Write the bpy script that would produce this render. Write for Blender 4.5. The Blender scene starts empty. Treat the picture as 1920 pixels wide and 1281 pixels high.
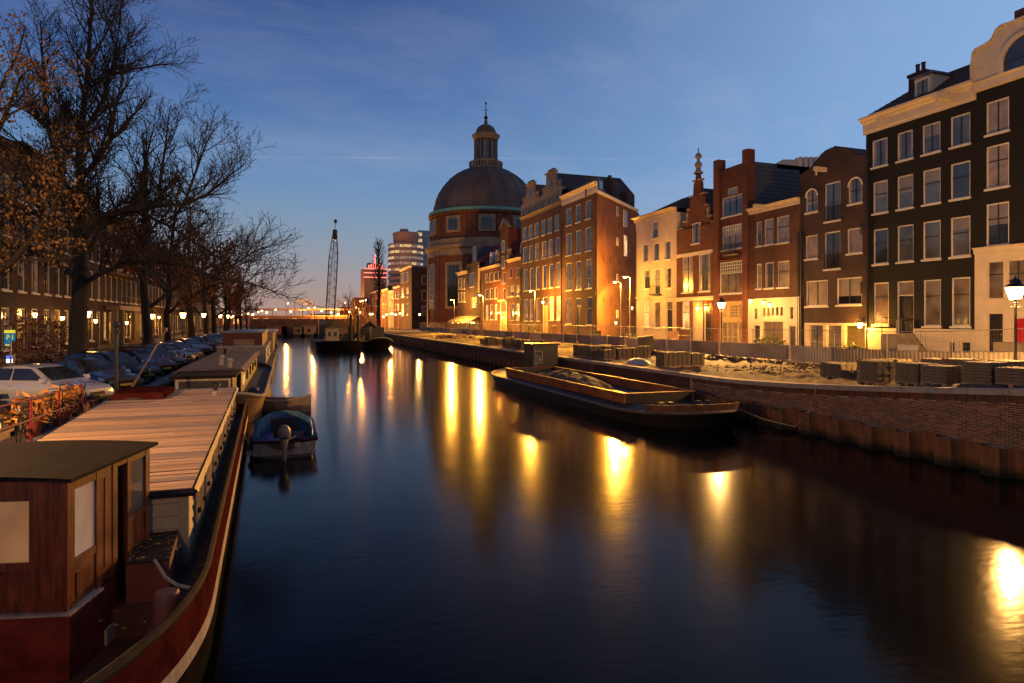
import bpy, bmesh, math, random
import numpy as np
from mathutils import Vector, Matrix

R = math.radians
random.seed(7)
sc = bpy.context.scene
COL = sc.collection

# ------------------------------------------------------------------ camera
# world frame: X across the canal (right bank positive), Y along the canal, Z up, water at z = 0
CAMH, FPX, YAW = 4.3, 1200.0, R(19.44)
CY, SY = math.cos(YAW), math.sin(YAW)
cam_d = bpy.data.cameras.new('camera')
cam = bpy.data.objects.new('camera', cam_d)
COL.objects.link(cam)
cam.location = (0, 0, CAMH)
cam.rotation_euler = (R(90), 0, -YAW)
cam_d.sensor_width = 36
cam_d.lens = FPX / 1920 * 36
cam_d.shift_y = -40.5 / 1920
cam_d.clip_start = 0.1
cam_d.clip_end = 6000
sc.camera = cam

# ------------------------------------------------------------------ sky and exposure
SUN_AZ = YAW + R(48)          # the glow of the coming sun lies behind the right-hand houses
world = bpy.data.worlds.new('World')
sc.world = world
world.use_nodes = True
wn, wl = world.node_tree.nodes, world.node_tree.links
wn.clear()
w_out = wn.new('ShaderNodeOutputWorld')
w_bg = wn.new('ShaderNodeBackground')
w_sky = wn.new('ShaderNodeTexSky')
w_sky.sky_type = 'NISHITA'
w_sky.sun_disc = False
w_sky.sun_elevation = R(-3.2)
w_sky.sun_rotation = SUN_AZ
w_sky.altitude = 0
w_sky.air_density = 1.0
w_sky.dust_density = 0.6
w_sky.ozone_density = 2.2
SKY_STRENGTH = 0.15

def wmath(op, a, b=None):
    n = wn.new('ShaderNodeMath'); n.operation = op
    for i, v in enumerate((a, b)):
        if v is None: continue
        if isinstance(v, (int, float)): n.inputs[i].default_value = v
        else: wl.new(v, n.inputs[i])
    return n.outputs[0]

w_tc = wn.new('ShaderNodeTexCoord')
w_sep = wn.new('ShaderNodeSeparateXYZ')
wl.new(w_tc.outputs['Generated'], w_sep.inputs[0])
# dusk sky: a deep blue dome, paler towards the horizon, a warm pink belt low down
w_ramp = wn.new('ShaderNodeValToRGB')
wl.new(w_sep.outputs['Z'], w_ramp.inputs[0])
e = w_ramp.color_ramp.elements
e[0].position = 0.0;  e[0].color = (0.50, 0.30, 0.24, 1)
e[1].position = 1.0;  e[1].color = (0.006, 0.015, 0.065, 1)
for p, c in ((0.045, (0.42, 0.32, 0.29)), (0.085, (0.33, 0.34, 0.385)), (0.14, (0.235, 0.335, 0.46)), (0.2, (0.155, 0.29, 0.51)), (0.26, (0.108, 0.225, 0.46)),
             (0.344, (0.060, 0.140, 0.37)), (0.435, (0.032, 0.083, 0.265)), (0.6, (0.013, 0.034, 0.13))):
    x = e.new(p); x.color = (*c, 1)
# brighter towards the side where the sun will rise
w_dot = wn.new('ShaderNodeVectorMath'); w_dot.operation = 'DOT_PRODUCT'
wl.new(w_tc.outputs['Generated'], w_dot.inputs[0])
w_dot.inputs[1].default_value = (math.sin(SUN_AZ) * 0.94, math.cos(SUN_AZ) * 0.94, 0.34)
gadd = wmath('ADD', wmath('MULTIPLY', w_dot.outputs['Value'], 0.5), 0.5)
gp = wmath('POWER', gadd, 10.0)
w_mixg = wn.new('ShaderNodeMix'); w_mixg.data_type = 'RGBA'; w_mixg.blend_type = 'MIX'
wl.new(wmath('MULTIPLY', gp, 0.9), w_mixg.inputs[0])
wl.new(w_ramp.outputs[0], w_mixg.inputs[6])
w_mixg.inputs[7].default_value = (0.30, 0.50, 0.82, 1)
# faint high cirrus
w_map = wn.new('ShaderNodeMapping')
wl.new(w_tc.outputs['Generated'], w_map.inputs[0])
w_map.inputs['Rotation'].default_value = (R(20), R(-24), R(20))
w_map.inputs['Scale'].default_value = (1.1, 5.0, 5.5)
w_noise = wn.new('ShaderNodeTexNoise')
w_noise.inputs['Scale'].default_value = 1.7
w_noise.inputs['Detail'].default_value = 6
w_noise.inputs['Roughness'].default_value = 0.62
wl.new(w_map.outputs[0], w_noise.inputs['Vector'])
w_cr = wn.new('ShaderNodeValToRGB')
w_cr.color_ramp.elements[0].position = 0.5; w_cr.color_ramp.elements[0].color = (0, 0, 0, 1)
w_cr.color_ramp.elements[1].position = 0.78; w_cr.color_ramp.elements[1].color = (1, 1, 1, 1)
wl.new(w_noise.outputs['Fac'], w_cr.inputs[0])
# a long thin contrail: a narrow belt near a great circle
az0 = YAW
cam_r = Vector((math.cos(az0), -math.sin(az0), 0)); cam_f = Vector((math.sin(az0), math.cos(az0), 0))
def skydir(px, py):
    return ((px - 960) / FPX * cam_r + cam_f + Vector((0, 0, (600 - py) / FPX))).normalized()
cn = skydir(520, 295).cross(skydir(1340, 299)).normalized()
w_d2 = wn.new('ShaderNodeVectorMath'); w_d2.operation = 'DOT_PRODUCT'
wl.new(w_tc.outputs['Generated'], w_d2.inputs[0]); w_d2.inputs[1].default_value = cn
w_n2 = wn.new('ShaderNodeTexNoise'); w_n2.inputs['Scale'].default_value = 16; w_n2.inputs['Detail'].default_value = 3
wl.new(w_tc.outputs['Generated'], w_n2.inputs['Vector'])
band = wmath('SUBTRACT', 1.0, wmath('DIVIDE', wmath('ABSOLUTE', w_d2.outputs['Value']), 0.0022))
band = wmath('MULTIPLY', wmath('MAXIMUM', band, 0.0), wmath('MAXIMUM', wmath('MULTIPLY', wmath('SUBTRACT', w_n2.outputs['Fac'], 0.36), 1.6), 0.0))
cl = wmath('ADD', wmath('MULTIPLY', w_cr.outputs[0], 0.15), wmath('MULTIPLY', band, 0.35))
w_mixc = wn.new('ShaderNodeMix'); w_mixc.data_type = 'RGBA'
wl.new(cl, w_mixc.inputs[0]); wl.new(w_mixg.outputs[2], w_mixc.inputs[6])
w_mixc.inputs[7].default_value = (0.62, 0.62, 0.74, 1)
# the physical sky below the horizon of the sun adds its own gradient
w_add = wn.new('ShaderNodeMix'); w_add.data_type = 'RGBA'; w_add.blend_type = 'ADD'
w_add.inputs[0].default_value = 1.0
w_sk = wn.new('ShaderNodeMix'); w_sk.data_type = 'RGBA'; w_sk.blend_type = 'MULTIPLY'; w_sk.inputs[0].default_value = 1
wl.new(w_sky.outputs[0], w_sk.inputs[6]); w_sk.inputs[7].default_value = (SKY_STRENGTH,) * 3 + (1,)
wl.new(w_mixc.outputs[2], w_add.inputs[6]); wl.new(w_sk.outputs[2], w_add.inputs[7])
wl.new(w_add.outputs[2], w_bg.inputs[0])
w_bg.inputs[1].default_value = 0.92
wl.new(w_bg.outputs[0], w_out.inputs[0])

# added warm fill standing in for dusk light and town glow, from behind left
fill_sun_d = bpy.data.lights.new('sun', 'SUN'); fill_sun_d.energy = 0.10; fill_sun_d.color = (1.0, 0.62, 0.34); fill_sun_d.angle = R(40)
sun = bpy.data.objects.new('sun', fill_sun_d); COL.objects.link(sun)
sun.rotation_euler = Vector((-0.62, -0.72, 0.42)).to_track_quat('Z', 'Y').to_euler()

sc.view_settings.view_transform = 'Standard'
sc.view_settings.look = 'None'
sc.view_settings.exposure = 0.0
sc.view_settings.gamma = 1.0
sc.view_settings.use_curve_mapping = False
sc.cycles.use_denoising = True
sc.cycles.max_bounces = 5
sc.cycles.diffuse_bounces = 2
sc.cycles.glossy_bounces = 3
sc.cycles.transmission_bounces = 3
sc.cycles.transparent_max_bounces = 6
sc.cycles.sample_clamp_indirect = 4.0
sc.cycles.use_light_tree = True
sc.cycles.caustics_reflective = False
sc.cycles.caustics_refractive = False

# ------------------------------------------------------------------ pixel rays (photo pixels -> places in the world)
def _a(px): return (px - 960) / FPX
def cam2w(X, Y): return (CY * X + SY * Y, -SY * X + CY * Y)
def on_t(px, py, t):
    a = _a(px); Y = t / (CY * a + SY)
    return (Y * (CY - SY * a), CAMH + (600 - py) / FPX * Y)          # (y, z) on the vertical plane x = t
def on_z(px, py, z):
    Y = (CAMH - z) * FPX / (py - 600); x, y = cam2w(_a(px) * Y, Y)
    return Vector((x, y, z))
def on_y(px, py, Yd):
    x, y = cam2w(_a(px) * Yd, Yd)
    return Vector((x, y, CAMH + (600 - py) / FPX * Yd))               # at camera depth Yd

# ------------------------------------------------------------------ materials
MATS = {}
def nn(nt, t, **kw):
    n = nt.nodes.new(t)
    for k, v in kw.items(): setattr(n, k, v)
    return n
def mat(name, col, rough=0.7, metal=0.0, var=0.25, vscale=3.0, bump=0.0, bscale=20.0, spec=0.5, coat=0.0, stretch=None, col2=None, detail=5):
    if name in MATS: return MATS[name]
    m = bpy.data.materials.new(name); m.use_nodes = True
    nt = m.node_tree; b = nt.nodes['Principled BSDF']
    tc = nn(nt, 'ShaderNodeTexCoord'); mp = nn(nt, 'ShaderNodeMapping')
    nt.links.new(tc.outputs['Object'], mp.inputs[0])
    if stretch: mp.inputs['Scale'].default_value = stretch
    nz = nn(nt, 'ShaderNodeTexNoise'); nz.inputs['Scale'].default_value = vscale; nz.inputs['Detail'].default_value = detail
    nz.inputs['Roughness'].default_value = 0.65
    nt.links.new(mp.outputs[0], nz.inputs['Vector'])
    rp = nn(nt, 'ShaderNodeValToRGB')
    c2 = col2 or tuple(min(1, c * (1 + var)) for c in col)
    c1 = col if col2 else tuple(c * (1 - var) for c in col)
    rp.color_ramp.elements[0].position = 0.3; rp.color_ramp.elements[0].color = (*c1, 1)
    rp.color_ramp.elements[1].position = 0.7; rp.color_ramp.elements[1].color = (*c2, 1)
    nt.links.new(nz.outputs['Fac'], rp.inputs[0]); nt.links.new(rp.outputs[0], b.inputs['Base Color'])
    b.inputs['Roughness'].default_value = rough; b.inputs['Metallic'].default_value = metal
    b.inputs['Specular IOR Level'].default_value = spec; b.inputs['Coat Weight'].default_value = coat
    if bump:
        n2 = nn(nt, 'ShaderNodeTexNoise'); n2.inputs['Scale'].default_value = bscale; n2.inputs['Detail'].default_value = 6
        nt.links.new(mp.outputs[0], n2.inputs['Vector'])
        bp = nn(nt, 'ShaderNodeBump'); bp.inputs['Strength'].default_value = bump; bp.inputs['Distance'].default_value = 0.05
        nt.links.new(n2.outputs['Fac'], bp.inputs['Height']); nt.links.new(bp.outputs[0], b.inputs['Normal'])
    MATS[name] = m
    return m
def brickmat(name, c1, c2, mortar, bw=0.21, bh=0.065, dirt=0.35):
    m = bpy.data.materials.new(name); m.use_nodes = True
    nt = m.node_tree; b = nt.nodes['Principled BSDF']
    tc = nn(nt, 'ShaderNodeTexCoord'); sp = nn(nt, 'ShaderNodeSeparateXYZ'); cb = nn(nt, 'ShaderNodeCombineXYZ')
    nt.links.new(tc.outputs['Object'], sp.inputs[0])
    ad = nn(nt, 'ShaderNodeMath', operation='ADD')
    nt.links.new(sp.outputs['X'], ad.inputs[0]); nt.links.new(sp.outputs['Y'], ad.inputs[1])
    nt.links.new(ad.outputs[0], cb.inputs[0]); nt.links.new(sp.outputs['Z'], cb.inputs[1])
    br = nn(nt, 'ShaderNodeTexBrick'); nt.links.new(cb.outputs[0], br.inputs['Vector'])
    br.inputs['Scale'].default_value = 1.0
    br.inputs['Brick Width'].default_value = bw; br.inputs['Row Height'].default_value = bh
    br.inputs['Mortar Size'].default_value = 0.006; br.inputs['Mortar Smooth'].default_value = 0.2
    br.inputs['Color1'].default_value = (*c1, 1); br.inputs['Color2'].default_value = (*c2, 1); br.inputs['Mortar'].default_value = (*mortar, 1)
    nz = nn(nt, 'ShaderNodeTexNoise'); nz.inputs['Scale'].default_value = 0.55; nz.inputs['Detail'].default_value = 9; nz.inputs['Roughness'].default_value = 0.7
    nt.links.new(tc.outputs['Object'], nz.inputs['Vector'])
    rp = nn(nt, 'ShaderNodeValToRGB')
    rp.color_ramp.elements[0].position = 0.32; rp.color_ramp.elements[0].color = (1 - min(.75, dirt*1.6),) * 3 + (1,)
    rp.color_ramp.elements[1].position = 0.68; rp.color_ramp.elements[1].color = (1.0, 1.0, 1.0, 1)
    nt.links.new(nz.outputs['Fac'], rp.inputs[0])
    mx = nn(nt, 'ShaderNodeMix', data_type='RGBA', blend_type='MULTIPLY'); mx.inputs[0].default_value = 1
    nt.links.new(br.outputs['Color'], mx.inputs[6]); nt.links.new(rp.outputs[0], mx.inputs[7])
    nt.links.new(mx.outputs[2], b.inputs['Base Color'])
    b.inputs['Roughness'].default_value = 0.82; b.inputs['Specular IOR Level'].default_value = 0.3
    bp = nn(nt, 'ShaderNodeBump'); bp.inputs['Strength'].default_value = 0.5; bp.inputs['Distance'].default_value = 0.02; bp.invert = True
    nt.links.new(br.outputs['Fac'], bp.inputs['Height']); nt.links.new(bp.outputs[0], b.inputs['Normal'])
    MATS[name] = m
    return m
def emit(name, col, strength, var=0.0, vscale=2.0):
    if name in MATS: return MATS[name]
    m = bpy.data.materials.new(name); m.use_nodes = True
    nt = m.node_tree; nt.nodes.clear()
    o = nn(nt, 'ShaderNodeOutputMaterial'); em = nn(nt, 'ShaderNodeEmission'); em.inputs[0].default_value = (*col, 1); em.inputs[1].default_value = strength
    if var:
        tc = nn(nt, 'ShaderNodeTexCoord'); nz = nn(nt, 'ShaderNodeTexNoise'); nz.inputs['Scale'].default_value = vscale; nz.inputs['Detail'].default_value = 3
        nt.links.new(tc.outputs['Object'], nz.inputs['Vector'])
        mr = nn(nt, 'ShaderNodeMapRange'); mr.inputs[1].default_value = 0.3; mr.inputs[2].default_value = 0.7
        mr.inputs[3].default_value = strength * (1 - var); mr.inputs[4].default_value = strength * (1 + var)
        nt.links.new(nz.outputs['Fac'], mr.inputs[0]); nt.links.new(mr.outputs[0], em.inputs[1])
    nt.links.new(em.outputs[0], o.inputs[0])
    MATS[name] = m
    return m
def glass(name, col, rough=0.06, var=0.5, vscale=0.5, emission=None, es=0.0):
    """window pane: dark room or curtain seen behind a glossy sheet"""
    m = mat(name, col, rough, 0.0, var, vscale, spec=0.8, detail=2)
    b = m.node_tree.nodes['Principled BSDF']
    nt = m.node_tree
    tc = nn(nt, 'ShaderNodeTexCoord')
    nz = nn(nt, 'ShaderNodeTexNoise'); nz.inputs['Scale'].default_value = 1.3; nz.inputs['Detail'].default_value = 1
    nt.links.new(tc.outputs['Object'], nz.inputs['Vector'])
    bp = nn(nt, 'ShaderNodeBump'); bp.inputs['Strength'].default_value = 0.06; bp.inputs['Distance'].default_value = 0.1
    nt.links.new(nz.outputs['Fac'], bp.inputs['Height']); nt.links.new(bp.outputs[0], b.inputs['Normal'])
    if emission:
        rp = nt.nodes['Color Ramp'] if 'Color Ramp' in nt.nodes else None
        b.inputs['Emission Color'].default_value = (*emission, 1)
        n3 = nn(nt, 'ShaderNodeTexNoise'); n3.inputs['Scale'].default_value = 1.1; n3.inputs['Detail'].default_value = 4
        nt.links.new(tc.outputs['Object'], n3.inputs['Vector'])
        mr = nn(nt, 'ShaderNodeMapRange'); mr.inputs[1].default_value = 0.35; mr.inputs[2].default_value = 0.7
        mr.inputs[3].default_value = es * 0.25; mr.inputs[4].default_value = es * 1.6
        nt.links.new(n3.outputs['Fac'], mr.inputs[0]); nt.links.new(mr.outputs[0], b.inputs['Emission Strength'])
    return m

# ------------------------------------------------------------------ mesh builder
class MB:
    def __init__(s): s.v = []; s.f = []
    def add(s, vs, fs):
        n = len(s.v); s.v += [tuple(p) for p in vs]; s.f += [tuple(n + i for i in f) for f in fs]; return s
    def box(s, x0, x1, y0, y1, z0, z1):
        if x0 > x1: x0, x1 = x1, x0
        if y0 > y1: y0, y1 = y1, y0
        if z0 > z1: z0, z1 = z1, z0
        return s.add([(x0,y0,z0),(x1,y0,z0),(x1,y1,z0),(x0,y1,z0),(x0,y0,z1),(x1,y0,z1),(x1,y1,z1),(x0,y1,z1)],
              [(0,3,2,1),(4,5,6,7),(0,1,5,4),(1,2,6,5),(2,3,7,6),(3,0,4,7)])
    def hexa(s, b, t):      # bottom quad, top quad (both counter-clockwise from above)
        return s.add(list(b) + list(t), [(0,3,2,1),(4,5,6,7),(0,1,5,4),(1,2,6,5),(2,3,7,6),(3,0,4,7)])
    def quad(s, *p): return s.add(p, [tuple(range(len(p)))])
    def prism(s, poly, ax, a0, a1):
        """polygon given in the two other axes, pushed along axis ax from a0 to a1"""
        def P(u, w, a): return {'x': (a, u, w), 'y': (u, a, w), 'z': (u, w, a)}[ax]
        n = len(poly); vs = [P(u, w, a0) for u, w in poly] + [P(u, w, a1) for u, w in poly]
        return s.add(vs, [tuple(range(n)), tuple(range(2*n-1, n-1, -1))] + [(i, i+n, (i+1) % n + n, (i+1) % n) for i in range(n)])
    def tube(s, pts, r, n=6, cap=True):
        pts = [Vector(p) for p in pts]; m = len(pts)
        rs = r if hasattr(r, '__len__') else [r] * m
        vs = []
        for i, p in enumerate(pts):
            d = (pts[min(i+1, m-1)] - pts[max(i-1, 0)])
            d = d.normalized() if d.length > 1e-9 else Vector((0,0,1))
            u = d.cross(Vector((0,0,1)) if abs(d.z) < 0.95 else Vector((1,0,0))).normalized(); w = d.cross(u)
            for k in range(n):
                a = 2*math.pi*k/n
                vs.append(p + (u*math.cos(a) + w*math.sin(a)) * rs[i])
        fs = [(i*n+k, i*n+(k+1) % n, (i+1)*n+(k+1) % n, (i+1)*n+k) for i in range(m-1) for k in range(n)]
        if cap: fs += [tuple(range(n-1, -1, -1)), tuple(range((m-1)*n, m*n))]
        return s.add(vs, fs)
    def lathe(s, prof, c=(0, 0), n=24, a0=0.0, a1=2*math.pi, close=True):
        full = abs(a1 - a0 - 2*math.pi) < 1e-6; k = n if full else n + 1
        vs = [(c[0] + r*math.cos(a0 + (a1-a0)*j/n), c[1] + r*math.sin(a0 + (a1-a0)*j/n), z) for r, z in prof for j in range(k)]
        fs = [(i*k+j, i*k+(j+1) % k, (i+1)*k+(j+1) % k, (i+1)*k+j) for i in range(len(prof)-1) for j in range(n)]
        return s.add(vs, fs)
    def ball(s, c, r, n=10, m=6, sz=1.0):
        return s.lathe([(max(1e-4, r*math.sin(math.pi*i/m)), c[2] - r*sz*math.cos(math.pi*i/m)) for i in range(m+1)], (c[0], c[1]), n)
    def torus(s, c, R_, r, axis='x', n=20, m=6):
        vs = []
        for i in range(n):
            a = 2*math.pi*i/n
            for j in range(m):
                b = 2*math.pi*j/m; q = R_ + r*math.cos(b); h = r*math.sin(b); u, w = q*math.cos(a), q*math.sin(a)
                vs.append({'x': (c[0]+h, c[1]+u, c[2]+w), 'y': (c[0]+u, c[1]+h, c[2]+w), 'z': (c[0]+u, c[1]+w, c[2]+h)}[axis])
        return s.add(vs, [(i*m+j, ((i+1) % n)*m+j, ((i+1) % n)*m+(j+1) % m, i*m+(j+1) % m) for i in range(n) for j in range(m)])
    def mesh(s, name, m=None, smooth=False):
        me = bpy.data.meshes.new(name); me.from_pydata(s.v, [], s.f); me.update()
        if m is not None: me.materials.append(m)
        if smooth:
            me.polygons.foreach_set('use_smooth', [True] * len(me.polygons))
            try: me.set_sharp_from_angle(angle=R(40))
            except Exception: pass
        return me
    def build(s, name, m, parent=None, smooth=False, kind=None, fix=True):
        me = s.mesh(name, m, smooth)
        if fix and len(me.polygons) < 60000:
            bm = bmesh.new(); bm.from_mesh(me); bmesh.ops.recalc_face_normals(bm, faces=bm.faces); bm.to_mesh(me); bm.free()
        o = bpy.data.objects.new(name, me); COL.objects.link(o)
        if parent is not None: adopt(o, parent)
        if kind: o['kind'] = kind
        return o

def adopt(o, parent):
    o.parent = parent
    loc = Vector((0, 0, 0)); p = parent; mw = Matrix.Identity(4)
    chain = []
    while p is not None: chain.append(p); p = p.parent
    for p in reversed(chain): mw = mw @ p.matrix_parent_inverse @ Matrix.LocRotScale(p.location, p.rotation_euler, p.scale)
    o.matrix_parent_inverse = mw.inverted()
def tag(o, label=None, cat=None, group=None, kind=None):
    for k, v in (('label', label), ('category', cat), ('group', group), ('kind', kind)):
        if v: o[k] = v
    return o
def thing(name, loc, label, cat, group=None):
    o = bpy.data.objects.new(name, None); COL.objects.link(o); o.location = loc; o.empty_display_size = 0.2
    return tag(o, label, cat, group)
def box(name, m, parent, *b, kind=None): return MB().box(*b).build(name, m, parent, kind=kind)
def kids(o): return [c for c in bpy.data.objects if c.parent is o]
def copy_tree(o, parent=None):
    c = o.copy(); COL.objects.link(c)
    if parent is not None: c.parent = parent
    for ch in list(o.children): copy_tree(ch, c)
    return c
def place(o, loc, rz=0, sc_=1.0, label=None):
    o.location = loc; o.rotation_euler = (0, 0, rz); o.scale = (sc_,) * 3
    if label: o['label'] = label
    return o
def lamp_light(name, loc, power, col, parent=None, radius=0.12, spot=None, aim=None):
    d = bpy.data.lights.new(name, 'SPOT' if spot else 'POINT'); d.energy = power; d.color = col; d.shadow_soft_size = radius
    if spot: d.spot_size = spot; d.spot_blend = 0.28
    o = bpy.data.objects.new(name, d); COL.objects.link(o); o.location = loc
    if parent is not None: adopt(o, parent)
    if aim: o.rotation_euler = (-Vector(aim)).to_track_quat('Z', 'Y').to_euler()
    return o
ORD = ('first', 'second', 'third', 'fourth', 'fifth', 'sixth', 'seventh', 'eighth', 'ninth', 'tenth', 'eleventh', 'twelfth', 'thirteenth', 'fourteenth', 'fifteenth', 'sixteenth', 'seventeenth', 'eighteenth', 'nineteenth', 'twentieth',
       'twenty-first', 'twenty-second', 'twenty-third', 'twenty-fourth', 'twenty-fifth', 'twenty-sixth', 'twenty-seventh', 'twenty-eighth', 'twenty-ninth', 'thirtieth')
def px_of(x, y): X, Y = CY*x - SY*y, SY*x + CY*y; return 960 + FPX*X/Y
SODIUM = (1.0, 0.42, 0.045)
WARM = (1.0, 0.48, 0.12)
# ================================================================== common materials
M_white = mat('white_paint', (0.62, 0.58, 0.50), 0.55, var=0.12, vscale=1.5)
M_cream = mat('cream_paint', (0.60, 0.50, 0.36), 0.6, var=0.12, vscale=1.5)
M_stone = mat('sandstone', (0.27, 0.21, 0.145), 0.85, var=0.25, vscale=1.2, bump=0.3, bscale=6)
M_black = mat('black_paint', (0.012, 0.012, 0.014), 0.4, var=0.3)
M_dmetal = mat('dark_metal', (0.03, 0.032, 0.035), 0.45, 0.6, var=0.3)
M_galv = mat('galvanised_steel', (0.32, 0.31, 0.29), 0.45, 0.7, var=0.25, vscale=5)
M_rust = mat('rusty_steel', (0.055, 0.028, 0.018), 0.8, 0.3, vscale=2.5, bump=0.6, bscale=14, col2=(0.17, 0.075, 0.034), stretch=(1, 1, 0.35))
M_tile = mat('roof_tile', (0.055, 0.030, 0.026), 0.75, var=0.35, vscale=4)
M_tile_red = mat('red_roof_tile', (0.20, 0.040, 0.028), 0.75, var=0.3, vscale=3)
M_slate = mat('slate', (0.055, 0.055, 0.06), 0.6, var=0.35, vscale=5)
M_zinc = mat('zinc', (0.10, 0.11, 0.13), 0.45, 0.5, var=0.2)
M_conc = mat('concrete', (0.33, 0.31, 0.28), 0.85, var=0.2, vscale=6, bump=0.2, bscale=40)
M_wood = mat('weathered_wood', (0.30, 0.20, 0.125), 0.75, var=0.35, vscale=2.0, bump=0.25, bscale=10, stretch=(1, 12, 12))
M_door = mat('dark_door', (0.022, 0.018, 0.016), 0.35, var=0.3)
G_dark = glass('pane_dark', (0.03, 0.034, 0.045))
G_sky = glass('pane_reflecting', (0.085, 0.09, 0.10))
G_curt = glass('pane_curtained', (0.26, 0.20, 0.145), rough=0.25, var=0.35, vscale=1.2)
G_dim = glass('pane_dimly_lit', (0.12, 0.08, 0.05), emission=(1.0, 0.55, 0.25), es=0.07)
G_lit = glass('pane_lit', (0.3, 0.2, 0.1), emission=(1.0, 0.56, 0.18), es=0.9)
E_sod = emit('sodium_lamp', (1.0, 0.58, 0.15), 90.0)
E_lant = emit('lantern_glass', (1.0, 0.52, 0.16), 16.0)
E_small = emit('small_bulb', (1.0, 0.68, 0.34), 40.0)

def wetline(m, z0=0.10, z1=0.34, col=(0.012, 0.014, 0.008)):
    """dark algae band along the waterline, ragged by noise"""
    nt = m.node_tree; b = nt.nodes['Principled BSDF']; src = b.inputs['Base Color'].links[0].from_socket
    ge = nn(nt, 'ShaderNodeNewGeometry'); sp = nn(nt, 'ShaderNodeSeparateXYZ'); nt.links.new(ge.outputs['Position'], sp.inputs[0])
    nz = nn(nt, 'ShaderNodeTexNoise'); nz.inputs['Scale'].default_value = 3.5; nz.inputs['Detail'].default_value = 4; nt.links.new(ge.outputs['Position'], nz.inputs['Vector'])
    ad = nn(nt, 'ShaderNodeMath', operation='MULTIPLY_ADD'); nt.links.new(nz.outputs['Fac'], ad.inputs[0]); ad.inputs[1].default_value = -0.35; nt.links.new(sp.outputs['Z'], ad.inputs[2])
    mr = nn(nt, 'ShaderNodeMapRange'); mr.inputs[1].default_value = z0 - .17; mr.inputs[2].default_value = z1 - .17; nt.links.new(ad.outputs[0], mr.inputs[0])
    mx = nn(nt, 'ShaderNodeMix', data_type='RGBA'); nt.links.new(mr.outputs[0], mx.inputs[0]); mx.inputs[6].default_value = (*col, 1); nt.links.new(src, mx.inputs[7]); nt.links.new(mx.outputs[2], b.inputs['Base Color'])
    return m
# ================================================================== water
wm = bpy.data.materials.new('canal_water'); wm.use_nodes = True
nt = wm.node_tree; b = nt.nodes['Principled BSDF']
b.inputs['Base Color'].default_value = (0.002, 0.003, 0.004, 1)
b.inputs['IOR'].default_value = 1.33; b.inputs['Specular IOR Level'].default_value = 0.15
b.inputs['Roughness'].default_value = 0.12
tc = nn(nt, 'ShaderNodeTexCoord')
n1 = nn(nt, 'ShaderNodeTexNoise'); n1.inputs['Scale'].default_value = 0.55; n1.inputs['Detail'].default_value = 2
n2 = nn(nt, 'ShaderNodeTexNoise'); n2.inputs['Scale'].default_value = 5.0; n2.inputs['Detail'].default_value = 3
mp2 = nn(nt, 'ShaderNodeMapping'); mp2.inputs['Rotation'].default_value = (0, 0, R(25)); mp2.inputs['Scale'].default_value = (0.55, 1.5, 1)
nt.links.new(tc.outputs['Object'], n1.inputs['Vector']); nt.links.new(tc.outputs['Object'], mp2.inputs[0]); nt.links.new(mp2.outputs[0], n2.inputs['Vector'])
b1 = nn(nt, 'ShaderNodeBump'); b1.inputs['Strength'].default_value = 0.008; b1.inputs['Distance'].default_value = 1.0
b2 = nn(nt, 'ShaderNodeBump'); b2.inputs['Strength'].default_value = 0.011; b2.inputs['Distance'].default_value = 0.5
nt.links.new(n1.outputs['Fac'], b1.inputs['Height']); nt.links.new(n2.outputs['Fac'], b2.inputs['Height'])
nt.links.new(b1.outputs[0], b2.inputs['Normal']); nt.links.new(b2.outputs[0], b.inputs['Normal'])
MB().quad((-5.9, -60, 0), (19.2, -60, 0), (19.2, 600, 0), (-5.9, 600, 0)).build('water', wm, kind='structure')

# ================================================================== ground
QR, QL, ZL = 18.77, -5.45, 1.3
def zr(y):                                   # the right bank climbs towards the bridge the viewer stands on
    k = min(1.0, max(0.0, (26.0 - y) / 15.0)); return 1.55 + 0.86 * k * k * (1.6 - 0.6 * k)
M_sand = mat('sand', (0.028, 0.020, 0.013), 0.95, vscale=1.6, bump=1.0, bscale=4, col2=(0.125, 0.083, 0.048), detail=8)
M_road = mat('brick_paving', (0.075, 0.058, 0.05), 0.85, var=0.35, vscale=4, bump=0.3, bscale=30)
M_pave = mat('pavement_slabs', (0.20, 0.185, 0.17), 0.85, var=0.25, vscale=2.5, bump=0.15, bscale=30)
M_earth = mat('town_ground', (0.06, 0.055, 0.05), 0.9, var=0.3, vscale=0.3)

def strip(name, m, x0, x1, ys, dz=0.0, nx=1, jit=0.0, zf=zr):
    mb = MB(); rnd = random.Random(5)
    vs = []
    for y in ys:
        for i in range(nx + 1):
            e = jit * (rnd.random() - 0.5) * 2 if 0 < i < nx else 0
            vs.append((x0 + (x1 - x0) * i / nx, y, zf(y) + dz + e))
    k = nx + 1
    mb.add(vs, [(j*k+i, j*k+i+1, (j+1)*k+i+1, (j+1)*k+i) for j in range(len(ys)-1) for i in range(nx)])
    return mb.build(name, m, smooth=True, kind='structure')
ysr = [-60, 5] + [6 + i for i in range(24)] + [34, 60, 100, 200, 700, 3000]
strip('ground_right', M_earth, 19.0, 1500, ysr, -0.01)
strip('ground_left', M_earth, -1500, QL - 0.15, [-60, 600, 3000], -0.01, zf=lambda y: ZL)
MB().quad((-5.7, 200, ZL - 0.02), (19.1, 200, ZL - 0.02), (19.1, 3000, ZL - 0.02), (-5.7, 3000, ZL - 0.02)).build('ground_beyond', M_earth, kind='structure')
sand_ys = [5 + 0.45 * i for i in range(280)]
strip('sand_bed', M_sand, 19.2, 30.7, sand_ys, 0.05, nx=34, jit=0.13)
strip('street_right', M_road, 30.7, 33.2, ysr, 0.012)
strip('pavement_right', M_pave, 33.2, 35.4, ysr, 0.06)
strip('street_left', M_road, -13.2, QL - 0.5, [-60, 160], 0.004, zf=lambda y: ZL)
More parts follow.
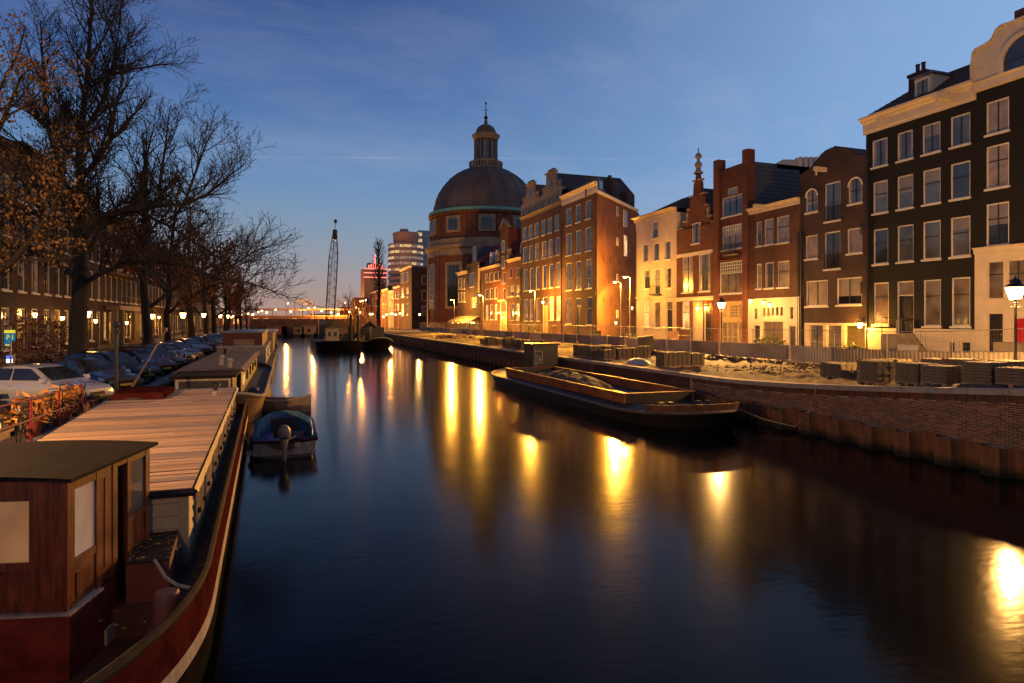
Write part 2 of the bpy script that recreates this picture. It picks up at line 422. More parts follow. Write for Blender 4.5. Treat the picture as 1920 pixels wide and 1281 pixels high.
strip('pavement_left', M_pave, -15.4, -13.2, [-60, 160], 0.10, zf=lambda y: ZL)

# ================================================================== right quay: brick wall, coping, sheet piles
M_qbrick = brickmat('quay_brick', (0.17, 0.062, 0.042), (0.10, 0.042, 0.032), (0.20, 0.17, 0.145), dirt=0.45)
M_b1 = mat('brick_red', (0.125, 0.042, 0.030), 0.8, var=0.3, vscale=9)
M_b2 = mat('brick_purple', (0.065, 0.030, 0.026), 0.8, var=0.3, vscale=9)
M_b3 = mat('brick_orange', (0.21, 0.085, 0.05), 0.8, var=0.3, vscale=9)
M_mortar = mat('mortar', (0.34, 0.29, 0.24), 0.9, var=0.3, vscale=5)
quay = MB()
quay_ys = [4 + i for i in range(25)] + [30, 60, 100, 170]
for m_, (ya, yb) in ((M_mortar, (4, 27)), (M_qbrick, (27, 170))):
    yy = [y for y in quay_ys if ya <= y <= yb] + ([27] if ya == 27 else [27])
    yy = sorted(set(yy)); q = MB()
    for y0, y1 in zip(yy, yy[1:]):
        q.hexa([(QR+.14, y0, -1), (19.6, y0, -1), (19.6, y1, -1), (QR+.14, y1, -1)],
               [(QR+.14, y0, zr(y0)-.02), (19.6, y0, zr(y0)-.02), (19.6, y1, zr(y1)-.02), (QR+.14, y1, zr(y1)-.02)])
    if ya == 4:
        quay_o = q.build('quay_wall', m_); tag(quay_o, 'dark red brick quay wall with stone coping along the right bank', 'quay wall')
    else: q.build('wall_run', m_, quay_o)
# bricks: the nearest ones stand alone, the rest are joined
bm_mesh = {}
for i, m_ in enumerate((M_b1, M_b2, M_b3)):
    mb = MB(); mb.box(-0.06, 0.06, -0.098, 0.098, -0.0245, 0.0245); bm_mesh[i] = mb.mesh('brick', m_)
rb = random.Random(3); rest = [MB(), MB(), MB()]; spots = []
y = 5.0
for row in range(27):
    z = 0.80 + row * 0.0635
    y = 5.0 + (0.11 if row % 2 else 0)
    while y < 26.9:
        if z < zr(y) - 0.33: spots.append((y, z))
        y += 0.218
spots_in = sorted([s_ for s_ in spots if s_[0] > 10.6], key=lambda s_: s_[0])
near = set(spots_in[:290])
for (y, z) in spots:
    k = rb.choice((0, 0, 0, 1, 1, 2)); x = QR + 0.186 + rb.uniform(-0.005, 0.004)
    if (y, z) in near:
        o = bpy.data.objects.new('brick', bm_mesh[k]); COL.objects.link(o); o.location = (x, y, z); o.parent = quay_o
    elif y > 10.6: rest[k].box(x-.06, x+.06, y-.098, y+.098, z-.0245, z+.0245)
y = 10.6
while y < 26.9:                               # soldier course under the coping
    z = zr(y) - 0.22; x = QR + 0.184 + rb.uniform(-.004, .003)
    rest[rb.choice((0, 0, 1))].box(x-.06, x+.06, y-.026, y+.026, z-.1, z+.1); y += 0.0635
for k in range(3): rest[k].build('brickwork', (M_b1, M_b2, M_b3)[k], quay_o, kind='stuff')
M_cope = mat('coping_stone', (0.27, 0.245, 0.22), 0.85, var=0.3, vscale=3, bump=0.25, bscale=25)
y = 4.0
while y < 75:
    L = 1.15; q = MB(); z0, z1 = zr(y), zr(y + L - .012); j = rb.uniform(-.008, .008)
    q.hexa([(QR-.02, y, z0-.10), (QR+.52, y, z0-.10), (QR+.52, y+L-.012, z1-.10), (QR-.02, y+L-.012, z1-.10)],
           [(QR-.02+j, y, z0+.07), (QR+.52, y, z0+.07), (QR+.52, y+L-.012, z1+.07), (QR-.02+j, y+L-.012, z1+.07)])
    q.build('coping_stone', M_cope, quay_o); y += L
box('coping_run', M_cope, quay_o, QR-.02, QR+.52, y, 170, 1.45, 1.62)
# sheet piles
pile_wall = thing('sheet_pile_wall', (18.5, 8, 0), 'rusty steel sheet piles standing in the water before the brick quay', 'sheet piling')
P_ = 1.35; prof = [(18.30, 0.0), (18.30, 0.52), (18.66, 0.70), (18.66, 1.17), (18.30, 1.35)]
pm = MB(); th = 0.035
prof_b = [(x + th, y) for x, y in prof]
for (a, b_), (c, d) in zip(zip(prof, prof[1:]), zip(prof_b, prof_b[1:])):
    pm.hexa([(a[0], a[1], 0), (c[0], c[1], 0), (d[0], d[1], 0), (b_[0], b_[1], 0)], [(a[0], a[1], 1.0), (c[0], c[1], 1.0), (d[0], d[1], 1.0), (b_[0], b_[1], 1.0)])
M_pile = wetline(mat('sheet_pile_rust', (0.055, 0.028, 0.018), 0.8, 0.2, vscale=2.5, bump=0.6, bscale=14, col2=(0.22, 0.095, 0.042), stretch=(1, 1, 0.35)))
pile_me = pm.mesh('sheet_pile', M_pile)
y = 6.6; k = 0
while y < 110:
    o = bpy.data.objects.new('sheet_pile', pile_me); COL.objects.link(o); o.location = (rb.uniform(-.02, .02), y, -0.6)
    o.scale = (1, 1, 1.38 + rb.uniform(-.03, .06)); adopt(o, pile_wall); y += P_
MB().box(18.70, 18.92, 6.6, 110, 0.72, 0.765).build('capping_strip', M_galv, pile_wall)
# ================================================================== left quay
M_qbl = brickmat('old_quay_brick', (0.085, 0.04, 0.03), (0.06, 0.034, 0.028), (0.10, 0.085, 0.07), dirt=0.5)
ql = MB().box(QL-.5, QL, -40, 200, -1, ZL-.12).build('quay_wall', M_qbl)
tag(ql, 'low dark brick quay wall along the left bank behind the houseboats', 'quay wall')
y = -4.0
while y < 60:
    MB().box(QL-.5, QL+.03, y, y+1.19, ZL-.12, ZL+.05).build('coping_stone', M_cope, ql); y += 1.2
box('coping_run', M_cope, ql, QL-.5, QL+.03, 60, 200, ZL-.12, ZL+.05)

# ================================================================== the bridge under the viewer
vb = thing('bridge', (0, -4, 0), 'brick bridge the view is taken from, under and behind the viewer', 'bridge')
MB().box(-8, 21.5, -9, .45, 1.9, 2.7).build('deck', M_qbrick, vb)
for y in (.35, -8.9): MB().box(-8, 21.5, y-.06, y+.06, 3.45, 3.55).build('handrail', M_dmetal, vb)
for k in range(15): MB().box(-7.9+k*2.1, -7.84+k*2.1, .32, .38, 2.7, 3.45).build('baluster', M_dmetal, vb)
# ================================================================== house kit
rh = random.Random(11)
STY = {'plain': ([], []), 'sash': ([], [0.60]), 'sash2': ([0.5], [0.62]), 'cas': ([0.5], []), 'sashlow': ([], [0.66]), 'cross': ([0.5], [0.5]),
       'six': ([0.5], [0.33, 0.66]), 'tri': ([0.34, 0.66], []), 'tritop': ([0.27, 0.73], [0.66]), 'up2': ([0.5], [0.64])}
def facade(parent, m, T, inn, y0, y1, z0, z1, ops, dep=0.16, name='front_wall'):
    ys = sorted({y0, y1, *[o[0] for o in ops], *[o[1] for o in ops]}); zs = sorted({z0, z1, *[o[2] for o in ops], *[o[3] for o in ops]})
    ys = [y for y in ys if y0 - 1e-6 <= y <= y1 + 1e-6]; zs = [z for z in zs if z0 - 1e-6 <= z <= z1 + 1e-6]
    mb = MB(); idx = {}
    def V(y, z):
        k = (round(y, 4), round(z, 4))
        if k not in idx: idx[k] = len(mb.v); mb.v.append((T, y, z))
        return idx[k]
    for a, b_ in zip(ys, ys[1:]):
        for c, d in zip(zs, zs[1:]):
            my, mz = (a + b_) / 2, (c + d) / 2
            if any(o[0] < my < o[1] and o[2] < mz < o[3] for o in ops): continue
            f = (V(a, c), V(a, d), V(b_, d), V(b_, c))
            mb.f.append(f if inn > 0 else f[::-1])
    X = T + inn * dep
    for (a, b_, c, d) in [o[:4] for o in ops]:
        for q in (((T,a,c),(X,a,c),(X,a,d),(T,a,d)), ((T,b_,d),(X,b_,d),(X,b_,c),(T,b_,c)), ((T,a,d),(X,a,d),(X,b_,d),(T,b_,d)), ((T,b_,c),(X,b_,c),(X,a,c),(T,a,c))):
            mb.quad(*q)
    return mb.build(name, m, parent, fix=False)
def window(parent, T, inn, y0, y1, z0, z1, sty='sash', pane=None, fm=None, sill=True, fw=0.075, name='window', rec=0.05):
    fm = fm or M_white; v, h = STY[sty] if isinstance(sty, str) else sty
    mb = MB(); X0, X1 = T + inn * rec, T + inn * (rec + 0.07)
    mb.box(X0, X1, y0, y0+fw, z0, z1); mb.box(X0, X1, y1-fw, y1, z0, z1); mb.box(X0, X1, y0+fw, y1-fw, z1-fw, z1); mb.box(X0, X1, y0+fw, y1-fw, z0, z0+fw)
    iy0, iy1, iz0, iz1 = y0+fw, y1-fw, z0+fw, z1-fw; mw = fw * 0.36
    vy = [iy0 + (iy1-iy0)*k for k in v]; hz = [iz0 + (iz1-iz0)*k for k in h]
    w = mb.build(name, fm, parent, fix=False)
    bars = MB()
    for k in vy: bars.box(X0+inn*.012, X1, k-mw, k+mw, iz0, iz1)
    for k in hz: bars.box(X0+inn*.008, X1, iy0, iy1, k-mw, k+mw)
    if bars.v: bars.build('glazing_bar', M_dframe if fm in (M_white, M_cream) and (len(v) + len(h)) < 4 and name == 'window' else fm, w, fix=False)
    Ye = [iy0] + vy + [iy1]; Ze = [iz0] + hz + [iz1]
    if (len(Ye)-1) * (len(Ze)-1) > 9: Ye, Ze = [iy0, iy1], [iz0, iz1]
    xp = T + inn * (rec + 0.05); mode = rh.random() if pane in (None, G_dark, G_sky) and name == 'window' and z1 - z0 > 1.0 else 1.0
    pane = pane or rh.choice((G_dark, G_dark, G_sky, G_sky, G_curt))
    for a, b_ in zip(Ye, Ye[1:]):
        for c, d in zip(Ze, Ze[1:]):
            p = MB().quad((xp, a, c), (xp, a, d), (xp, b_, d), (xp, b_, c)); p.build('pane', pane, w, fix=False)
    if mode < .30:                               # curtains drawn to the sides
        xc, cw = xp - inn*.004, (iy1-iy0)*rh.uniform(.14, .27)
        for a, b_ in ((iy0, iy0+cw), (iy1-cw, iy1)): MB().quad((xc, a, iz0), (xc, a, iz1), (xc, b_, iz1), (xc, b_, iz0)).build('curtain', G_curt, w, fix=False)
    elif mode < .55:                             # roller blind part-way down
        xc, zb = xp - inn*.004, iz1 - (iz1-iz0)*rh.uniform(.2, .7); MB().quad((xc, iy0, zb), (xc, iy0, iz1), (xc, iy1, iz1), (xc, iy1, zb)).build('blind', G_blnd, w, fix=False)
    if sill: MB().box(T - inn*.09, T + inn*.05, y0-.06, y1+.06, z0-.11, z0).build('sill', fm, w, fix=False)
    return w
G_blnd = glass('pane_blind_down', (0.20, 0.175, 0.15), rough=0.3, var=0.15, vscale=1.0)
M_dframe = mat('dark_green_frame', (0.02, 0.024, 0.022), 0.45)
def door(parent, T, inn, y0, y1, z0, z1, m=None, fm=None, light=0.0):
    """door leaf with panels and knob in a frame, optional fanlight of the given height"""
    m = m or M_door; fm = fm or M_white; X0, X1 = T + inn*.05, T + inn*.12; fw = .07
    fr = MB(); fr.box(X0, X1, y0, y0+fw, z0, z1); fr.box(X0, X1, y1-fw, y1, z0, z1); fr.box(X0, X1, y0+fw, y1-fw, z1-fw, z1)
    zt = z1 - fw
    if light: zt = z1 - fw - light; fr.box(X0, X1, y0+fw, y1-fw, zt-.06, zt); zt -= .06
    d = fr.build('door', fm, parent, fix=False)
    xp = T + inn*.11
    lf = MB(); lf.box(xp, xp+inn*.05, y0+fw, y1-fw, z0, zt)
    w = y1-y0-2*fw; H = zt-z0
    for (c, e) in ((.08, .42), (.5, .92)): lf.box(xp-inn*.025, xp, y0+fw+.15*w, y1-fw-.15*w, z0+c*H, z0+e*H)
    lf.build('leaf', m, d, fix=False)
    MB().box(xp-inn*.07, xp-inn*.026, y0+fw+.08*w, y0+fw+.08*w+.05, z0+.95, z0+1.03).build('knob', M_galv, d)
    if light: MB().quad((xp, y0+fw, zt+.06), (xp, y0+fw, z1-fw), (xp, y1-fw, z1-fw), (xp, y1-fw, zt+.06)).build('fanlight', G_dim, d, fix=False)
    return d
def shell(parent, m, T, inn, y0, y1, z0, z1, D, roofm=None, flat=True):
    """side walls and back wall"""
    X = T + inn*D; mb = MB()
    for p in (((T,y0,z0),(X,y0,z0),(X,y0,z1),(T,y0,z1)), ((X,y1,z0),(T,y1,z0),(T,y1,z1),(X,y1,z1)), ((X,y0,z0),(X,y1,z0),(X,y1,z1),(X,y0,z1))):
        mb.quad(*p)
    mb.build('side_wall', m, parent, fix=False)
    if flat: MB().box(T+inn*.02, X-inn*.02, y0+.02, y1-.02, z1-.25, z1-.04).build('roof', roofm or M_slate, parent)
def cornice(parent, m, T, inn, y0, y1, z0, z1, out=0.45, name='cornice'):
    h = z1 - z0
    pr = [(T+inn*.03, z0), (T-inn*.06, z0), (T-inn*.06, z0+.12*h), (T-inn*.10, z0+.16*h), (T-inn*.10, z0+.62*h), (T-inn*out*.55, z0+.70*h), (T-inn*out*.6, z0+.8*h), (T-inn*out, z0+.88*h), (T-inn*out, z1), (T+inn*.03, z1)]
    return MB().prism(pr, 'y', y0, y1).build(name, m, parent)
def pitched(parent, m, T, inn, y0, y1, z0, zr_, D, hip=0.0, name='roof', over=0.0):
    """ridge along y, eaves on the facade and at the back; hip pulls the ridge ends in"""
    X0, X1 = T - inn*over, T + inn*D; xm = (X0+X1)/2
    mb = MB().add([(X0,y0,z0),(X0,y1,z0),(X1,y1,z0),(X1,y0,z0),(xm,y0+hip,zr_),(xm,y1-hip,zr_)], [(0,4,5,1),(2,5,4,3),(0,3,4),(1,5,2),(0,1,2,3)])
    return tile_rows(mb, m, parent, name, X0, xm, y0, y1, z0, zr_, hip)
def tile_rows(mb, m, parent, name, X0, xm, y0, y1, z0, zt, hip=0):
    o = mb.build(name, m, parent)
    L = math.hypot(xm-X0, zt-z0); n = int(L / 0.34); t = MB(); ux, uz = (xm-X0)/L, (zt-z0)/L; sx = -1 if xm > X0 else 1
    nx_, nz_ = -uz * (1 if xm > X0 else -1), abs(ux)
    for i in range(n):
        a, b_ = i*L/n, (i+1)*L/n - .02; h0 = hip * a / L; ya, yb = y0 + h0, y1 - hip*b_/L - 0
        ya = y0 + hip*b_/L
        if yb - ya < .4: break
        p = lambda d, k: (X0 + ux*d + nx_*k, z0 + uz*d + nz_*k)
        (x1, z1), (x2, z2) = p(a, .05), p(b_, .015)
        t.quad((x1, ya, z1), (x1, yb, z1), (x2, yb, z2), (x2, ya, z2)); (x3, z3) = p(a, 0.0)
        t.quad((x3, ya, z3), (x3, yb, z3), (x1, yb, z1), (x1, ya, z1))
    t.build('tile_course', m, o, kind='stuff')
    return o
def gabled(parent, m, T, inn, y0, y1, z0, zt, D, name='roof'):
    """ridge runs back from the facade (behind a gable)"""
    X0, X1 = T + inn*.3, T + inn*D; ym = (y0+y1)/2
    return MB().add([(X0,y0,z0),(X1,y0,z0),(X1,y1,z0),(X0,y1,z0),(X0,ym,zt),(X1,ym,zt)], [(0,1,5,4),(2,3,4,5),(0,4,3),(1,2,5),(0,3,2,1)]).build(name, m, parent)
def chimney(parent, x, y, z0, z1, w=0.9, m=None, pots=2):
    c = MB().box(x-.35, x+.35, y-w/2, y+w/2, z0, z1).box(x-.42, x+.42, y-w/2-.07, y+w/2+.07, z1-.18, z1).build('chimney', m or M_dbrick, parent)
    pm_ = MB()
    for k in range(pots):
        yy = y + (k-(pots-1)/2)*.38; pm_ = MB().lathe([(.13, z1-.002), (.11, z1+.5), (.14, z1+.52), (.14, z1+.6), (.08, z1+.6)], (x, yy), 8); pm_.build('chimney_pot', M_tile, c)
    return c
def railing(parent, x, y0, y1, z0, z1, n=9, m=None):
    mb = MB().box(x-.02, x+.02, y0, y1, z1-.035, z1).box(x-.02, x+.02, y0, y1, z0, z0+.03)
    for i in range(n+1):
        y = y0 + (y1-y0)*i/n; mb.box(x-.01, x+.01, y-.011, y+.011, z0, z1)
    return mb.build('railing', m or M_black, parent)
def hoist(parent, T, inn, y, z, m=None):
    return MB().box(T-inn*1.0, T+inn*.1, y-.11, y+.11, z, z+.28).box(T-inn*.9, T-inn*.8, y-.03, y+.03, z-.3, z).build('hoist_beam', m or M_cream, parent)
def wall_lantern(parent_unused, x, y, z, inn, label, power, group='lanterns on the house fronts', r=0.13, col=None, es=None):
    t = thing('wall_lantern', (x, y, z), label, 'lantern', group)
    MB().box(x, x+inn*.30, y-.02, y+.02, z+.16, z+.2).build('bracket', M_black, t)
    MB().lathe([(.06, z-.16), (r*.62, z-.14), (r, z+.12), (.0001, z+.12)], (x, y), 6).build('lantern_glass', es or E_lant, t)
    MB().lathe([(r*1.15, z+.122), (r*.5, z+.22), (.02, z+.27), (.0001, z+.27)], (x, y), 6).build('cap', M_black, t)
    lamp_light('lantern_light', (x-inn*.22, y, z-.02), power*2.2, col or SODIUM, t, 0.1)
    return t

# ================================================================== the right-hand row, front plane x = 35
T0 = 35.0
Z5 = (780, 180, 2.785); Z6 = (1160, 260, 3.05); Z7 = (1580, 0, 1.83); ZA = (840, 430, 6.1); ZB = (1500, 420, 4.571); ZC = (1180, 540, 5.647); ZD = (960, 320, 7.385)
def pp(Z, x, y): return Z[0] + x/Z[2], Z[1] + y/Z[2]
def yy(Z, x, T=T0): return on_t(Z[0] + x/Z[2], 600, T)[0]
def zz(Z, x, y, T=T0): px, py = pp(Z, x, y); return on_t(px, py, T)[1]
def op(Z, x0, x1, yt, yb, T=T0):
    xm = (x0+x1)/2; return (yy(Z, x1, T), yy(Z, x0, T), zz(Z, xm, yb, T), zz(Z, xm, yt, T))
M_dbrick = brickmat('dark_brown_brick', (0.085, 0.042, 0.040), (0.060, 0.033, 0.033), (0.075, 0.06, 0.052))
M_bblack = brickmat('black_painted_brick', (0.013, 0.012, 0.012), (0.010, 0.010, 0.010), (0.011, 0.010, 0.010), dirt=0.3)
M_bred = brickmat('red_brick', (0.235, 0.062, 0.032), (0.17, 0.046, 0.026), (0.15, 0.10, 0.075))
M_bbrown = brickmat('brown_brick', (0.18, 0.066, 0.036), (0.13, 0.050, 0.030), (0.13, 0.10, 0.08))
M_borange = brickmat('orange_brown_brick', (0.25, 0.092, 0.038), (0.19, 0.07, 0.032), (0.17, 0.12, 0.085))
M_bchurch = brickmat('church_brick', (0.30, 0.10, 0.046), (0.23, 0.078, 0.04), (0.16, 0.11, 0.08))

def house(name, label, y0, y1, m, T=T0, zbase=None):
    t = thing(name, (T, (y0+y1)/2, zbase if zbase is not None else zr(y0)), label, 'house')
    return t
def win_set(h, T, inn, specs):
    """specs: list of (opening, style, pane, kind)"""
    for o_, st, pn, kd in specs:
        if kd == 'door': door(h, T, inn, *o_, light=st if isinstance(st, float) else 0.0, m=pn)
        elif kd == 'hole': pass
        else: window(h, T, inn, *o_, sty=st, pane=pn, sill=kd != 'nosill')

# ---- A: black house with a white bell gable and a white shop front (runs out of the picture)
yA1 = yy(Z7, 459); yA0 = yA1 - 5.15
A = house('canal_house', 'black canal house with white bell gable and white ground floor at the right edge', yA0, yA1, M_bblack)
sp = []
r4 = [op(Z7, 492, 571, 342, 455), op(Z7, 608, 690, 312, 428)]; r3 = [op(Z7, 492, 571, 496, 643), op(Z7, 606, 688, 478, 625)]; r2 = [op(Z7, 492, 571, 696, 842), op(Z7, 606, 688, 682, 828)]
wA = r4[0][1] - r4[0][0]
for r_, st in ((r4, 'cas'), (r3, 'up2'), (r2, 'up2')):
    c, d = r_[0][2:]
    for k in range(2):
        yb = r_[0][1] - k * 2.45
        sp.append(((yb - wA, yb, c, d), st, rh.choice((G_sky, G_curt, G_dark)), ''))
zg = zz(Z7, 470, 872)                                            # top of the white ground floor
facade(A, M_bblack, T0, 1, yA0, yA1, zg, zz(Z7, 470, 300), [s_[0] for s_ in sp])
win_set(A, T0, 1, sp)
T1 = T0 - 0.14
g = [op(ZB, 1600, 1750, 315, 650, T1), op(ZB, 1770, 1960, 300, 650, T1), op(ZB, 1600, 1745, 760, 1110, T1), op(ZB, 1812, 1960, 800, 1015, T1)]
g = [(a, b_, max(c, 1.75), d) for a, b_, c, d in g]
gf = MB()
facade(A, M_cream, T1, 1, yA0, yA1+.0, 1.4, zg, g, dep=.3, name='ground_floor')
box('ground_floor_return', M_cream, A, T1+.01, T0+.3, yA1-.02, yA1+.004, 1.4, zg)
window(A, T1, 1, *g[0], sty='sashlow', pane=G_dim, fm=M_cream); window(A, T1, 1, *g[1], sty=([.5], [.66]), pane=G_dim, fm=M_cream)
door(A, T1, 1, *g[2], fm=M_cream)
M_rdoor = mat('red_door', (0.42, 0.012, 0.02), 0.4, var=0.15)
door(A, T1, 1, *g[3], m=M_rdoor, fm=M_cream)
cornice(A, M_cream, T1, 1, yA0, yA1, zg-.02, zg+.32, .22, 'ground_floor_cornice')
box('door_step', M_stone, A, T1-.9, T1, g[3][0]-.2, g[3][1]+.3, 1.45, g[3][2])
# bell gable, mirrored about the middle of the front
zc0 = zz(Z7, 460, 318); yc = (yA0+yA1)/2
half = []
for (x, y) in ((452, 318), (452, 222), (460, 205), (462, 178), (500, 158), (524, 142), (534, 120), (545, 100), (560, 92), (582, 85)):
    half.append((yc + min(2.62, (yy(Z7, x) - yA1) + 2.575), zz(Z7, x, y)))
arch_r = 0.95; za = zz(Z7, 560, 255)
gpoly = half + [(2*yc - u, w) for u, w in reversed(half)]
gpoly = [(u, w) for u, w in gpoly]
gab = MB(); n = len(gpoly)
gab.prism(gpoly, 'x', T0-.16, T0+.22)
gab_o = gab.build('bell_gable', M_cream, A)
aw = [(yc + 1.05*math.cos(a), za + .55 + 1.05*math.sin(a)) for a in [math.pi*k/14 for k in range(15)]]
aw = [(yc+1.05, za)] + aw + [(yc-1.05, za)]
ring = MB()
outer = [(yc + (u-yc)*1.22, za + (w-za)*1.12 if w > za else w) for u, w in aw]
for k in range(len(aw)-1):
    (u0, w0), (u1, w1), (p0, q0), (p1, q1) = aw[k], aw[k+1], outer[k], outer[k+1]
    ring.hexa([(T0-.30, u0, w0), (T0-.10, u0, w0), (T0-.10, u1, w1), (T0-.30, u1, w1)], [(T0-.30, p0, q0), (T0-.10, p0, q0), (T0-.10, p1, q1), (T0-.30, p1, q1)])
ring.build('arch_moulding', M_cream, gab_o)
wa = MB().prism(aw, 'x', T0-.19, T0-.165).build('arched_window', G_dark, gab_o)
MB().box(T0-.21, T0-.18, yc-.03, yc+.03, za, za+1.6).box(T0-.21, T0-.18, yc-1.05, yc+1.05, za+.5, za+.56).build('glazing_bar', M_dframe, wa)
# cap moulding following the gable edge
cap = MB()
for (u0, w0), (u1, w1) in zip(gpoly, gpoly[1:]):
    if abs(w0-w1)+abs(u0-u1) < .05 or (w0 < zc0+.05 and w1 < zc0+.05): continue
    L = math.hypot(u1-u0, w1-w0); nu, nw = (w1-w0)/L*.1, -(u1-u0)/L*.1
    cap.hexa([(T0-.30, u0, w0), (T0+.26, u0, w0), (T0+.26, u1, w1), (T0-.30, u1, w1)], [(T0-.30, u0+nu, w0+abs(nw)), (T0+.26, u0+nu, w0+abs(nw)), (T0+.26, u1+nu, w1+abs(nw)), (T0-.30, u1+nu, w1+abs(nw))])
cap.build('gable_coping', M_cream, gab_o)
box('finial', M_tile, A, T0-.2, T0+.3, yc-.55, yc+.55, half[-1][1]+.1, half[-1][1]+.55)
shell(A, M_bblack, T0, 1, yA0, yA1, 1.4, zc0, 11, flat=False)
gabled(A, M_tile, T0, 1, yA0+.2, yA1-.2, zc0-.1, half[-1][1]-.5, 11)
cornice(A, M_cream, T0, 1, yA0, yA1+.01, zz(Z7, 462, 318), zz(Z7, 462, 285), .25)

# ---- B: black four-bay house
yB0, yB1 = yA1 + .003, yy(Z7, 80)
B = house('canal_house', 'tall black four-bay canal house with white cornice, tiled roof and dormer', yB0, yB1, M_bblack)
rows = [([(101,154,478,570),(187,241,450,548),(273,335,424,523),(370,438,393,500)], 'cas'), ([(104,155,620,730),(187,242,605,715),(275,336,580,697),(370,438,555,682)], 'sash'),
        ([(105,156,788,905),(187,243,772,897),(275,336,758,890),(370,438,742,880)], 'sash'), ([(106,158,970,1115),(277,337,960,1120),(373,438,952,1120)], 'sashlow')]
sp = []
for i, (r_, st) in enumerate(rows):
    os_ = [op(Z7, *w) for w in r_]
    if i < 3:
        c = sum(o_[2] for o_ in os_)/len(os_); d = sum(o_[3] for o_ in os_)/len(os_); os_ = [(a, b_, c, d) for a, b_, _, _ in os_]
    for k, o_ in enumerate(os_): sp.append((o_, st, (G_dim if i == 3 else rh.choice((G_sky, G_sky, G_curt, G_dark)) if i else G_sky), ''))
dr = op(ZB, 830, 975, 490, 940); sp.append((dr, .75, M_door, 'door'))
zb = zz(Z7, 250, 1128); zc0 = zz(Z7, 250, 408)
facade(B, M_bblack, T0, 1, yB0, yB1, zb, zc0, [s_[0] for s_ in sp]); win_set(B, T0, 1, sp)
# white panelled plinth with two basement windows
pw = [op(ZB, 1262, 1330, 1005, 1095, T0-.06), op(ZB, 1372, 1465, 1005, 1095, T0-.06)]; pw = [(a, b_, 1.62, d) for a, b_, c, d in pw]
dh = (dr[0]-.02, dr[1]+.02, dr[2]-1, dr[3])
facade(B, M_cream, T0-.06, 1, yB0+.002, yB1, 1.4, zb, pw + [(dr[0], dr[1], dr[2], zb+.5)], name='plinth')
for o_ in pw: window(B, T0-.06, 1, *o_, sty='plain', pane=G_dark, fm=M_cream)
for k in range(3): box('plinth_board', M_cream, B, T0-.09, T0-.05, yB0+.01, dr[0]-.1, zb-.13-k*.17, zb-.02-k*.17)
st_ = thing('stoop', (T0-1, (dr[0]+dr[1])/2, zr(28)), 'stone stoop with steps and iron rail at the black house door', 'stoop')
nst = 6; zt_ = dr[2]
for k in range(nst): box('step', M_stone, st_, T0-.08-1.1, T0-.08, dr[0]-.1-k*.27-.27, dr[0]-.1-k*.27, 1.45, zt_-(k+1)*(zt_-1.6)/(nst+.5))
box('landing', M_stone, st_, T0-1.18, T0-.08, dr[0]-.1, dr[1]+.1, 1.45, zt_-.01)
rl = MB().tube([(T0-1.12, dr[1]+.08, zt_), (T0-1.12, dr[1]+.08, zt_+.95), (T0-1.12, dr[0]-.1, zt_+.95), (T0-1.12, dr[0]-1.7, zr(28)+.9), (T0-1.12, dr[0]-1.7, zr(28))], .022, 6)
for k in range(6): rl.tube([(T0-1.12, dr[0]-.1-k*.3, zt_+.93-k*.17), (T0-1.12, dr[0]-.1-k*.3, 1.6)], .012, 4)
rl.build('handrail', M_black, st_)
shell(B, M_bblack, T0, 1, yB0, yB1, 1.4, zc0, 11, flat=False)
zc1 = zz(Z7, 250, 350)
cornice(B, M_cream, T0, 1, yB0, yB1+.15, zc0-.02, zc1, .5)
for k in (.18, .82): MB().box(T0-.36, T0-.05, yB0+(yB1-yB0)*k-.14, yB0+(yB1-yB0)*k+.14, zc0+.2, zc1-.2).build('bracket', M_cream, B)
ridge_z = zz(Z7, 330, 240)
pitched(B, M_tile, T0-.35, 1, yB0, yB1+.1, zc1-.05, ridge_z + .9, 7.0, hip=1.9)
dm = op(Z7, 232, 292, 280, 352)
dmo = box('dormer', M_cream, B, T0+.35, T0+2.6, dm[0], dm[1], dm[2]-.1, dm[3]+.35)
window(dmo, T0+.345, 1, dm[0]+.12, dm[1]-.12, dm[2]+.1, dm[3]+.2, sty='cas', pane=G_sky, rec=-.07)
box('dormer_roof', M_zinc, dmo, T0+.2, T0+2.7, dm[0]-.15, dm[1]+.15, dm[3]+.35, dm[3]+.47)
chimney(B, T0+2.6, yy(Z7, 228)+1.3, zc1, zz(Z7, 228, 262)+1.0, 1.1)
hoist(B, T0-.45, 1, yy(Z7, 385)+.1, zc0+.35)

# ---- C: dark brown brick house with a wavy gable
yC0, yC1 = yB1 + .003, yy(Z6, 1038)
C_ = house('canal_house', 'dark brown brick house with curved gable, two arched windows and garage front', yC0, yC1, M_dbrick)
sp = [(op(Z6, 1070, 1138, 287, 420), 'cross', G_sky, 'arch'), (op(Z6, 1179, 1268, 250, 470), 'cas', G_sky, ''), (op(Z6, 1313, 1393, 222, 370), 'cross', G_sky, 'arch'),
      (op(Z6, 1068, 1137, 553, 687), 'plain', G_curt, ''), (op(Z6, 1177, 1267, 532, 745), 'cas', G_dark, ''), (op(Z6, 1307, 1392, 512, 655), 'plain', G_curt, ''),
      (op(Z6, 1070, 1195, 812, 958), 'cas', G_curt, ''), (op(Z6, 1247, 1390, 795, 950), 'cas', G_dark, '')]
gz = zz(Z6, 1200, 1062); garage = (yy(ZB, 555), yy(ZB, 42), 1.5, zz(ZB, 300, 862))
zcw = zz(Z6, 1060, 240)
facade(C_, M_dbrick, T0, 1, yC0, yC1, 1.4, zcw, [s_[0] for s_ in sp if s_[0][3] < zcw] + [(garage[0], garage[1], garage[2], garage[3])], dep=.2)
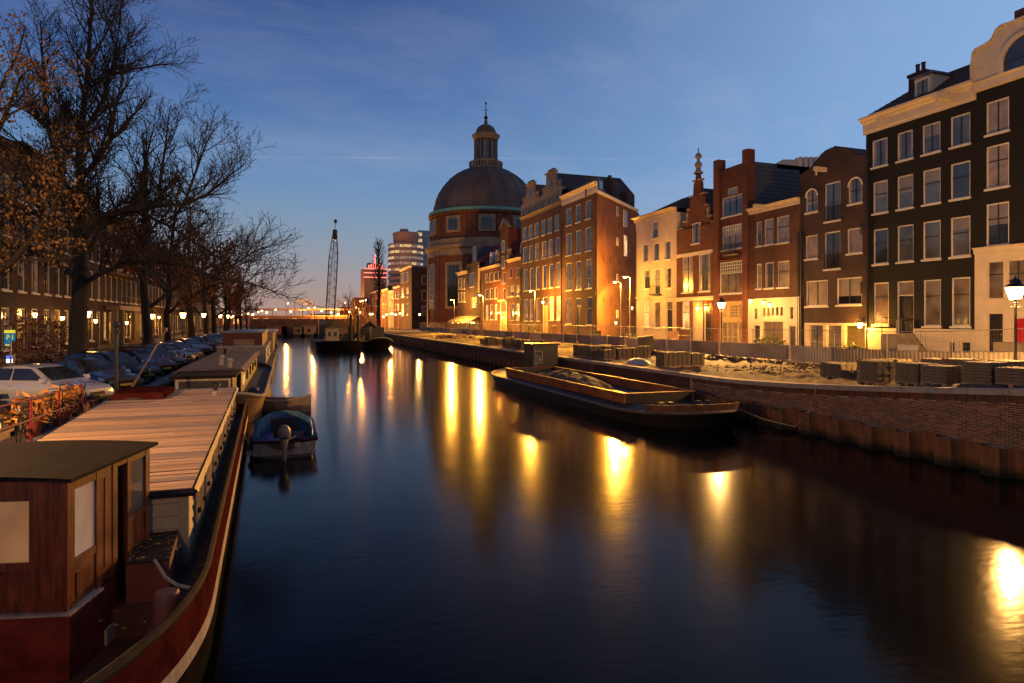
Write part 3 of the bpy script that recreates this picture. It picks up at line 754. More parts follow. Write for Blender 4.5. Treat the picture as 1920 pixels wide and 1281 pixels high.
for o_, st, pn, kd in sp:
    window(C_, T0, 1, *o_, sty=st, pane=pn)
    if kd == 'arch':                             # brick spandrels turn the head into an arch
        a, b_, c, d = o_; r_ = (b_-a)/2; ym = (a+b_)/2; zc_ = d - r_
        for sgn in (-1, 1):
            arc = [(ym + sgn*r_*math.cos(k*math.pi/16), zc_ + r_*math.sin(k*math.pi/16)) for k in range(9)]
            MB().prism(arc + [(ym + sgn*r_, d)] , 'x', T0-.004, T0+.15).build('spandrel', M_dbrick, C_)
        fr = MB()
        pts = [(T0-.01, ym + r_*.98*math.cos(k*math.pi/16), zc_ + r_*.98*math.sin(k*math.pi/16)) for k in range(17)]
        fr.tube(pts, .06, 6).build('arch_frame', M_white, C_)
for k in (1, 4): railing(C_, T0-.03, sp[k][0][0]+.02, sp[k][0][1]-.02, sp[k][0][2]+.05, sp[k][0][2]+1.0, 12)
# wavy gable
gp_ = [(yC1, zcw), (yC1, zz(Z6, 1040, 214))]
for (x, y) in ((1075, 190), (1105, 165), (1130, 132), (1155, 100), (1180, 78), (1215, 62), (1250, 56), (1285, 60), (1315, 68), (1340, 84), (1365, 98), (1400, 100)):
    gp_.append((yy(Z6, x), zz(Z6, x, y)))
gp_ += [(yC0, gp_[-1][1]), (yC0, zcw)]
# the wall rises behind the upper windows, so cut it around them
ops_hi = [s_[0] for s_ in sp if s_[0][3] >= zcw]
gg = MB(); prof = gp_[1:-1]
def gtop(y):
    for (u0, w0), (u1, w1) in zip(prof, prof[1:]):
        if u1 - 1e-6 <= y <= u0 + 1e-6: return w0 + (w1-w0)*((u0-y)/(u0-u1) if u0 > u1 else 0)
    return prof[-1][1]
ysl = sorted({p_[0] for p_ in prof} | {o_[0] for o_ in ops_hi} | {o_[1] for o_ in ops_hi} | {yC0 + (yC1-yC0)*k/30 for k in range(31)})
for a, b_ in zip(ysl, ysl[1:]):
    zlo = zcw
    for o_ in ops_hi:
        if o_[0] - 1e-6 <= a and b_ <= o_[1] + 1e-6: zlo = max(zlo, o_[3])
    gg.hexa([(T0, a, zlo), (T0+.3, a, zlo), (T0+.3, b_, zlo), (T0, b_, zlo)], [(T0, a, gtop(a)), (T0+.3, a, gtop(a)), (T0+.3, b_, gtop(b_)), (T0, b_, gtop(b_))])
gg.build('gable', M_dbrick, C_)
MB().tube([(T0+.12, u, w+.03) for u, w in prof], .13, 6).build('gable_coping', M_dbrick, C_)
hoist(C_, T0, 1, yy(Z6, 1185), zz(Z6, 1185, 190))
M_garage = mat('garage_interior', (0.30, 0.24, 0.15), 0.8, var=0.2)
box('garage_back', M_garage, C_, T0+1.6, T0+1.7, garage[0], garage[1], 1.4, garage[3])
for x in (42, 200, 358): box('pillar', M_cream, C_, T0-.02, T0+.2, yy(ZB, x+26), yy(ZB, x-2), 1.5, garage[3])
for a, b_ in ((70, 195), (222, 350)):
    window(C_, T0+.08, 1, yy(ZB, b_), yy(ZB, a), 1.52, garage[3]-.02, sty=([.5], [.45]), pane=G_dim, fm=M_cream, sill=False)
box('lintel', M_cream, C_, T0-.03, T0+.2, garage[0], garage[1], garage[3]-.06, garage[3]+.1)
shell(C_, M_dbrick, T0, 1, yC0, yC1, 1.4, zcw, 11, flat=False)
gabled(C_, M_tile, T0, 1, yC0+.1, yC1-.1, zcw-.1, zcw + 1.9, 11)
plant_mat = mat('potted_leaves', (0.10, 0.13, 0.035), 0.6, var=0.4, vscale=8)

# ---- D: low brick house with a white ground floor
yD0, yD1 = yC1 + .003, yy(Z6, 745)
D_ = house('canal_house', 'low brown brick house with white ground floor, slit vents and sloping tiled roof', yD0, yD1, M_bbrown)
sp = [(op(Z6, 787, 817, 475, 615), 'sash', None, ''), (op(Z6, 833, 885, 460, 605), 'sash', G_curt, ''), (op(Z6, 903, 975, 443, 595), 'sash', G_curt, ''),
      (op(Z6, 787, 817, 716, 857), 'sash', G_curt, ''), (op(Z6, 836, 887, 708, 855), 'sash', None, ''), (op(Z6, 907, 975, 700, 850), 'sash', G_curt, '')]
zg = zz(Z6, 890, 915); zt = zz(Z6, 890, 405)
facade(D_, M_bbrown, T0, 1, yD0, yD1, zg, zt, [s_[0] for s_ in sp]); win_set(D_, T0, 1, sp)
T1 = T0 - .10
gs = [op(Z6, 824+k*25, 839+k*25, 968-k*1, 1015-k, T1) for k in range(5)] + [op(Z6, 777, 792, 972, 1030, T1), op(Z6, 980, 997, 965, 1030, T1)]
gd = [op(Z6, 772, 808, 1065, 1175, T1), op(Z6, 975, 1012, 1068, 1180, T1)]; gw = op(Z6, 825, 942, 1042, 1175, T1)
gd = [(a, b_, 1.62, d) for a, b_, c, d in gd]; gw = (gw[0], gw[1], 1.75, gw[3])
facade(D_, M_cream, T1, 1, yD0, yD1, 1.4, zg, gs + gd + [gw], dep=.25, name='ground_floor')
for o_ in gs: box('vent', M_door, D_, T1+.18, T1+.24, *o_)
for o_ in gd: door(D_, T1, 1, *o_, fm=M_cream)
window(D_, T1, 1, *gw, sty='cas', pane=G_dim, fm=M_cream)
box('ledge', M_cream, D_, T1-.02, T0+.02, yD0, yD1, zg, zg+.06)
shell(D_, M_bbrown, T0, 1, yD0, yD1, 1.4, zt, 10, flat=False)
cornice(D_, M_cream, T0, 1, yD0, yD1, zt-.02, zz(Z6, 890, 378)+.1, .35)
pitched(D_, M_tile_red, T0-.1, 1, yD0, yD1, zt+.38, zt+1.8, 10, hip=0.0)
hoist(D_, T0-.2, 1, yy(Z6, 845), zt+.2)

# ---- E: tall narrow house between two piers
yE0, yE1 = yD1 + .003, yy(Z6, 551)
E_ = house('canal_house', 'tall narrow red brick house with two square piers and slate side wall', yE0, yE1, M_bred)
ym0, ym1 = yy(Z6, 716), yy(Z6, 578)
sp = [(op(Z6, 592, 710, 326, 440), 'tri', G_sky, ''), (op(Z6, 622, 682, 280, 318), 'plain', G_curt, 'nosill'),
      (op(Z6, 592, 706, 545, 632), 'tri', G_sky, ''), (op(Z6, 592, 706, 494, 543), ([.12,.24,.36,.48,.6,.72,.84], [.5]), G_dim, 'nosill'),
      (op(Z6, 578, 716, 766, 885), 'tri', G_dim, ''), (op(Z6, 578, 716, 702, 764), ([.1,.2,.3,.4,.5,.6,.7,.8,.9], [.33, .66]), G_dim, 'nosill')]
zt = zz(Z6, 650, 160); zg = zz(Z6, 650, 930)
facade(E_, M_bred, T0, 1, ym0, ym1, zg, zt, [s_[0] for s_ in sp]); win_set(E_, T0, 1, sp)
railing(E_, T0-.25, sp[2][0][0]+.5, sp[2][0][1]-.5, sp[2][0][2]-.45, sp[2][0][2]+.5, 10)
box('balcony_floor', M_stone, E_, T0-.3, T0-.01, sp[2][0][0]+.45, sp[2][0][1]-.45, sp[2][0][2]-.55, sp[2][0][2]-.46)
cornice(E_, M_bred, T0, 1, ym0, ym1, zz(Z6, 650, 700), zz(Z6, 650, 690), .25, 'string_course')
box('pier', M_bred, E_, T0-.18, T0+.6, ym1, yE1, 1.4, zz(Z6, 564, 125)); box('pier', M_bred, E_, T0-.18, T0+.6, yE0, ym0, 1.4, zz(Z6, 732, 62))
facade(E_, M_bred, T0, 1, ym0, ym1, zt, zt + .01, [], name='parapet_line')
MB().prism([(ym0, zt), (ym1, zt), (ym1, zz(Z6, 580, 187)), (ym0, zz(Z6, 716, 142))], 'x', T0, T0+.35).build('parapet', M_bred, E_)
M_ywood = mat('ochre_woodwork', (0.40, 0.27, 0.12), 0.55, var=0.15)
go = [op(ZC, 985, 1035, 185, 320), op(ZC, 1055, 1145, 178, 320), op(ZC, 1160, 1210, 172, 318), op(ZC, 975, 1145, 358, 580), op(ZC, 1160, 1212, 358, 580)]
go = [(a, b_, c if i < 3 else 1.62, d) for i, (a, b_, c, d) in enumerate(go)]
facade(E_, M_ywood, T0, 1, ym0, ym1, 1.4, zg, go, name='shop_front')
for i, o_ in enumerate(go): window(E_, T0, 1, *o_, sty=([.25,.5,.75], [.25,.5,.75]) if i < 3 else ([.33,.66], [.5]), pane=G_dim, fm=M_ywood, sill=False)
shell(E_, M_slate, T0+.3, 1, yE0+.05, yE1-.05, 1.4, zt, 8, flat=False)
xE = T0+8.3; zk = zz(Z6, 755, 125); zk2 = zk - 1.1
# slate-hung side wall: rows of real courses
sl = MB()
for i in range(22):
    za_ = zz(Z6, 760, 395) - .3 + i * .31; zb_ = za_ + .33
    top = lambda x: zk + (zk2 - zk) * (x - T0) / 8.3
    x1 = xE
    if za_ > zk2: x1 = T0 + 8.3 * (zk - za_) / (zk - zk2)
    if x1 < T0 + .7: break
    sl.hexa([(T0+.6, yE0-.03, za_), (x1, yE0-.03, za_), (x1, yE0+.04, za_), (T0+.6, yE0+.04, za_)], [(T0+.6, yE0+.02, zb_), (x1, yE0+.02, zb_), (x1, yE0+.06, zb_), (T0+.6, yE0+.06, zb_)])
sl.build('slate_courses', M_slate, E_, kind='stuff')
MB().prism([(T0+.35, zt), (xE, zt), (xE, zk2), (T0+.35, zk)], 'y', yE0+.05, yE1-.05).build('roof', M_slate, E_)

# ---- F: stepped gable with finial
yF0, yF1 = yE1 + .003, yy(Z6, 331)
F_ = house('canal_house', 'red brick house with stepped stone gable, tall finial and lit porch', yF0, yF1, M_bred)
sp = [(op(Z6, 418, 464, 482, 600), 'cas', G_sky, ''), (op(Z6, 363, 425, 672, 880), 'up2', G_curt, ''), (op(Z6, 457, 523, 658, 873), 'cross', G_sky, ''),
      (op(Z6, 362, 405, 930, 1085), 'sash', G_lit, '')]
dr = op(Z6, 488, 527, 945, 1110); dr = (dr[0], dr[1], 1.8, dr[3]); po = op(Z6, 412, 482, 930, 1110); po = (po[0], po[1], 1.8, po[3])
zt = zz(Z6, 440, 505)
facade(F_, M_bred, T0, 1, yF0, yF1, 1.4, zt, [(s_[0][0], s_[0][1], s_[0][2], min(zt, s_[0][3])) for s_ in sp] + [dr, po], dep=.12)
win_set(F_, T0, 1, sp); door(F_, T0, 1, *dr)
box('porch_panel', M_cream, F_, T0+.2, T0+.24, *po)
box('porch_lintel', M_cream, F_, T0-.15, T0+.02, yy(Z6, 548), yy(Z6, 337), zz(Z6, 440, 928), zz(Z6, 440, 905))
box('band', M_cream, F_, T0-.05, T0+.02, yF0, yF1, zz(Z6, 440, 668), zz(Z6, 440, 648))
gl = [(335, 515), (362, 500), (366, 470), (385, 462), (388, 405), (398, 395), (400, 345), (418, 325), (422, 250), (432, 240), (434, 200), (450, 200)]
yc = yy(Z6, 442)
L_ = [(yy(Z6, x), zz(Z6, 442, y)) for x, y in gl]
L_ = [(yc + (u-yc), w) for u, w in L_]
Rr = [(2*yc - u, w) for u, w in reversed(L_)]
Rr = [(max(yF0, u), w) for u, w in Rr]; L_[0] = (yF1, L_[0][1]); Rr[-1] = (yF0, Rr[-1][1])
hole = sp[0][0]
for seg in (L_ + [(yc, L_[-1][1])], ):
    pass
gpf = [(yF1, zt)] + L_ + Rr + [(yF0, zt)]
MB().prism(gpf, 'x', T0+.13, T0+.4).build('gable', M_bred, F_)
st_ = MB()
for (u0, w0), (u1, w1) in zip(L_, L_[1:]):
    for s_ in (1, -1):
        f_ = lambda u: u if s_ > 0 else 2*yc-u
        if abs(u0-u1) > .12:
            a_, b2 = sorted((f_(u0), f_(u1))); st_.box(T0+.02, T0+.48, max(yF0, a_-.06), b2+.06, max(w0, w1)-.02, max(w0, w1)+.12)
st_.build('gable_coping', M_stone, F_)
wz = L_[-1][1]
MB().lathe([(.42, wz), (.42, wz+.15), (.26, wz+.25), (.2, wz+.5), (.34, wz+.75), (.3, wz+.95), (.14, wz+1.1), (.12, wz+1.3), (.34, wz+1.55), (.2, wz+1.8), (.06, wz+1.9), (.05, wz+2.3), (.001, wz+2.35)], (T0+.26, yc), 10).build('finial', M_stone, F_, smooth=True)
for s_ in (1, -1):
    u = yc + s_*(L_[3][0]-yc); u = max(yF0+.3, min(yF1-.3, u))
    MB().lathe([(.22, L_[3][1]), (.16, L_[3][1]+.4), (.24, L_[3][1]+.7), (.1, L_[3][1]+1.0), (.001, L_[3][1]+1.15)], (T0+.26, u), 8).build('obelisk', M_stone, F_)
shell(F_, M_bred, T0, 1, yF0, yF1, 1.4, zt, 10, flat=False)
zrg = zz(Z6, 440, 310)
gabled(F_, M_tile, T0+.2, 1, yF0, yF1, zt, zrg+.5, 10)
wall_lantern(None, T0-.35, yy(ZC, 755), zz(ZC, 755, 220), 1, 'bright lantern in the porch of the stepped-gable house', 120)
wall_lantern(None, T0-.30, yy(ZC, 835), zz(ZC, 835, 215), 1, 'small lantern over the door right of the lit porch', 45, r=.1)

# ---- G: white house
yG0, yG1 = yF1 + .003, yy(Z6, 98)
G_h = house('canal_house', 'white plastered three-bay house with moulded cornice beside the alley', yG0, yG1, M_cream)
M_plaster = mat('white_plaster', (0.50, 0.40, 0.31), 0.8, var=0.15, vscale=1.0, bump=0.1, bscale=30)
sp = [(op(Z6, 190, 225, 472, 570), 'plain', G_dark, ''), (op(Z6, 135, 168, 605, 705), 'sash2', G_sky, ''), (op(Z6, 199, 232, 598, 698), 'sash2', G_sky, ''), (op(Z6, 263, 297, 585, 690), 'sash2', G_sky, ''),
      (op(Z6, 144, 178, 752, 860), 'sash2', G_dark, ''), (op(Z6, 205, 237, 745, 893), 'sash', G_dark, ''), (op(Z6, 268, 303, 738, 857), 'sash2', G_dark, ''),
      (op(Z6, 142, 174, 935, 1080), 'sash', G_lit, ''), (op(Z6, 203, 238, 932, 1085), 'sash', G_dim, '')]
dr = op(Z6, 272, 307, 930, 1110); dr = (dr[0], dr[1], 1.75, dr[3])
zt = zz(Z6, 210, 465); zt = zz(Z6, 210, 452)
facade(G_h, M_plaster, T0, 1, yG0, yG1, 1.4, zt, [s_[0] for s_ in sp] + [dr], dep=.22); win_set(G_h, T0, 1, sp); door(G_h, T0, 1, *dr, light=.7)
railing(G_h, T0-.4, sp[5][0][0]-.2, sp[5][0][1]+.2, sp[5][0][2]+.05, sp[5][0][2]+.9, 8)
box('balcony_floor', M_black, G_h, T0-.45, T0-.01, sp[5][0][0]-.25, sp[5][0][1]+.25, sp[5][0][2]-.05, sp[5][0][2]+.04)
box('string_course', M_plaster, G_h, T0-.10, T0+.01, yG0, yG1, zz(Z6, 210, 912), zz(Z6, 210, 900))
shell(G_h, M_plaster, T0, 1, yG0, yG1, 1.4, zt, 10, flat=False)
cornice(G_h, M_plaster, T0, 1, yG0, yG1+.2, zt-.02, zz(Z6, 210, 425), .55)
pitched(G_h, M_tile, T0+.1, 1, yG0, yG1-.1, zz(Z6, 210, 425)-.05, zz(Z6, 330, 300)+.6, 9, hip=1.7)
for f_ in (.36, .5, .64):
    pass

# ---- H: corner house, its long side wall runs back at an angle along the alley
yH0, yH1 = yy(Z5, 945), yy(Z5, 764)
H_ = house('corner_house', 'tall brown brick corner house with white cornice and bare sodium-lit side wall', yH0, yH1, M_bbrown)
sp = []
for r_, st in (([(783,812,585,672),(833,860,567,660),(884,913,550,645)], 'six'), ([(783,812,715,832),(834,862,702,820),(884,915,690,812)], 'six'), ([(783,812,870,1015),(833,862,865,1010),(884,917,855,1008)], 'six')):
    os_ = [op(Z5, *w) for w in r_]; c = sum(o_[2] for o_ in os_)/3; d = sum(o_[3] for o_ in os_)/3
    sp += [((a, b_, c, d), st, G_sky, '') for a, b_, _, _ in os_]
sp += [(op(Z5, 783, 812, 1058, 1190), 'sash', G_dim, ''), (op(Z5, 888, 920, 1050, 1195), 'sash', G_dark, '')]
dr = op(Z5, 835, 862, 1055, 1205); dr = (dr[0], dr[1], 1.9, dr[3])
zt = zz(Z5, 850, 540)
facade(H_, M_bbrown, T0, 1, yH0, yH1, 1.4, zt, [s_[0] for s_ in sp] + [dr]); win_set(H_, T0, 1, sp); door(H_, T0, 1, *dr, light=.9)
zc1 = zz(Z5, 850, 488)
cornice(H_, M_cream, T0, 1, yH0-.1, yH1, zt-.02, zc1, .5)
p0 = Vector((T0, yH0, 0)); p1 = Vector((46.5, 79.0, 0)); dv = (p1-p0); LH = dv.length; dv.normalize(); nv = Vector((dv.y, -dv.x, 0))
side = MB().add([(p0.x, p0.y, 1.4), (p1.x, p1.y, 1.4), (p1.x, p1.y, zt-.1), (p0.x, p0.y, zt-.1), (T0+13, yH1+2, 1.4), (T0+13, yH1+2, zt-.1), (T0, yH1, 1.4), (T0, yH1, zt-.1)], [(0,1,2,3), (1,4,5,2), (4,6,7,5), (3,2,5,7)])
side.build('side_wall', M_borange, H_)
def side_pt(u, z, k=0.0): q = p0 + dv*u + nv*k; return (q.x, q.y, z)
ed = MB().hexa([side_pt(-.05, zt-.12, -.02), side_pt(LH, zt-.12, -.02), side_pt(LH, zt-.12, .2), side_pt(-.05, zt-.12, .2)], [side_pt(-.05, zt+.2, -.02), side_pt(LH, zt+.2, -.02), side_pt(LH, zt+.2, .25), side_pt(-.05, zt+.2, .25)])
ed.build('roof_edge', M_white, H_)
def side_u(px):                                 # where a pixel column meets the side wall
    a = _a(px); d = Vector((CY*a + SY, CY - SY*a)); n_ = Vector((nv.x, nv.y)); k = n_.dot(Vector((p0.x, p0.y))) / n_.dot(d)
    return (d*k - Vector((p0.x, p0.y))).dot(Vector((dv.x, dv.y))), k
for (x0, x1, y0_, y1_, pn) in ((1047,1056,580,628,G_curt), (1083,1101,598,685,G_curt), (1046,1056,740,782,G_lit), (1085,1101,728,838,G_lit), (1047,1056,930,972,G_curt), (1045,1056,1118,1160,G_lit)):
    (ua, k0), (ub, k1) = side_u(Z5[0]+x0/Z5[2]), side_u(Z5[0]+x1/Z5[2]); km = (k0+k1)/2
    z1_ = CAMH + (600-(Z5[1]+y0_/Z5[2]))/FPX*km; z0_ = CAMH + (600-(Z5[1]+y1_/Z5[2]))/FPX*km
    w = MB().hexa([side_pt(ua, z0_, -.03), side_pt(ub, z0_, -.03), side_pt(ub, z0_, .05), side_pt(ua, z0_, .05)], [side_pt(ua, z1_, -.03), side_pt(ub, z1_, -.03), side_pt(ub, z1_, .05), side_pt(ua, z1_, .05)]).build('window', M_cream, H_)
    MB().quad(side_pt(ua+.08, z0_+.08, .055), side_pt(ub-.08, z0_+.08, .055), side_pt(ub-.08, z1_-.08, .055), side_pt(ua+.08, z1_-.08, .055)).build('pane', pn, w, fix=False)
MB().hexa([(T0+.6, yH0+1.0, zt-.1), (45.5, 79.6, zt-.1), (T0+12, yH1+1, zt-.1), (T0+.6, yH1, zt-.1)], [(T0+2.2, yH0+2.6, zt+1.1), (44, 80.5, zt+1.1), (T0+10, yH1, zt+1.1), (T0+2.2, yH1-.3, zt+1.1)]).build('roof', M_slate, H_)
def side_box(name, m, u0, u1, k0, k1, z0, z1, par): return MB().hexa([side_pt(u0, z0, k0), side_pt(u1, z0, k0), side_pt(u1, z0, k1), side_pt(u0, z0, k1)], [side_pt(u0, z1, k0), side_pt(u1, z1, k0), side_pt(u1, z1, k1), side_pt(u0, z1, k1)]).build(name, m, par)
u_, k_ = side_u(Z5[0]+1070/Z5[2]); side_box('chimney', M_dbrick, u_-1.6, u_+1.4, -1.7, -.6, zt-.1, zt+2.9, H_)
side_box('chimney_pot', M_tile, u_-1.2, u_-.7, -1.4, -1.0, zt+2.9, zt+3.6, H_)
u_, k_ = side_u(Z5[0]+986/Z5[2]); d_ = side_box('dormer', M_slate, u_-1.0, u_+.8, -2.2, -.5, zt, zt+2.2, H_); side_box('pane', G_sky, u_-.7, u_+.5, -.49, -.46, zt+.5, zt+1.8, d_)
side_box('penthouse', M_dbrick, LH-3.2, LH-.1, -3.5, -.3, zt-.1, zt+2.3, H_)

# ---- I: twin ornate gables, six bays
yI0, yI1 = yH1 + .003, yy(Z5, 549)
I_ = house('canal_house', 'brown brick double house with two ornate stone-topped gables and six bays', yI0, yI1, M_bbrown)
sp = []
for r_, st in (([(557,578,682,752),(587,607,672,745),(618,640,660,738),(655,676,650,728),(688,710,640,718),(725,746,627,708)], 'sash'),
               ([(558,580,787,865),(590,609,777,862),(622,641,770,857),(657,680,760,850),(692,713,752,842),(727,748,745,835)], 'sash'),
               ([(562,582,900,1015),(594,613,897,1012),(625,644,892,1010),(660,682,885,1008),(695,716,880,1003),(730,750,875,1000)], 'sash')):
    os_ = [op(Z5, *w) for w in r_]; c = sum(o_[2] for o_ in os_)/6; d = sum(o_[3] for o_ in os_)/6
    sp += [((a, b_, c, d), st, rh.choice((G_dark, G_sky)), '') for a, b_, _, _ in os_]
for k, w in enumerate([(565,585,1062,1175),(594,612,1060,1175),(628,646,1056,1175),(697,720,1047,1172),(732,755,1045,1170)]):
    sp.append((op(Z5, *w), 'sash', (G_dim, G_dim, G_dim, G_lit, G_lit)[k], ''))
dr = op(Z5, 662, 690, 1050, 1195); dr = (dr[0], dr[1], 2.0, dr[3])
zt = zz(Z5, 655, 606)
facade(I_, M_bbrown, T0, 1, yI0, yI1, 1.4, zt, [s_[0] for s_ in sp] + [dr]); win_set(I_, T0, 1, sp); door(I_, T0, 1, *dr, m=M_ywood, light=1.2)
shell(I_, M_bbrown, T0, 1, yI0, yI1, 1.4, zt, 11, flat=False)
za = zt + 1.9
att = [(yI0 + (yI1-yI0)*(k+.5)/6 - .42, yI0 + (yI1-yI0)*(k+.5)/6 + .42, zt+.45, zt+1.35) for k in range(6)]
facade(I_, M_stone, T0-.04, 1, yI0, yI1, zt, za, att, name='attic_wall')
for o_ in att: window(I_, T0-.04, 1, *o_, sty='plain', pane=G_dark, fm=M_stone, sill=False)
cornice(I_, M_stone, T0, 1, yI0, yI1, zt-.1, zt+.35, .4, 'string_course')
W_ = (yI1-yI0)/2
for k in range(2):
    a = yI0 + k*W_; ymid = a + W_/2
    sh = [(-.5, 0), (-.5, .35), (-.40, .5), (-.30, .75), (-.27, 1.5), (-.20, 1.75), (-.19, 3.0), (-.12, 3.15), (-.12, 3.55)]
    poly = [(ymid + u*W_, za + w) for u, w in sh] + [(ymid - u*W_, za + w) for u, w in reversed(sh)]
    MB().prism(poly, 'x', T0-.05, T0+.4).build('gable', M_stone, I_)
    for u in (-.36, .36): MB().lathe([(.3, za+.5), (.2, za+.9), (.32, za+1.3), (.1, za+1.6), (.001, za+1.7)], (T0+.15, ymid+u*W_), 8).build('scroll', M_stone, I_)
    MB().box(T0-.3, T0+.4, ymid-.2*W_, ymid+.2*W_, za+3.0, za+3.18).build('gable_cornice', M_stone, I_)
    MB().box(T0-.09, T0-.06, ymid-.35, ymid+.35, za+1.0, za+2.1).build('gable_window', G_dark, I_)
    gabled(I_, M_tile_red if k else M_tile, T0, 1, a+.05, a+W_-.05, za, za+3.1, 11)
wall_lantern(None, T0-.4, yy(Z5, 676), zz(Z5, 676, 1078), 1, 'lantern on a bracket at the ochre door of the twin-gable house', 160, r=.2)

# ---- J: neck-gable house with two side wings under red roofs
yJ0, yJ1 = yI1 + .003, yy(ZA, 366)
J_ = house('canal_house', 'red brick row with slim neck gable, red tiled roofs and a floodlit doorway', yJ0, yJ1, M_bred)
sp = []
for w in [(425,457,510,605),(473,507,497,600),(523,560,490,588),(575,598,480,582),(428,460,685,800),(478,512,675,797),(530,563,668,795),(432,460,865,1035),(480,512,860,1035),(535,563,860,1035),
          (710,738,447,555),(783,812,440,548),(676,698,650,775),(712,752,645,770),(775,815,640,768),(720,755,850,1040),(780,815,850,1040)]:
    sp.append((op(ZA, *w), 'cas' if w[2] < 820 else 'sash', (G_lit if rh.random() < .25 else G_dim) if w[2] > 820 else rh.choice((G_dark, G_dark, G_sky)), ''))
for w in [(622,655,495,620),(628,655,680,810)]: sp.append((op(ZA, *w), 'sash', G_dark, ''))
dr = op(ZA, 608, 676, 840, 1110); dr = (dr[0], dr[1], 1.8, dr[3])
zt = zz(ZA, 600, 402)
facade(J_, M_bred, T0, 1, yJ0, yJ1, 1.4, zt, [s_[0] for s_ in sp] + [dr]); win_set(J_, T0, 1, sp); door(J_, T0, 1, *dr, m=M_ywood, fm=M_cream, light=1.5)
for s_ in (-1, 1): box('door_surround', M_cream, J_, T0-.12, T0+.02, (dr[0] if s_ < 0 else dr[1])-.16, (dr[0] if s_ < 0 else dr[1])+.16, 1.4, dr[3]+.2)
box('door_hood', M_cream, J_, T0-.5, T0+.02, dr[0]-.35, dr[1]+.35, dr[3]+.2, dr[3]+.5)
M_shut = mat('red_shutter', (0.30, 0.015, 0.02), 0.5)
for u in (-.02, ):
    o_ = sp[10][0]; w_ = .5
    for a in (o_[0]-w_-.05, o_[1]+.05): box('shutter', M_shut, J_, T0-.05, T0-.003, a, a+w_, o_[2], o_[3])
n0, n1 = yy(ZA, 684), yy(ZA, 600); ym = (n0+n1)/2; zn = zz(ZA, 640, -70)
nk = [(n1+1.6, zt), (n1+1.5, zt+.8), (n1+.7, zt+1.2), (n1+.3, zt+2.0), (n1+.05, zt+2.6), (n1, zn-.9), (n1+.25, zn-.85), (ym, zn+.4)]
nk = nk + [(2*ym-u, w) for u, w in reversed(nk[:-1])]
MB().prism(nk, 'x', T0-.03, T0+.4).build('neck_gable', M_bred, J_)
for w in [(619,652,130,255),(620,652,305,445)]:
    o_ = op(ZA, *w); window(J_, T0-.03, 1, *o_, sty='sash', pane=G_sky, rec=-.075)
for s_ in (-1, 1): MB().lathe([(.5, zt+.7), (.62, zt+1.1), (.35, zt+1.7), (.5, zt+2.1), (.1, zt+2.5)], (T0+.05, ym+s_*(n1-ym+.8)), 8).build('scroll', M_stone, J_)
MB().prism([(n1+.3, zn-.9), (ym, zn+.55), (n0-.3, zn-.9), (n0-.3, zn-.72), (ym, zn+.75), (n1+.3, zn-.72)], 'x', T0-.2, T0+.45).build('pediment', M_stone, J_)
shell(J_, M_bred, T0, 1, yJ0, yJ1, 1.4, zt, 10, flat=False)
cornice(J_, M_cream, T0, 1, n1+.05, yJ1, zt-.3, zt+.15, .5); cornice(J_, M_cream, T0, 1, yJ0, n0-.05, zt-.1, zt+.35, .5)
pitched(J_, M_tile_red, T0+.0, 1, n1, yJ1, zt+.1, zt+6.2, 10, hip=0); pitched(J_, M_tile_red, T0, 1, yJ0, n0, zt+.3, zt+6.2, 10, hip=0)
gabled(J_, M_tile_red, T0, 1, n0-.3, n1+.3, zt, zn-.6, 10)
for x, y in ((458, 350), (523, 330), (805, 260)):
    yw, zw = yy(ZA, x), zz(ZA, x, y)
    d_ = MB().prism([(yw-.55, zw-1.6), (yw+.55, zw-1.6), (yw+.55, zw+.9), (yw+.3, zw+1.35), (yw, zw+1.5), (yw-.3, zw+1.35), (yw-.55, zw+.9)], 'x', T0+.5, T0+3.2).build('dormer', M_white, J_)
    MB().box(T0+.46, T0+.49, yw-.28, yw+.28, zw-1.0, zw+.7).build('pane', G_dark, d_)
for x, z_, lab, pw_ in ((625, 955, 'bright lantern left of the floodlit doorway of the neck-gable house', 320), (660, 1010, 'lantern right of the floodlit doorway of the neck-gable house', 220)):
    wall_lantern(None, T0-.55, yy(ZA, x), zz(ZA, x, z_), 1, lab, pw_, r=.17)
wall_lantern(None, T0-.3, yy(ZA, 512), zz(ZA, 512, 960), 1, 'small lantern between ground-floor windows left of the floodlit doorway', 45, r=.12)
wall_lantern(None, T0-.3, yy(ZA, 800), zz(ZA, 800, 955), 1, 'small lantern at the window right of the floodlit doorway', 40, r=.12)

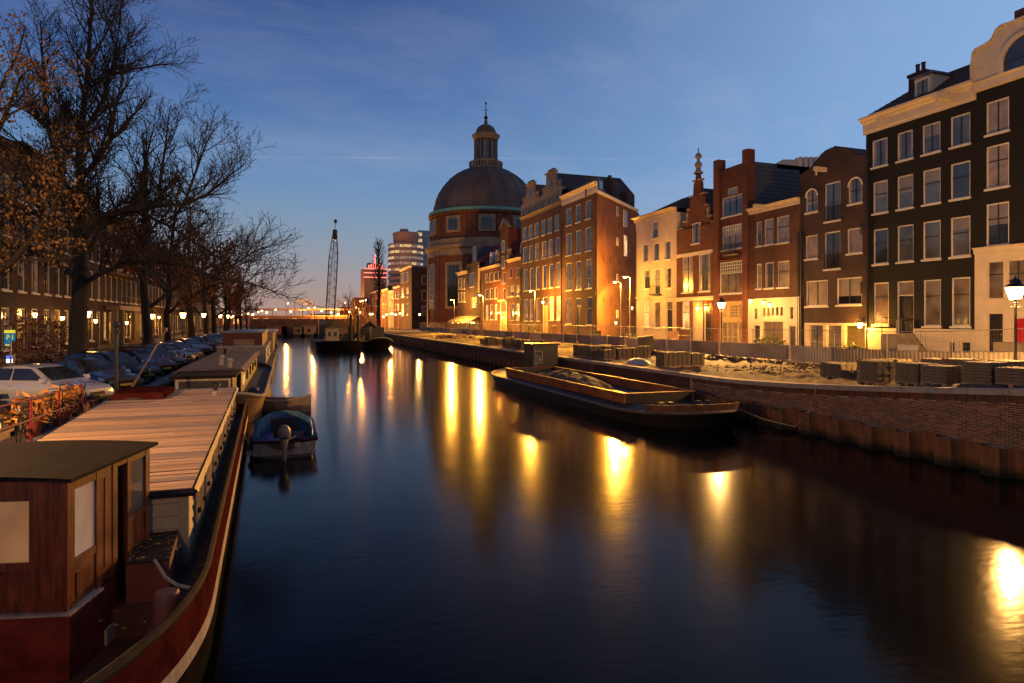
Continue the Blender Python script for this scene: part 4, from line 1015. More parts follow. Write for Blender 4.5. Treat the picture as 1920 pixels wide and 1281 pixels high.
# ---- K: two narrow dark houses with awnings, next to the church
yK0, yK1, yK2 = yJ1 + .003, yy(ZA, 222), yy(ZA, 108)
K1 = house('canal_house', 'narrow brown house with blue slate dormer above a lit awning', yK0, yK1, M_dbrick)
K2 = house('canal_house', 'narrow dark house with white cornice left of the slate-dormered house', yK1+.003, yK2, M_dbrick)
z1_, z2_ = zz(ZA, 280, 430), zz(ZA, 160, 520)
for hh, y0_, y1_, zt_, wins in ((K1, yK0, yK1, z1_, [(245,300,500,660),(270,325,780,890)]), (K2, yK1+.003, yK2, z2_, [(118,138,560,685),(148,170,560,685),(180,202,560,685),(118,138,720,830),(148,170,720,830),(180,202,720,830)])):
    os_ = [op(ZA, *w) for w in wins]
    facade(hh, M_dbrick, T0, 1, y0_, y1_, 1.4, zt_, os_)
    for o_ in os_: window(hh, T0, 1, *o_, sty='sash2', pane=rh.choice((G_dark, G_sky)))
    shell(hh, M_dbrick, T0, 1, y0_, y1_, 1.4, zt_, 10, flat=False)
    cornice(hh, M_cream if hh is K2 else M_dbrick, T0, 1, y0_, y1_, zt_-.05, zt_+.6, .5)
    pitched(hh, M_tile_red if hh is K1 else M_slate, T0, 1, y0_, y1_, zt_+.4, zt_+4.5, 10)
    box('shop_front', G_dim, hh, T0-.02, T0-.004, y0_+.4, y1_-.4, 2.0, 4.2)
box('party_wall', M_cream, K1, T0-.3, T0+6, yK0, yK0+.5, 9.5, zz(ZA, 340, 420))
bd = MB().box(T0+1, T0+4, yK1-3.2, yK1-.4, z1_+1, z1_+4.4).build('slate_dormer', M_zinc, K1)
M_awn = mat('awning_cloth', (0.42, 0.30, 0.17), 0.8, var=0.15)
for hh, y0_, y1_ in ((K1, yK0, yK1), (K2, yK1, yK2)):
    MB().prism([(T0-.02, 5.1), (T0-2.2, 4.0), (T0-2.2, 3.7), (T0-.02, 5.0)], 'y', y0_+.3, y1_-.3).build('awning', M_awn, hh)
for x, w_ in ((105, 3), (170, 3), (325, 1), (350, 1)):
    yw = yy(ZA, x); zl = 3.75
    wall_lantern(None, T0-1.0, yw, zl, 1, {105: 'lamp under the far left end of the two awnings', 170: 'lamp under the middle of the left awning', 325: 'lamp under the right awning, nearer the middle', 350: 'lamp under the right end of the right awning'}[x], 60, r=.14)

# white building far behind the roofs, between slate wall and wavy gable
far = thing('office_block', (75, 60, 1.4), 'pale ribbed office block rising behind the wavy gable', 'office block')
q0, q1, q2 = on_y(1468, 318, 95), on_y(1500, 296, 95), on_y(1625, 296, 95)
M_pale = mat('pale_cladding', (0.45, 0.44, 0.43), 0.7, var=0.1)
yb_ = (q1.y+q2.y)/2
MB().hexa([(q0.x, q0.y, 1.4), (q2.x+4, q2.y, 1.4), (q2.x+8, q2.y+12, 1.4), (q0.x+4, q0.y+12, 1.4)], [(q0.x, q0.y, q0.z+1.5), (q2.x+4, q2.y, q0.z+1.5), (q2.x+8, q2.y+12, q0.z+1.5), (q0.x+4, q0.y+12, q0.z+1.5)]).build('wall', M_pale, far)
dq = (q2-q1); 
MB().hexa([(q1.x, q1.y+1, q0.z+1.5), (q2.x+4, q2.y+1, q0.z+1.5), (q2.x+8, q2.y+9, q0.z+1.5), (q1.x+4, q1.y+9, q0.z+1.5)], [(q1.x, q1.y+1, q1.z), (q2.x+4, q2.y+1, q1.z), (q2.x+8, q2.y+9, q1.z), (q1.x+4, q1.y+9, q1.z)]).build('upper_storey', M_pale, far)
for k in range(14):
    q = q1.lerp(q2, k/13); box('rib', M_white, far, q.x-.12, q.x+.12, q.y-.35, q.y+.9, q0.z-2, q1.z+.1)

# ---- drainpipes and wall anchors
def pipe(par, y, z1, x=T0-.07): MB().tube([(x, y, 1.6), (x, y, z1)], .05, 6).build('drainpipe', M_dmetal, par)
pipe(B, yB1-.12, 15.6); pipe(C_, yC1-.12, 12.0); pipe(D_, yD0+.15, 10.6); pipe(F_, yF0+.15, 11.0); pipe(G_h, yG1-.15, 13.6); pipe(I_, yI0+.18, 17.5); pipe(J_, yJ0+.2, 12.4); pipe(J_, yJ1-.2, 12.0)
def anchors(par, y0, y1, zs_, n, T=T0):
    for z in zs_:
        for k in range(n):
            y = y0 + (y1-y0)*k/(n-1); MB().box(T-.05, T-.003, y-.03, y+.03, z-.38, z+.38).build('wall_anchor', M_black, par)
anchors(C_, yC0+.35, yC1-.35, (6.4, 10.2), 2); anchors(H_, yH0+.25, yH1-.25, (7.4, 11.6, 15.8), 2); anchors(I_, yI0+.35, yI1-.35, (7.4, 11.6, 15.4), 2); anchors(J_, yJ0+.5, yJ1-.5, (5.9, 9.2), 3)
for u in (2.2, 4.6, 8.0, 11.0):
    for z in (6.5, 11.5, 16.0): MB().hexa([side_pt(u-.04, z, .003), side_pt(u+.04, z, .003), side_pt(u+.04, z, .06), side_pt(u-.04, z, .06)], [side_pt(u-.04, z+.8, .003), side_pt(u+.04, z+.8, .003), side_pt(u+.04, z+.8, .06), side_pt(u-.04, z+.8, .06)]).build('wall_anchor', M_black, H_)
# ================================================================== round domed church
cc = on_y(911, 600, 162); CX, CYc = cc.x, cc.y
def cz(py): return CAMH + (600 - py) / FPX * 162
def cr(dpx): return dpx / FPX * 162
church = thing('domed_church', (CX, CYc, 1.4), 'round brick church with big brown dome, green copper gutter and lantern turret', 'church')
M_cstone = mat('church_stone', (0.30, 0.215, 0.13), 0.85, var=0.3, vscale=0.6, bump=0.2, bscale=4)
M_dome = mat('dome_copper', (0.135, 0.094, 0.068), 0.7, 0.0, var=0.35, vscale=0.35, stretch=(1, 1, .25))
M_verd = mat('verdigris', (0.16, 0.42, 0.30), 0.6, var=0.3, vscale=1.2)
rd = cr(106)
z_led = cz(468)
MB().lathe([(rd+.5, 1.3), (rd+.5, 3.0), (rd+.1, 3.2), (rd, 3.3), (rd, z_led-2.6)], (CX, CYc), 72).build('lower_drum', M_bchurch, church, smooth=True)
MB().lathe([(rd+.02, z_led-2.7), (rd+.25, z_led-2.6), (rd+.25, z_led-1.2), (rd+.9, z_led-.9), (rd+1.0, z_led-.2), (rd+.5, z_led), (rd-.6, z_led+.1)], (CX, CYc), 72).build('main_cornice', M_cstone, church, smooth=True)
MB().lathe([(rd+.3, z_led), (rd+.3, z_led+1.3), (rd+.05, z_led+1.3), (rd+.05, z_led)], (CX, CYc), 72).build('balustrade', M_cstone, church, smooth=True)
z_u = cz(410)
MB().lathe([(rd-.5, z_led), (rd-.5, z_u-.9), (rd-.3, z_u-.8), (rd+.1, z_u-.5), (rd+.1, z_u-.1), (rd-.6, z_u)], (CX, CYc), 72).build('upper_drum', M_bchurch, church, smooth=True)
MB().lathe([(rd-.7, z_u-.1), (rd+.12, z_u), (rd+.05, z_u+.65), (rd-.9, z_u+.9), (rd-1.1, z_u+.2)], (CX, CYc), 72).build('copper_gutter', M_verd, church, smooth=True)
r0 = cr(97); zt_d = cz(319); rt = cr(30); prof = []
for k in range(25):
    a = math.acos(rt/r0) * k / 24; prof.append((r0*math.cos(a), z_u + .4 + (zt_d - z_u - .4) * math.sin(a) / math.sin(math.acos(rt/r0))))
dome = MB().lathe(prof, (CX, CYc), 80).build('dome', M_dome, church, smooth=True)
for k in range(20):
    a = 2*math.pi*k/20 + .1
    MB().tube([(CX + (r+.02)*math.cos(a), CYc + (r+.02)*math.sin(a), z) for r, z in prof[::3]], .20, 6).build('rib', M_dome, dome)
# panels between the ribs: standing seams
sm = MB()
for k in range(100):
    if k % 5 == 0: continue
    a = 2*math.pi*k/100 + .1
    sm.tube([(CX + r*math.cos(a), CYc + r*math.sin(a), z) for r, z in prof[::4]], .045, 4)
sm.build('seams', M_dome, dome, kind='stuff')
zb0, zb1 = cz(318), cz(306); rbal = cr(31.5)
bal = MB().lathe([(rbal, zb0-.5), (rbal, zb0+.15), (rbal-.3, zb0+.15)], (CX, CYc), 40).lathe([(rbal+.05, zb1-.25), (rbal+.05, zb1), (rbal-.35, zb1), (rbal-.35, zb1-.25), (rbal+.05, zb1-.25)], (CX, CYc), 40).lathe([(rbal-.3, zb0), (.1, zb0+.05)], (CX, CYc), 40)
lant_bal = bal.build('lantern_balustrade', M_cstone, church, smooth=True)
for k in range(32):
    a = 2*math.pi*k/32; w_ = .16 if k % 4 else .34
    MB().box(-w_, w_, -.12, .12, zb0+.15, zb1-.25).build('baluster', M_cstone, lant_bal)
    o_ = bpy.data.objects[-1] if False else None
bl = [o for o in COL.objects if o.name.startswith('baluster')]
for k, o_ in enumerate(bl):
    a = 2*math.pi*k/32; o_.location = (CX + (rbal-.15)*math.cos(a), CYc + (rbal-.15)*math.sin(a), 0); o_.rotation_euler = (0, 0, a + math.pi/2)
zl0, zl1 = zb1-.3, cz(260); rl_ = cr(20.5)
MB().lathe([(rl_+.5, zb0), (rl_+.5, zb1+.5), (rl_+.2, zb1+.7), (.2, zb1+.7)], (CX, CYc), 32).build('lantern_base', M_cstone, church, smooth=True)
M_lcol = mat('lantern_column', (0.20, 0.15, 0.115), 0.7, var=0.2)
for k in range(12):
    a = 2*math.pi*(k+.5)/12; MB().lathe([(.36, zb1+.7), (.36, zb1+1.0), (.26, zb1+1.1), (.22, zl1-.5), (.34, zl1-.3), (.34, zl1)], (CX + rl_*math.cos(a), CYc + rl_*math.sin(a)), 10).build('column', M_lcol, church, smooth=True)
MB().lathe([(rl_-.55, zb1+.7), (rl_-.55, zl1)], (CX, CYc), 24).build('lantern_glazing', G_sky, church)
MB().lathe([(rl_-.5, zl1-.6), (rl_+.3, zl1-.5), (rl_+.4, zl1), (rl_+.75, zl1+.4), (rl_+.75, zl1+.75), (rl_, zl1+1.0)], (CX, CYc), 36).build('lantern_cornice', M_cstone, church, smooth=True)
zt0 = zl1 + .95; hc = cz(230) - zt0; rc_ = rl_ - .1
MB().lathe([(rc_*math.cos(a), zt0 + hc*.85*math.sin(a)) for a in [k*math.pi/2/12*.93 for k in range(13)]] + [(.5, zt0+hc*1.0), (.28, zt0+hc*1.25), (.12, zt0+hc*1.4), (.1, cz(222)-.4)], (CX, CYc), 32).build('lantern_cap', M_dome, church, smooth=True)
zs = cz(221)
MB().ball((CX, CYc, zs), .52, 12, 8).tube([(CX, CYc, zs), (CX, CYc, cz(193))], [.14, .07], 6).build('spire_ball', M_black, church, smooth=True)
MB().box(CX-.55, CX+.55, CYc-.04, CYc+.04, cz(207), cz(206)).ball((CX, CYc, cz(213)), .25, 8, 6).ball((CX, CYc, cz(194)), .24, 8, 6, 1.8).build('weather_vane', M_black, church)
# windows and pilasters around the drums
cdir = math.atan2(0 - CYc, 0 - CX)
def ring_obj(name, m, ang, r0_, r1_, hw, z0, z1, par=None):
    o = MB().box(r0_, r1_, -hw, hw, z0, z1).build(name, m, par or church)
    o.location = (CX, CYc, 0); o.rotation_euler = (0, 0, ang); return o
for k in range(-4, 5):
    a = cdir + R(1) + k*R(34)
    z0, z1 = cz(442), cz(424)
    f = ring_obj('window_surround', M_cstone, a, rd-1.2, rd-.12, 2.0, z0-.8, z1+.7)
    ring_obj('pane', G_dark, a, rd-.6, rd-.09, 1.35, z0-.2, z1+.1, church)
    b_ = MB()
    for u in (-.68, 0, .68): b_.box(rd-.2, rd-.06, u-.05, u+.05, z0-.2, z1+.1)
    for w in (.35, .7): b_.box(rd-.2, rd-.06, -1.35, 1.35, z0+(z1-z0)*w-.05, z0+(z1-z0)*w+.05)
    o = b_.build('glazing_bar', M_dmetal, church); o.location = (CX, CYc, 0); o.rotation_euler = (0, 0, a)
    a2 = a + R(17)
    ring_obj('pilaster', M_bchurch, a2-R(5), rd-1, rd-.25, .5, z_led, z_u-.8); ring_obj('pilaster', M_bchurch, a2+R(5), rd-1, rd-.25, .5, z_led, z_u-.8)
    a3 = a + R(1.5)                                 # tall arched-height windows of the lower drum
    z0, z1 = 7.5, cz(505)
    f = ring_obj('window_surround', M_cstone, a3, rd-1, rd+.15, 2.4, z0-.6, z1+.8)
    ring_obj('pane', G_dark, a3, rd-1, rd+.19, 1.7, z0, z1)
    b_ = MB()
    for u in (-.85, 0, .85): b_.box(rd, rd+.23, u-.06, u+.06, z0, z1)
    for w in range(1, 7): b_.box(rd, rd+.22, -1.7, 1.7, z0+(z1-z0)*w/7-.05, z0+(z1-z0)*w/7+.05)
    o = b_.build('glazing_bar', M_dmetal, church); o.location = (CX, CYc, 0); o.rotation_euler = (0, 0, a3)
    ring_obj('pilaster', M_bchurch, a3+R(17)-R(4), rd-1, rd+.45, .75, 1.4, z_led-2.6); ring_obj('pilaster', M_bchurch, a3+R(17)+R(4), rd-1, rd+.45, .75, 1.4, z_led-2.6)

# ================================================================== street lamps on the right bank
def make_mast(label, heads=1, h=7.0):
    t = thing('street_lamp', (0, 0, 0), label, 'street lamp', 'tall street lamps on the right bank')
    MB().tube([(0, 0, 0), (0, 0, 1.1), (0, 0, 1.12), (0, 0, h)], [.085, .085, .055, .045], 8).build('post', M_galv, t)
    for k in range(heads):
        s_ = -1 if k == 0 else 1; zz_ = h - (0 if k == 0 else -.45)
        MB().tube([(0, 0, h-.1), (s_*.15, 0, zz_+.02), (s_*.55, 0, zz_+.05)], .03, 6).build('arm', M_galv, t)
        hd = MB().prism([(s_*.35, zz_+.0), (s_*.95, zz_+.04), (s_*.95, zz_+.12), (s_*.55, zz_+.2), (s_*.35, zz_+.16)], 'y', -.13, .13).build('lamp_head', M_galv, t)
        MB().lathe([(.001, zz_-.11), (.1, zz_-.08), (.15, zz_+.02), (.14, zz_+.03)], (s_*.66, 0), 10).build('lens', E_sod, hd, smooth=True)
    return t
def toward_viewer(t, y, dn=R(36)):                      # aims the added spots down towards the viewer, for longer water streaks
    d = math.hypot(t, y); return (-t/d*math.cos(dn), -y/d*math.cos(dn), -math.sin(dn))
def mast_at(px, py, label, t=32.0, heads=1, power=900, beam=4.5, aim=None):
    y, z = on_t(px, py, t); m_ = make_mast(label, heads, z - zr(y) - .1)
    m_.location = (t, y, zr(y) + .02)
    lamp_light('lamp_light', (t - .66, y, z - .35), power*.8, SODIUM, m_, .16)
    lamp_light('added_lamp_spot', (t - .66, y, z - .35), power*beam, SODIUM, m_, .16, spot=R(74) if aim is None else R(130), aim=aim or toward_viewer(t, y))     # spot added to strengthen the streak on the water, unless aimed elsewhere
    return m_
mast_at(1181, 519, 'tall street lamp in the alley close to the bare side wall', 37.4, 1, 13000, beam=1.6, aim=(.45, .35, -.75))  # its added spot is turned to brighten the bare side wall
mast_at(1164, 528, 'tall street lamp before the white house by the alley', 31.6, 1, 3800, beam=9)
mast_at(1003, 545, 'tall street lamp before the twin-gable house', power=9500)
mast_at(906, 553, 'tall street lamp before the neck-gable house', power=8500)
mast_at(852, 562, 'tall street lamp before the church', power=8500)
def make_lantern(h=3.75, label='', group=None, es=None):
    t = thing('lantern_post', (0, 0, 0), label, 'lantern post', group)
    MB().lathe([(.17, 0), (.17, .12), (.13, .16), (.12, .7), (.14, .74), (.07, .85), (.05, 1.0), (.042, h-.5), (.07, h-.46), (.045, h-.4), (.05, h-.33)], (0, 0), 10).build('post', M_dmetal, t, smooth=True)
    MB().tube([(-.26, 0, h-.62), (.26, 0, h-.62)], .014, 5).ball((-.26, 0, h-.62), .025, 6, 4).ball((.26, 0, h-.62), .025, 6, 4).build('ladder_bar', M_dmetal, t)
    b0, b1, z0, z1 = .13, .23, h-.33, h+.13
    MB().hexa([(-b0,-b0,z0),(b0,-b0,z0),(b0,b0,z0),(-b0,b0,z0)], [(-b1,-b1,z1),(b1,-b1,z1),(b1,b1,z1),(-b1,b1,z1)]).build('lantern_glass', es or E_lant, t)
    fr = MB()
    for sx in (-1, 1):
        for sy in (-1, 1): fr.tube([(sx*b0, sy*b0, z0), (sx*b1, sy*b1, z1)], .012, 4)
    fr.lathe([(b0*1.5, z0-.03), (b0*1.5, z0+.01), (.02, z0-.06)], (0, 0), 4, R(45), R(405))
    fr.build('lantern_frame', M_dmetal, t)
    MB().lathe([(b1*1.55, z1), (b1*1.5, z1+.03), (b1*.8, z1+.14), (b1*.75, z1+.2), (b1*.95, z1+.24), (b1*.4, z1+.30), (.03, z1+.36), (.02, z1+.46), (.001, z1+.47)], (0, 0), 8).build('crown_cap', M_dmetal, t)
    return t
def lantern_at(px, py, label, t=32.3, power=260, group='crowned lantern posts on the right bank', zf=zr, col=WARM, back=.35, beam=7.0):
    y, z = on_t(px, py, t); h = z - zf(y) + .1; m_ = make_lantern(h, label, group); m_.location = (t, y, zf(y))
    # the light sits just under the lantern box
    for dx, kf in ((-.33, 2.1), (.33, back)): lamp_light('lantern_light', (t+dx*(1 if t > 0 else -1), y, z-.05), power*kf*(.75 if t > 0 else 1), col, m_, .1)
    if t > 0: lamp_light('added_lantern_spot', (t-.33, y, z-.05), power*beam, col, m_, .1, spot=R(74), aim=toward_viewer(t, y))  # extra spot added to strengthen the lantern's streak on the water
    return m_
lantern_at(1904, 550, 'crowned lantern post on the quay at the right edge before the white ground floor', t=26.0, power=2000, back=2.8, beam=1.1)
lantern_at(1353, 573, 'crowned lantern post before the narrow house with ochre shop front', power=2000, beam=12)
lantern_at(787, 590, 'crowned lantern post before the dark brick house left of the church', power=500)
wall_lantern(None, T0-.35, yC0+.15, zz(ZB, 530, 868), 1, 'dazzling wall lamp at the garage corner beside the black house', 420, r=.15, es=E_sod)
for k, (x, y) in enumerate(((1335, 140), (1470, 160), (1535, 182))):
    wall_lantern(None, T0-.45, yy(ZC, x), zz(ZC, x, y), 1, ('left', 'middle', 'right')[k] + ' of three small lamps over the white ground floor with slit vents', 24 if k else 14, r=.1)
wall_lantern(None, 34.3, yy(Z5, 1066)-.3, zz(Z5, 1066, 1185), 1, 'low lamp by the greenery at the foot of the sodium-lit side wall', 120, r=.14)
wall_lantern(None, T0-.35, yy(ZC, 60), zz(ZC, 60, 215), 1, 'small wall lantern at the alley corner of the white house', 40, r=.1)

# ================================================================== construction fence
fence = thing('construction_fence', (30.5, 40, 1.5), 'long site fence of grey corrugated panels with wire mesh above', 'fence')
M_corr = mat('corrugated_panel', (0.27, 0.225, 0.175), 0.65, 0.0, var=0.18, vscale=1.0)
FL = 3.5; cm = MB(); n = 32
for i in range(n):
    u0, u1 = FL*i/n, FL*(i+1)/n; x0, x1 = (.03 if i % 2 else 0), (0 if i % 2 else .03)
    cm.quad((x0, u0, .04), (x1, u1, .04), (x1, u1, 1.02), (x0, u0, 1.02))
panel_me = [cm.mesh('fence_panel', m_) for m_ in (M_corr, mat('corrugated_panel_dull', (0.20, 0.165, 0.125), .7, var=.25, vscale=.8), mat('corrugated_panel_pale', (0.33, 0.285, 0.23), .6, var=.2, vscale=.8))]
tm = MB().tube([(-.05, 0, 0), (-.05, 0, 2.05)], .022, 6).tube([(-.05, 0, 2.03), (-.05, FL, 2.03)], .02, 6).tube([(-.05, 0, 1.06), (-.05, FL, 1.06)], .018, 6)
frame_me = tm.mesh('fence_frame', M_galv)
mw_ = MB()
for i in range(1, 24): mw_.tube([(-.05, FL*i/24, 1.06), (-.05, FL*i/24, 2.03)], .0022, 3, cap=False)
for i in range(1, 4): mw_.tube([(-.05, 0, 1.06+.245*i), (-.05, FL, 1.06+.245*i)], .0022, 3, cap=False)
wire_me = mw_.mesh('wire_mesh', M_galv)
ft = MB().box(-.35, .25, -.12, .12, 0, .13).mesh('foot_block', M_conc)
y = 8.0; rf = random.Random(4)
while y < 150:
    o = bpy.data.objects.new('fence_panel', rf.choice(panel_me)); COL.objects.link(o); o.location = (30.5 + rf.uniform(-.06, .06), y, zr(y) + .08)
    o.rotation_euler = (math.atan2(zr(y+FL)-zr(y), FL), 0, rf.uniform(-.012, .012)); adopt(o, fence)
    for me in (frame_me, wire_me, ft):
        c = bpy.data.objects.new(me.name, me); COL.objects.link(c); c.parent = o
    y += FL + .04

# ================================================================== stacks of paving slabs on pallets
M_slab = mat('paving_slab', (0.095, 0.074, 0.050), 0.9, vscale=3, bump=0.2, bscale=30, col2=(0.19, 0.148, 0.10))
sl_me = [MB().box(-.128, .128, -.44, .44, 0, .084).mesh('slab', M_slab), MB().box(-.125, .13, -.43, .45, 0, .082).mesh('slab', M_slab)]
pal = MB()
for k in range(3): pal.box(-.45, .45, -.42+k*.36, -.3+k*.36, 0, .09)
for k in range(5): pal.box(-.45+k*.2, -.35+k*.2, -.45, .45, .09, .115)
pal_me = pal.mesh('pallet', M_wood)
rp_ = random.Random(9)
def stack(t, y, layers=8, full=True, label='', rz=0.0):
    s_ = thing('paver_stack', (t, y, zr(y) + .05), label, 'paving slabs', 'pallets of grey paving slabs along the quay')
    s_.rotation_euler = (0, 0, rz)
    o = bpy.data.objects.new('pallet', pal_me); COL.objects.link(o); o.parent = s_
    layers = layers - rp_.choice((0, 0, 0, 1, 2))
    if full:
        for i in range(layers):
            for k in range(3):
                o = bpy.data.objects.new('slab', sl_me[rp_.randrange(2)]); COL.objects.link(o); o.parent = s_
                o.location = (-.3+.3*k + rp_.uniform(-.008, .008), rp_.uniform(-.015, .015), .117 + i*.095); o.rotation_euler = (0, 0, rp_.uniform(-.012, .012))
    else:
        m_ = MB()
        for i in range(layers):
            for k in range(3):
                x = -.3+.3*k + rp_.uniform(-.012, .012); yy_ = rp_.uniform(-.015, .015); m_.box(x-.125, x+.125, yy_-.44, yy_+.44, .117+i*.095, .117+i*.095+.083)
        o = m_.build('slabs', M_slab); o.parent = s_; o['kind'] = 'stuff'
    return s_
row_n = [on_t(px, 600, 20.3)[0] for px in (1640, 1712, 1765, 1841, 1912)]
names = ('first', 'second', 'third', 'fourth', 'fifth')
for k, y in enumerate(row_n): stack(20.35 + .1*(k % 2), y, 7 if k else 8, True, f'{names[k]} pallet of grey slabs from the left in the front row on the near quay', rp_.uniform(-.06, .06))
back = [(23.2, 21.9), (24.15, 21.95), (23.3, 20.2), (24.3, 20.15), (23.2, 18.4), (24.4, 18.3), (23.3, 16.6), (23.2, 14.9), (24.2, 23.2)]
back.sort(key=lambda q: px_of(*q))
for k, (t, y) in enumerate(back): stack(t, y, 8, k < 5, f'{ORD[k]} pallet from the left in the back cluster before the black house', rp_.uniform(-.08, .08))
for k, t in enumerate((20.4, 21.38, 22.36)): stack(t, 31.4 + .1*k, 8, True, ('left', 'middle', 'right')[k] + ' pallet of the lone group of three before the ochre shop front', rp_.uniform(-.04, .04))
for k, (t, y) in enumerate(sorted([(20.4, 40.6), (21.4, 40.4), (22.4, 40.3), (20.5, 38.7), (21.5, 38.6), (22.5, 39.0), (23.5, 39.2), (20.4, 42.6), (21.4, 42.6), (22.4, 44.5), (23.4, 44.6)], key=lambda q: px_of(*q))):
    stack(t, y, 8, False, f'{ORD[k]} slab pallet from the left in the cluster beside the dark barge cabin', rp_.uniform(-.06, .06))
for k, (t, y) in enumerate(sorted([(20.4, 54.5), (21.4, 54.6), (22.4, 54.4), (20.4, 56.4), (21.4, 56.5), (20.4, 59), (21.5, 59.1), (22.5, 59.2), (20.5, 65), (21.5, 65.1), (22.5, 65), (20.5, 67), (21.5, 67.2)], key=lambda q: px_of(*q))):
    stack(t, y, 8, False, f'{ORD[k]} slab pallet from the left among the far pallets before the corner house', rp_.uniform(-.06, .06))

# ================================================================== rubble, sheets, heaps
def chunks(name, m, cx, cy, lx, ly, n, size, zf, seed, label, cat):
    rr = random.Random(seed); mb = MB()
    for i in range(n):
        u, v_ = rr.gauss(0, .42), rr.gauss(0, .42); x, y = cx + u*lx, cy + v_*ly; s_ = size * rr.uniform(.4, 1.3); z = zf(y) + .03 + max(0, .5 - (u*u+v_*v_)) * size * 1.4 * rr.random()
        b0 = [(x + s_*rr.uniform(.4, 1)*dx, y + s_*rr.uniform(.4, 1)*dy, z) for dx, dy in ((-1,-1),(1,-1),(1,1),(-1,1))]
        t0 = [(x + s_*rr.uniform(.2, .8)*dx, y + s_*rr.uniform(.2, .8)*dy, z + s_*rr.uniform(.4, 1.2)) for dx, dy in ((-1,-1),(1,-1),(1,1),(-1,1))]
        mb.hexa(b0, t0)
    return tag(mb.build(name, m, kind='stuff'), label, cat)
M_rub = mat('rubble', (0.05, 0.038, 0.03), 0.9, var=0.5, vscale=4); M_rub2 = mat('dug_sand', (0.20, 0.14, 0.09), 0.95, var=0.4, vscale=3)
chunks('rubble', M_rub, 28.3, 27.0, 1.2, 4.0, 220, .17, zr, 1, 'dark rubble lying along the fence before the garage front', 'rubble')
chunks('rubble', M_rub, 28.0, 36.0, 1.4, 4.5, 240, .18, zr, 2, 'dark rubble along the fence before the low brick house', 'rubble')
chunks('rubble', M_rub, 25.0, 19.5, 2.5, 2.5, 60, .07, zr, 3, 'scattered small debris on the sand by the back pallets', 'rubble')
chunks('rubble', M_rub, 24.5, 27.5, 3.6, 5.0, 420, .07, zr, 4, 'loose clods scattered over the bare sand bed', 'rubble')
chunks('rubble', M_rub, 26.5, 42.5, 1.2, 2.2, 90, .22, zr, 5, 'heap of dark broken timber behind the pallets near the fence', 'rubble')
chunks('sand_heap', M_rub2, 23.5, 92, 2.6, 6, 160, .35, zr, 6, 'low sand heap on the far quay before the church', 'sand heap')
M_sheet = mat('pale_sheet', (0.42, 0.39, 0.36), 0.55, var=0.15)
rs = random.Random(2)
def cloth(name, m, cx, cy, w, h, z, seed, label, cat, hz=.35):
    rr = random.Random(seed); n = 12; vs = []
    for j in range(n+1):
        for i in range(n+1):
            u, v_ = i/n-.5, j/n-.5; e = max(0, 1-4*(u*u+v_*v_))
            vs.append((cx+u*w+rr.uniform(-.03,.03), cy+v_*h+rr.uniform(-.03,.03), z+.03+hz*e**.7+rr.uniform(-.04,.04)*min(1, e*3)))
    mb = MB().add(vs, [(j*(n+1)+i, j*(n+1)+i+1, (j+1)*(n+1)+i+1, (j+1)*(n+1)+i) for j in range(n) for i in range(n)])
    mb.prism([(cx-w*.3, cy-h*.3), (cx+w*.3, cy-h*.3), (cx+w*.3, cy+h*.3), (cx-w*.3, cy+h*.3)], 'z', z-.02, z+.05)
    return tag(mb.build(name, m, smooth=True), label, cat)
cloth('plastic_sheet', M_sheet, 20.1, 34.0, 1.3, 2.0, zr(34)+.05, 4, 'crumpled pale plastic sheet on the quay edge left of three pallets', 'plastic sheet')
for k, (t, y, lab) in enumerate(((29.3, 29.5, 'short pale beam lying by the fence before the low house'), (29.2, 33.4, 'long pale beam lying along the fence'), (28.8, 24.4, 'pale board lying near the fence before the garage'))):
    o = MB().box(t-.15, t+.15, y-1.1, y+1.1, zr(y)+.04, zr(y)+.2).box(t-.16, t+.16, y-.9, y-.8, zr(y)+.04, zr(y)+.21).build('timber_beam', M_wood); tag(o, lab, 'beam')
sk = thing('site_screen', (26.2, 43.2, 1.55), 'small dark framed panel leaning behind the slab pallets', 'panel')
MB().hexa([(25.6, 43.0, 1.6), (26.9, 43.0, 1.6), (26.9, 43.1, 1.6), (25.6, 43.1, 1.6)], [(25.6, 43.3, 2.9), (26.9, 43.3, 3.05), (26.9, 43.4, 3.05), (25.6, 43.4, 2.9)]).build('board', M_black, sk)
MB().hexa([(25.55, 43.25, 2.9), (26.95, 43.25, 3.06), (26.95, 43.45, 3.06), (25.55, 43.45, 2.9)], [(25.55, 43.25, 2.97), (26.95, 43.25, 3.13), (26.95, 43.45, 3.13), (25.55, 43.45, 2.97)]).build('rim', M_galv, sk)
st1 = MB().box(23.0, 23.06, 25.3, 25.36, 1.5, 2.0).box(22.98, 23.08, 25.28, 25.38, 1.9, 2.02).build('survey_stake', M_wood); tag(st1, 'thin wooden survey stake standing in the sand', 'stake')
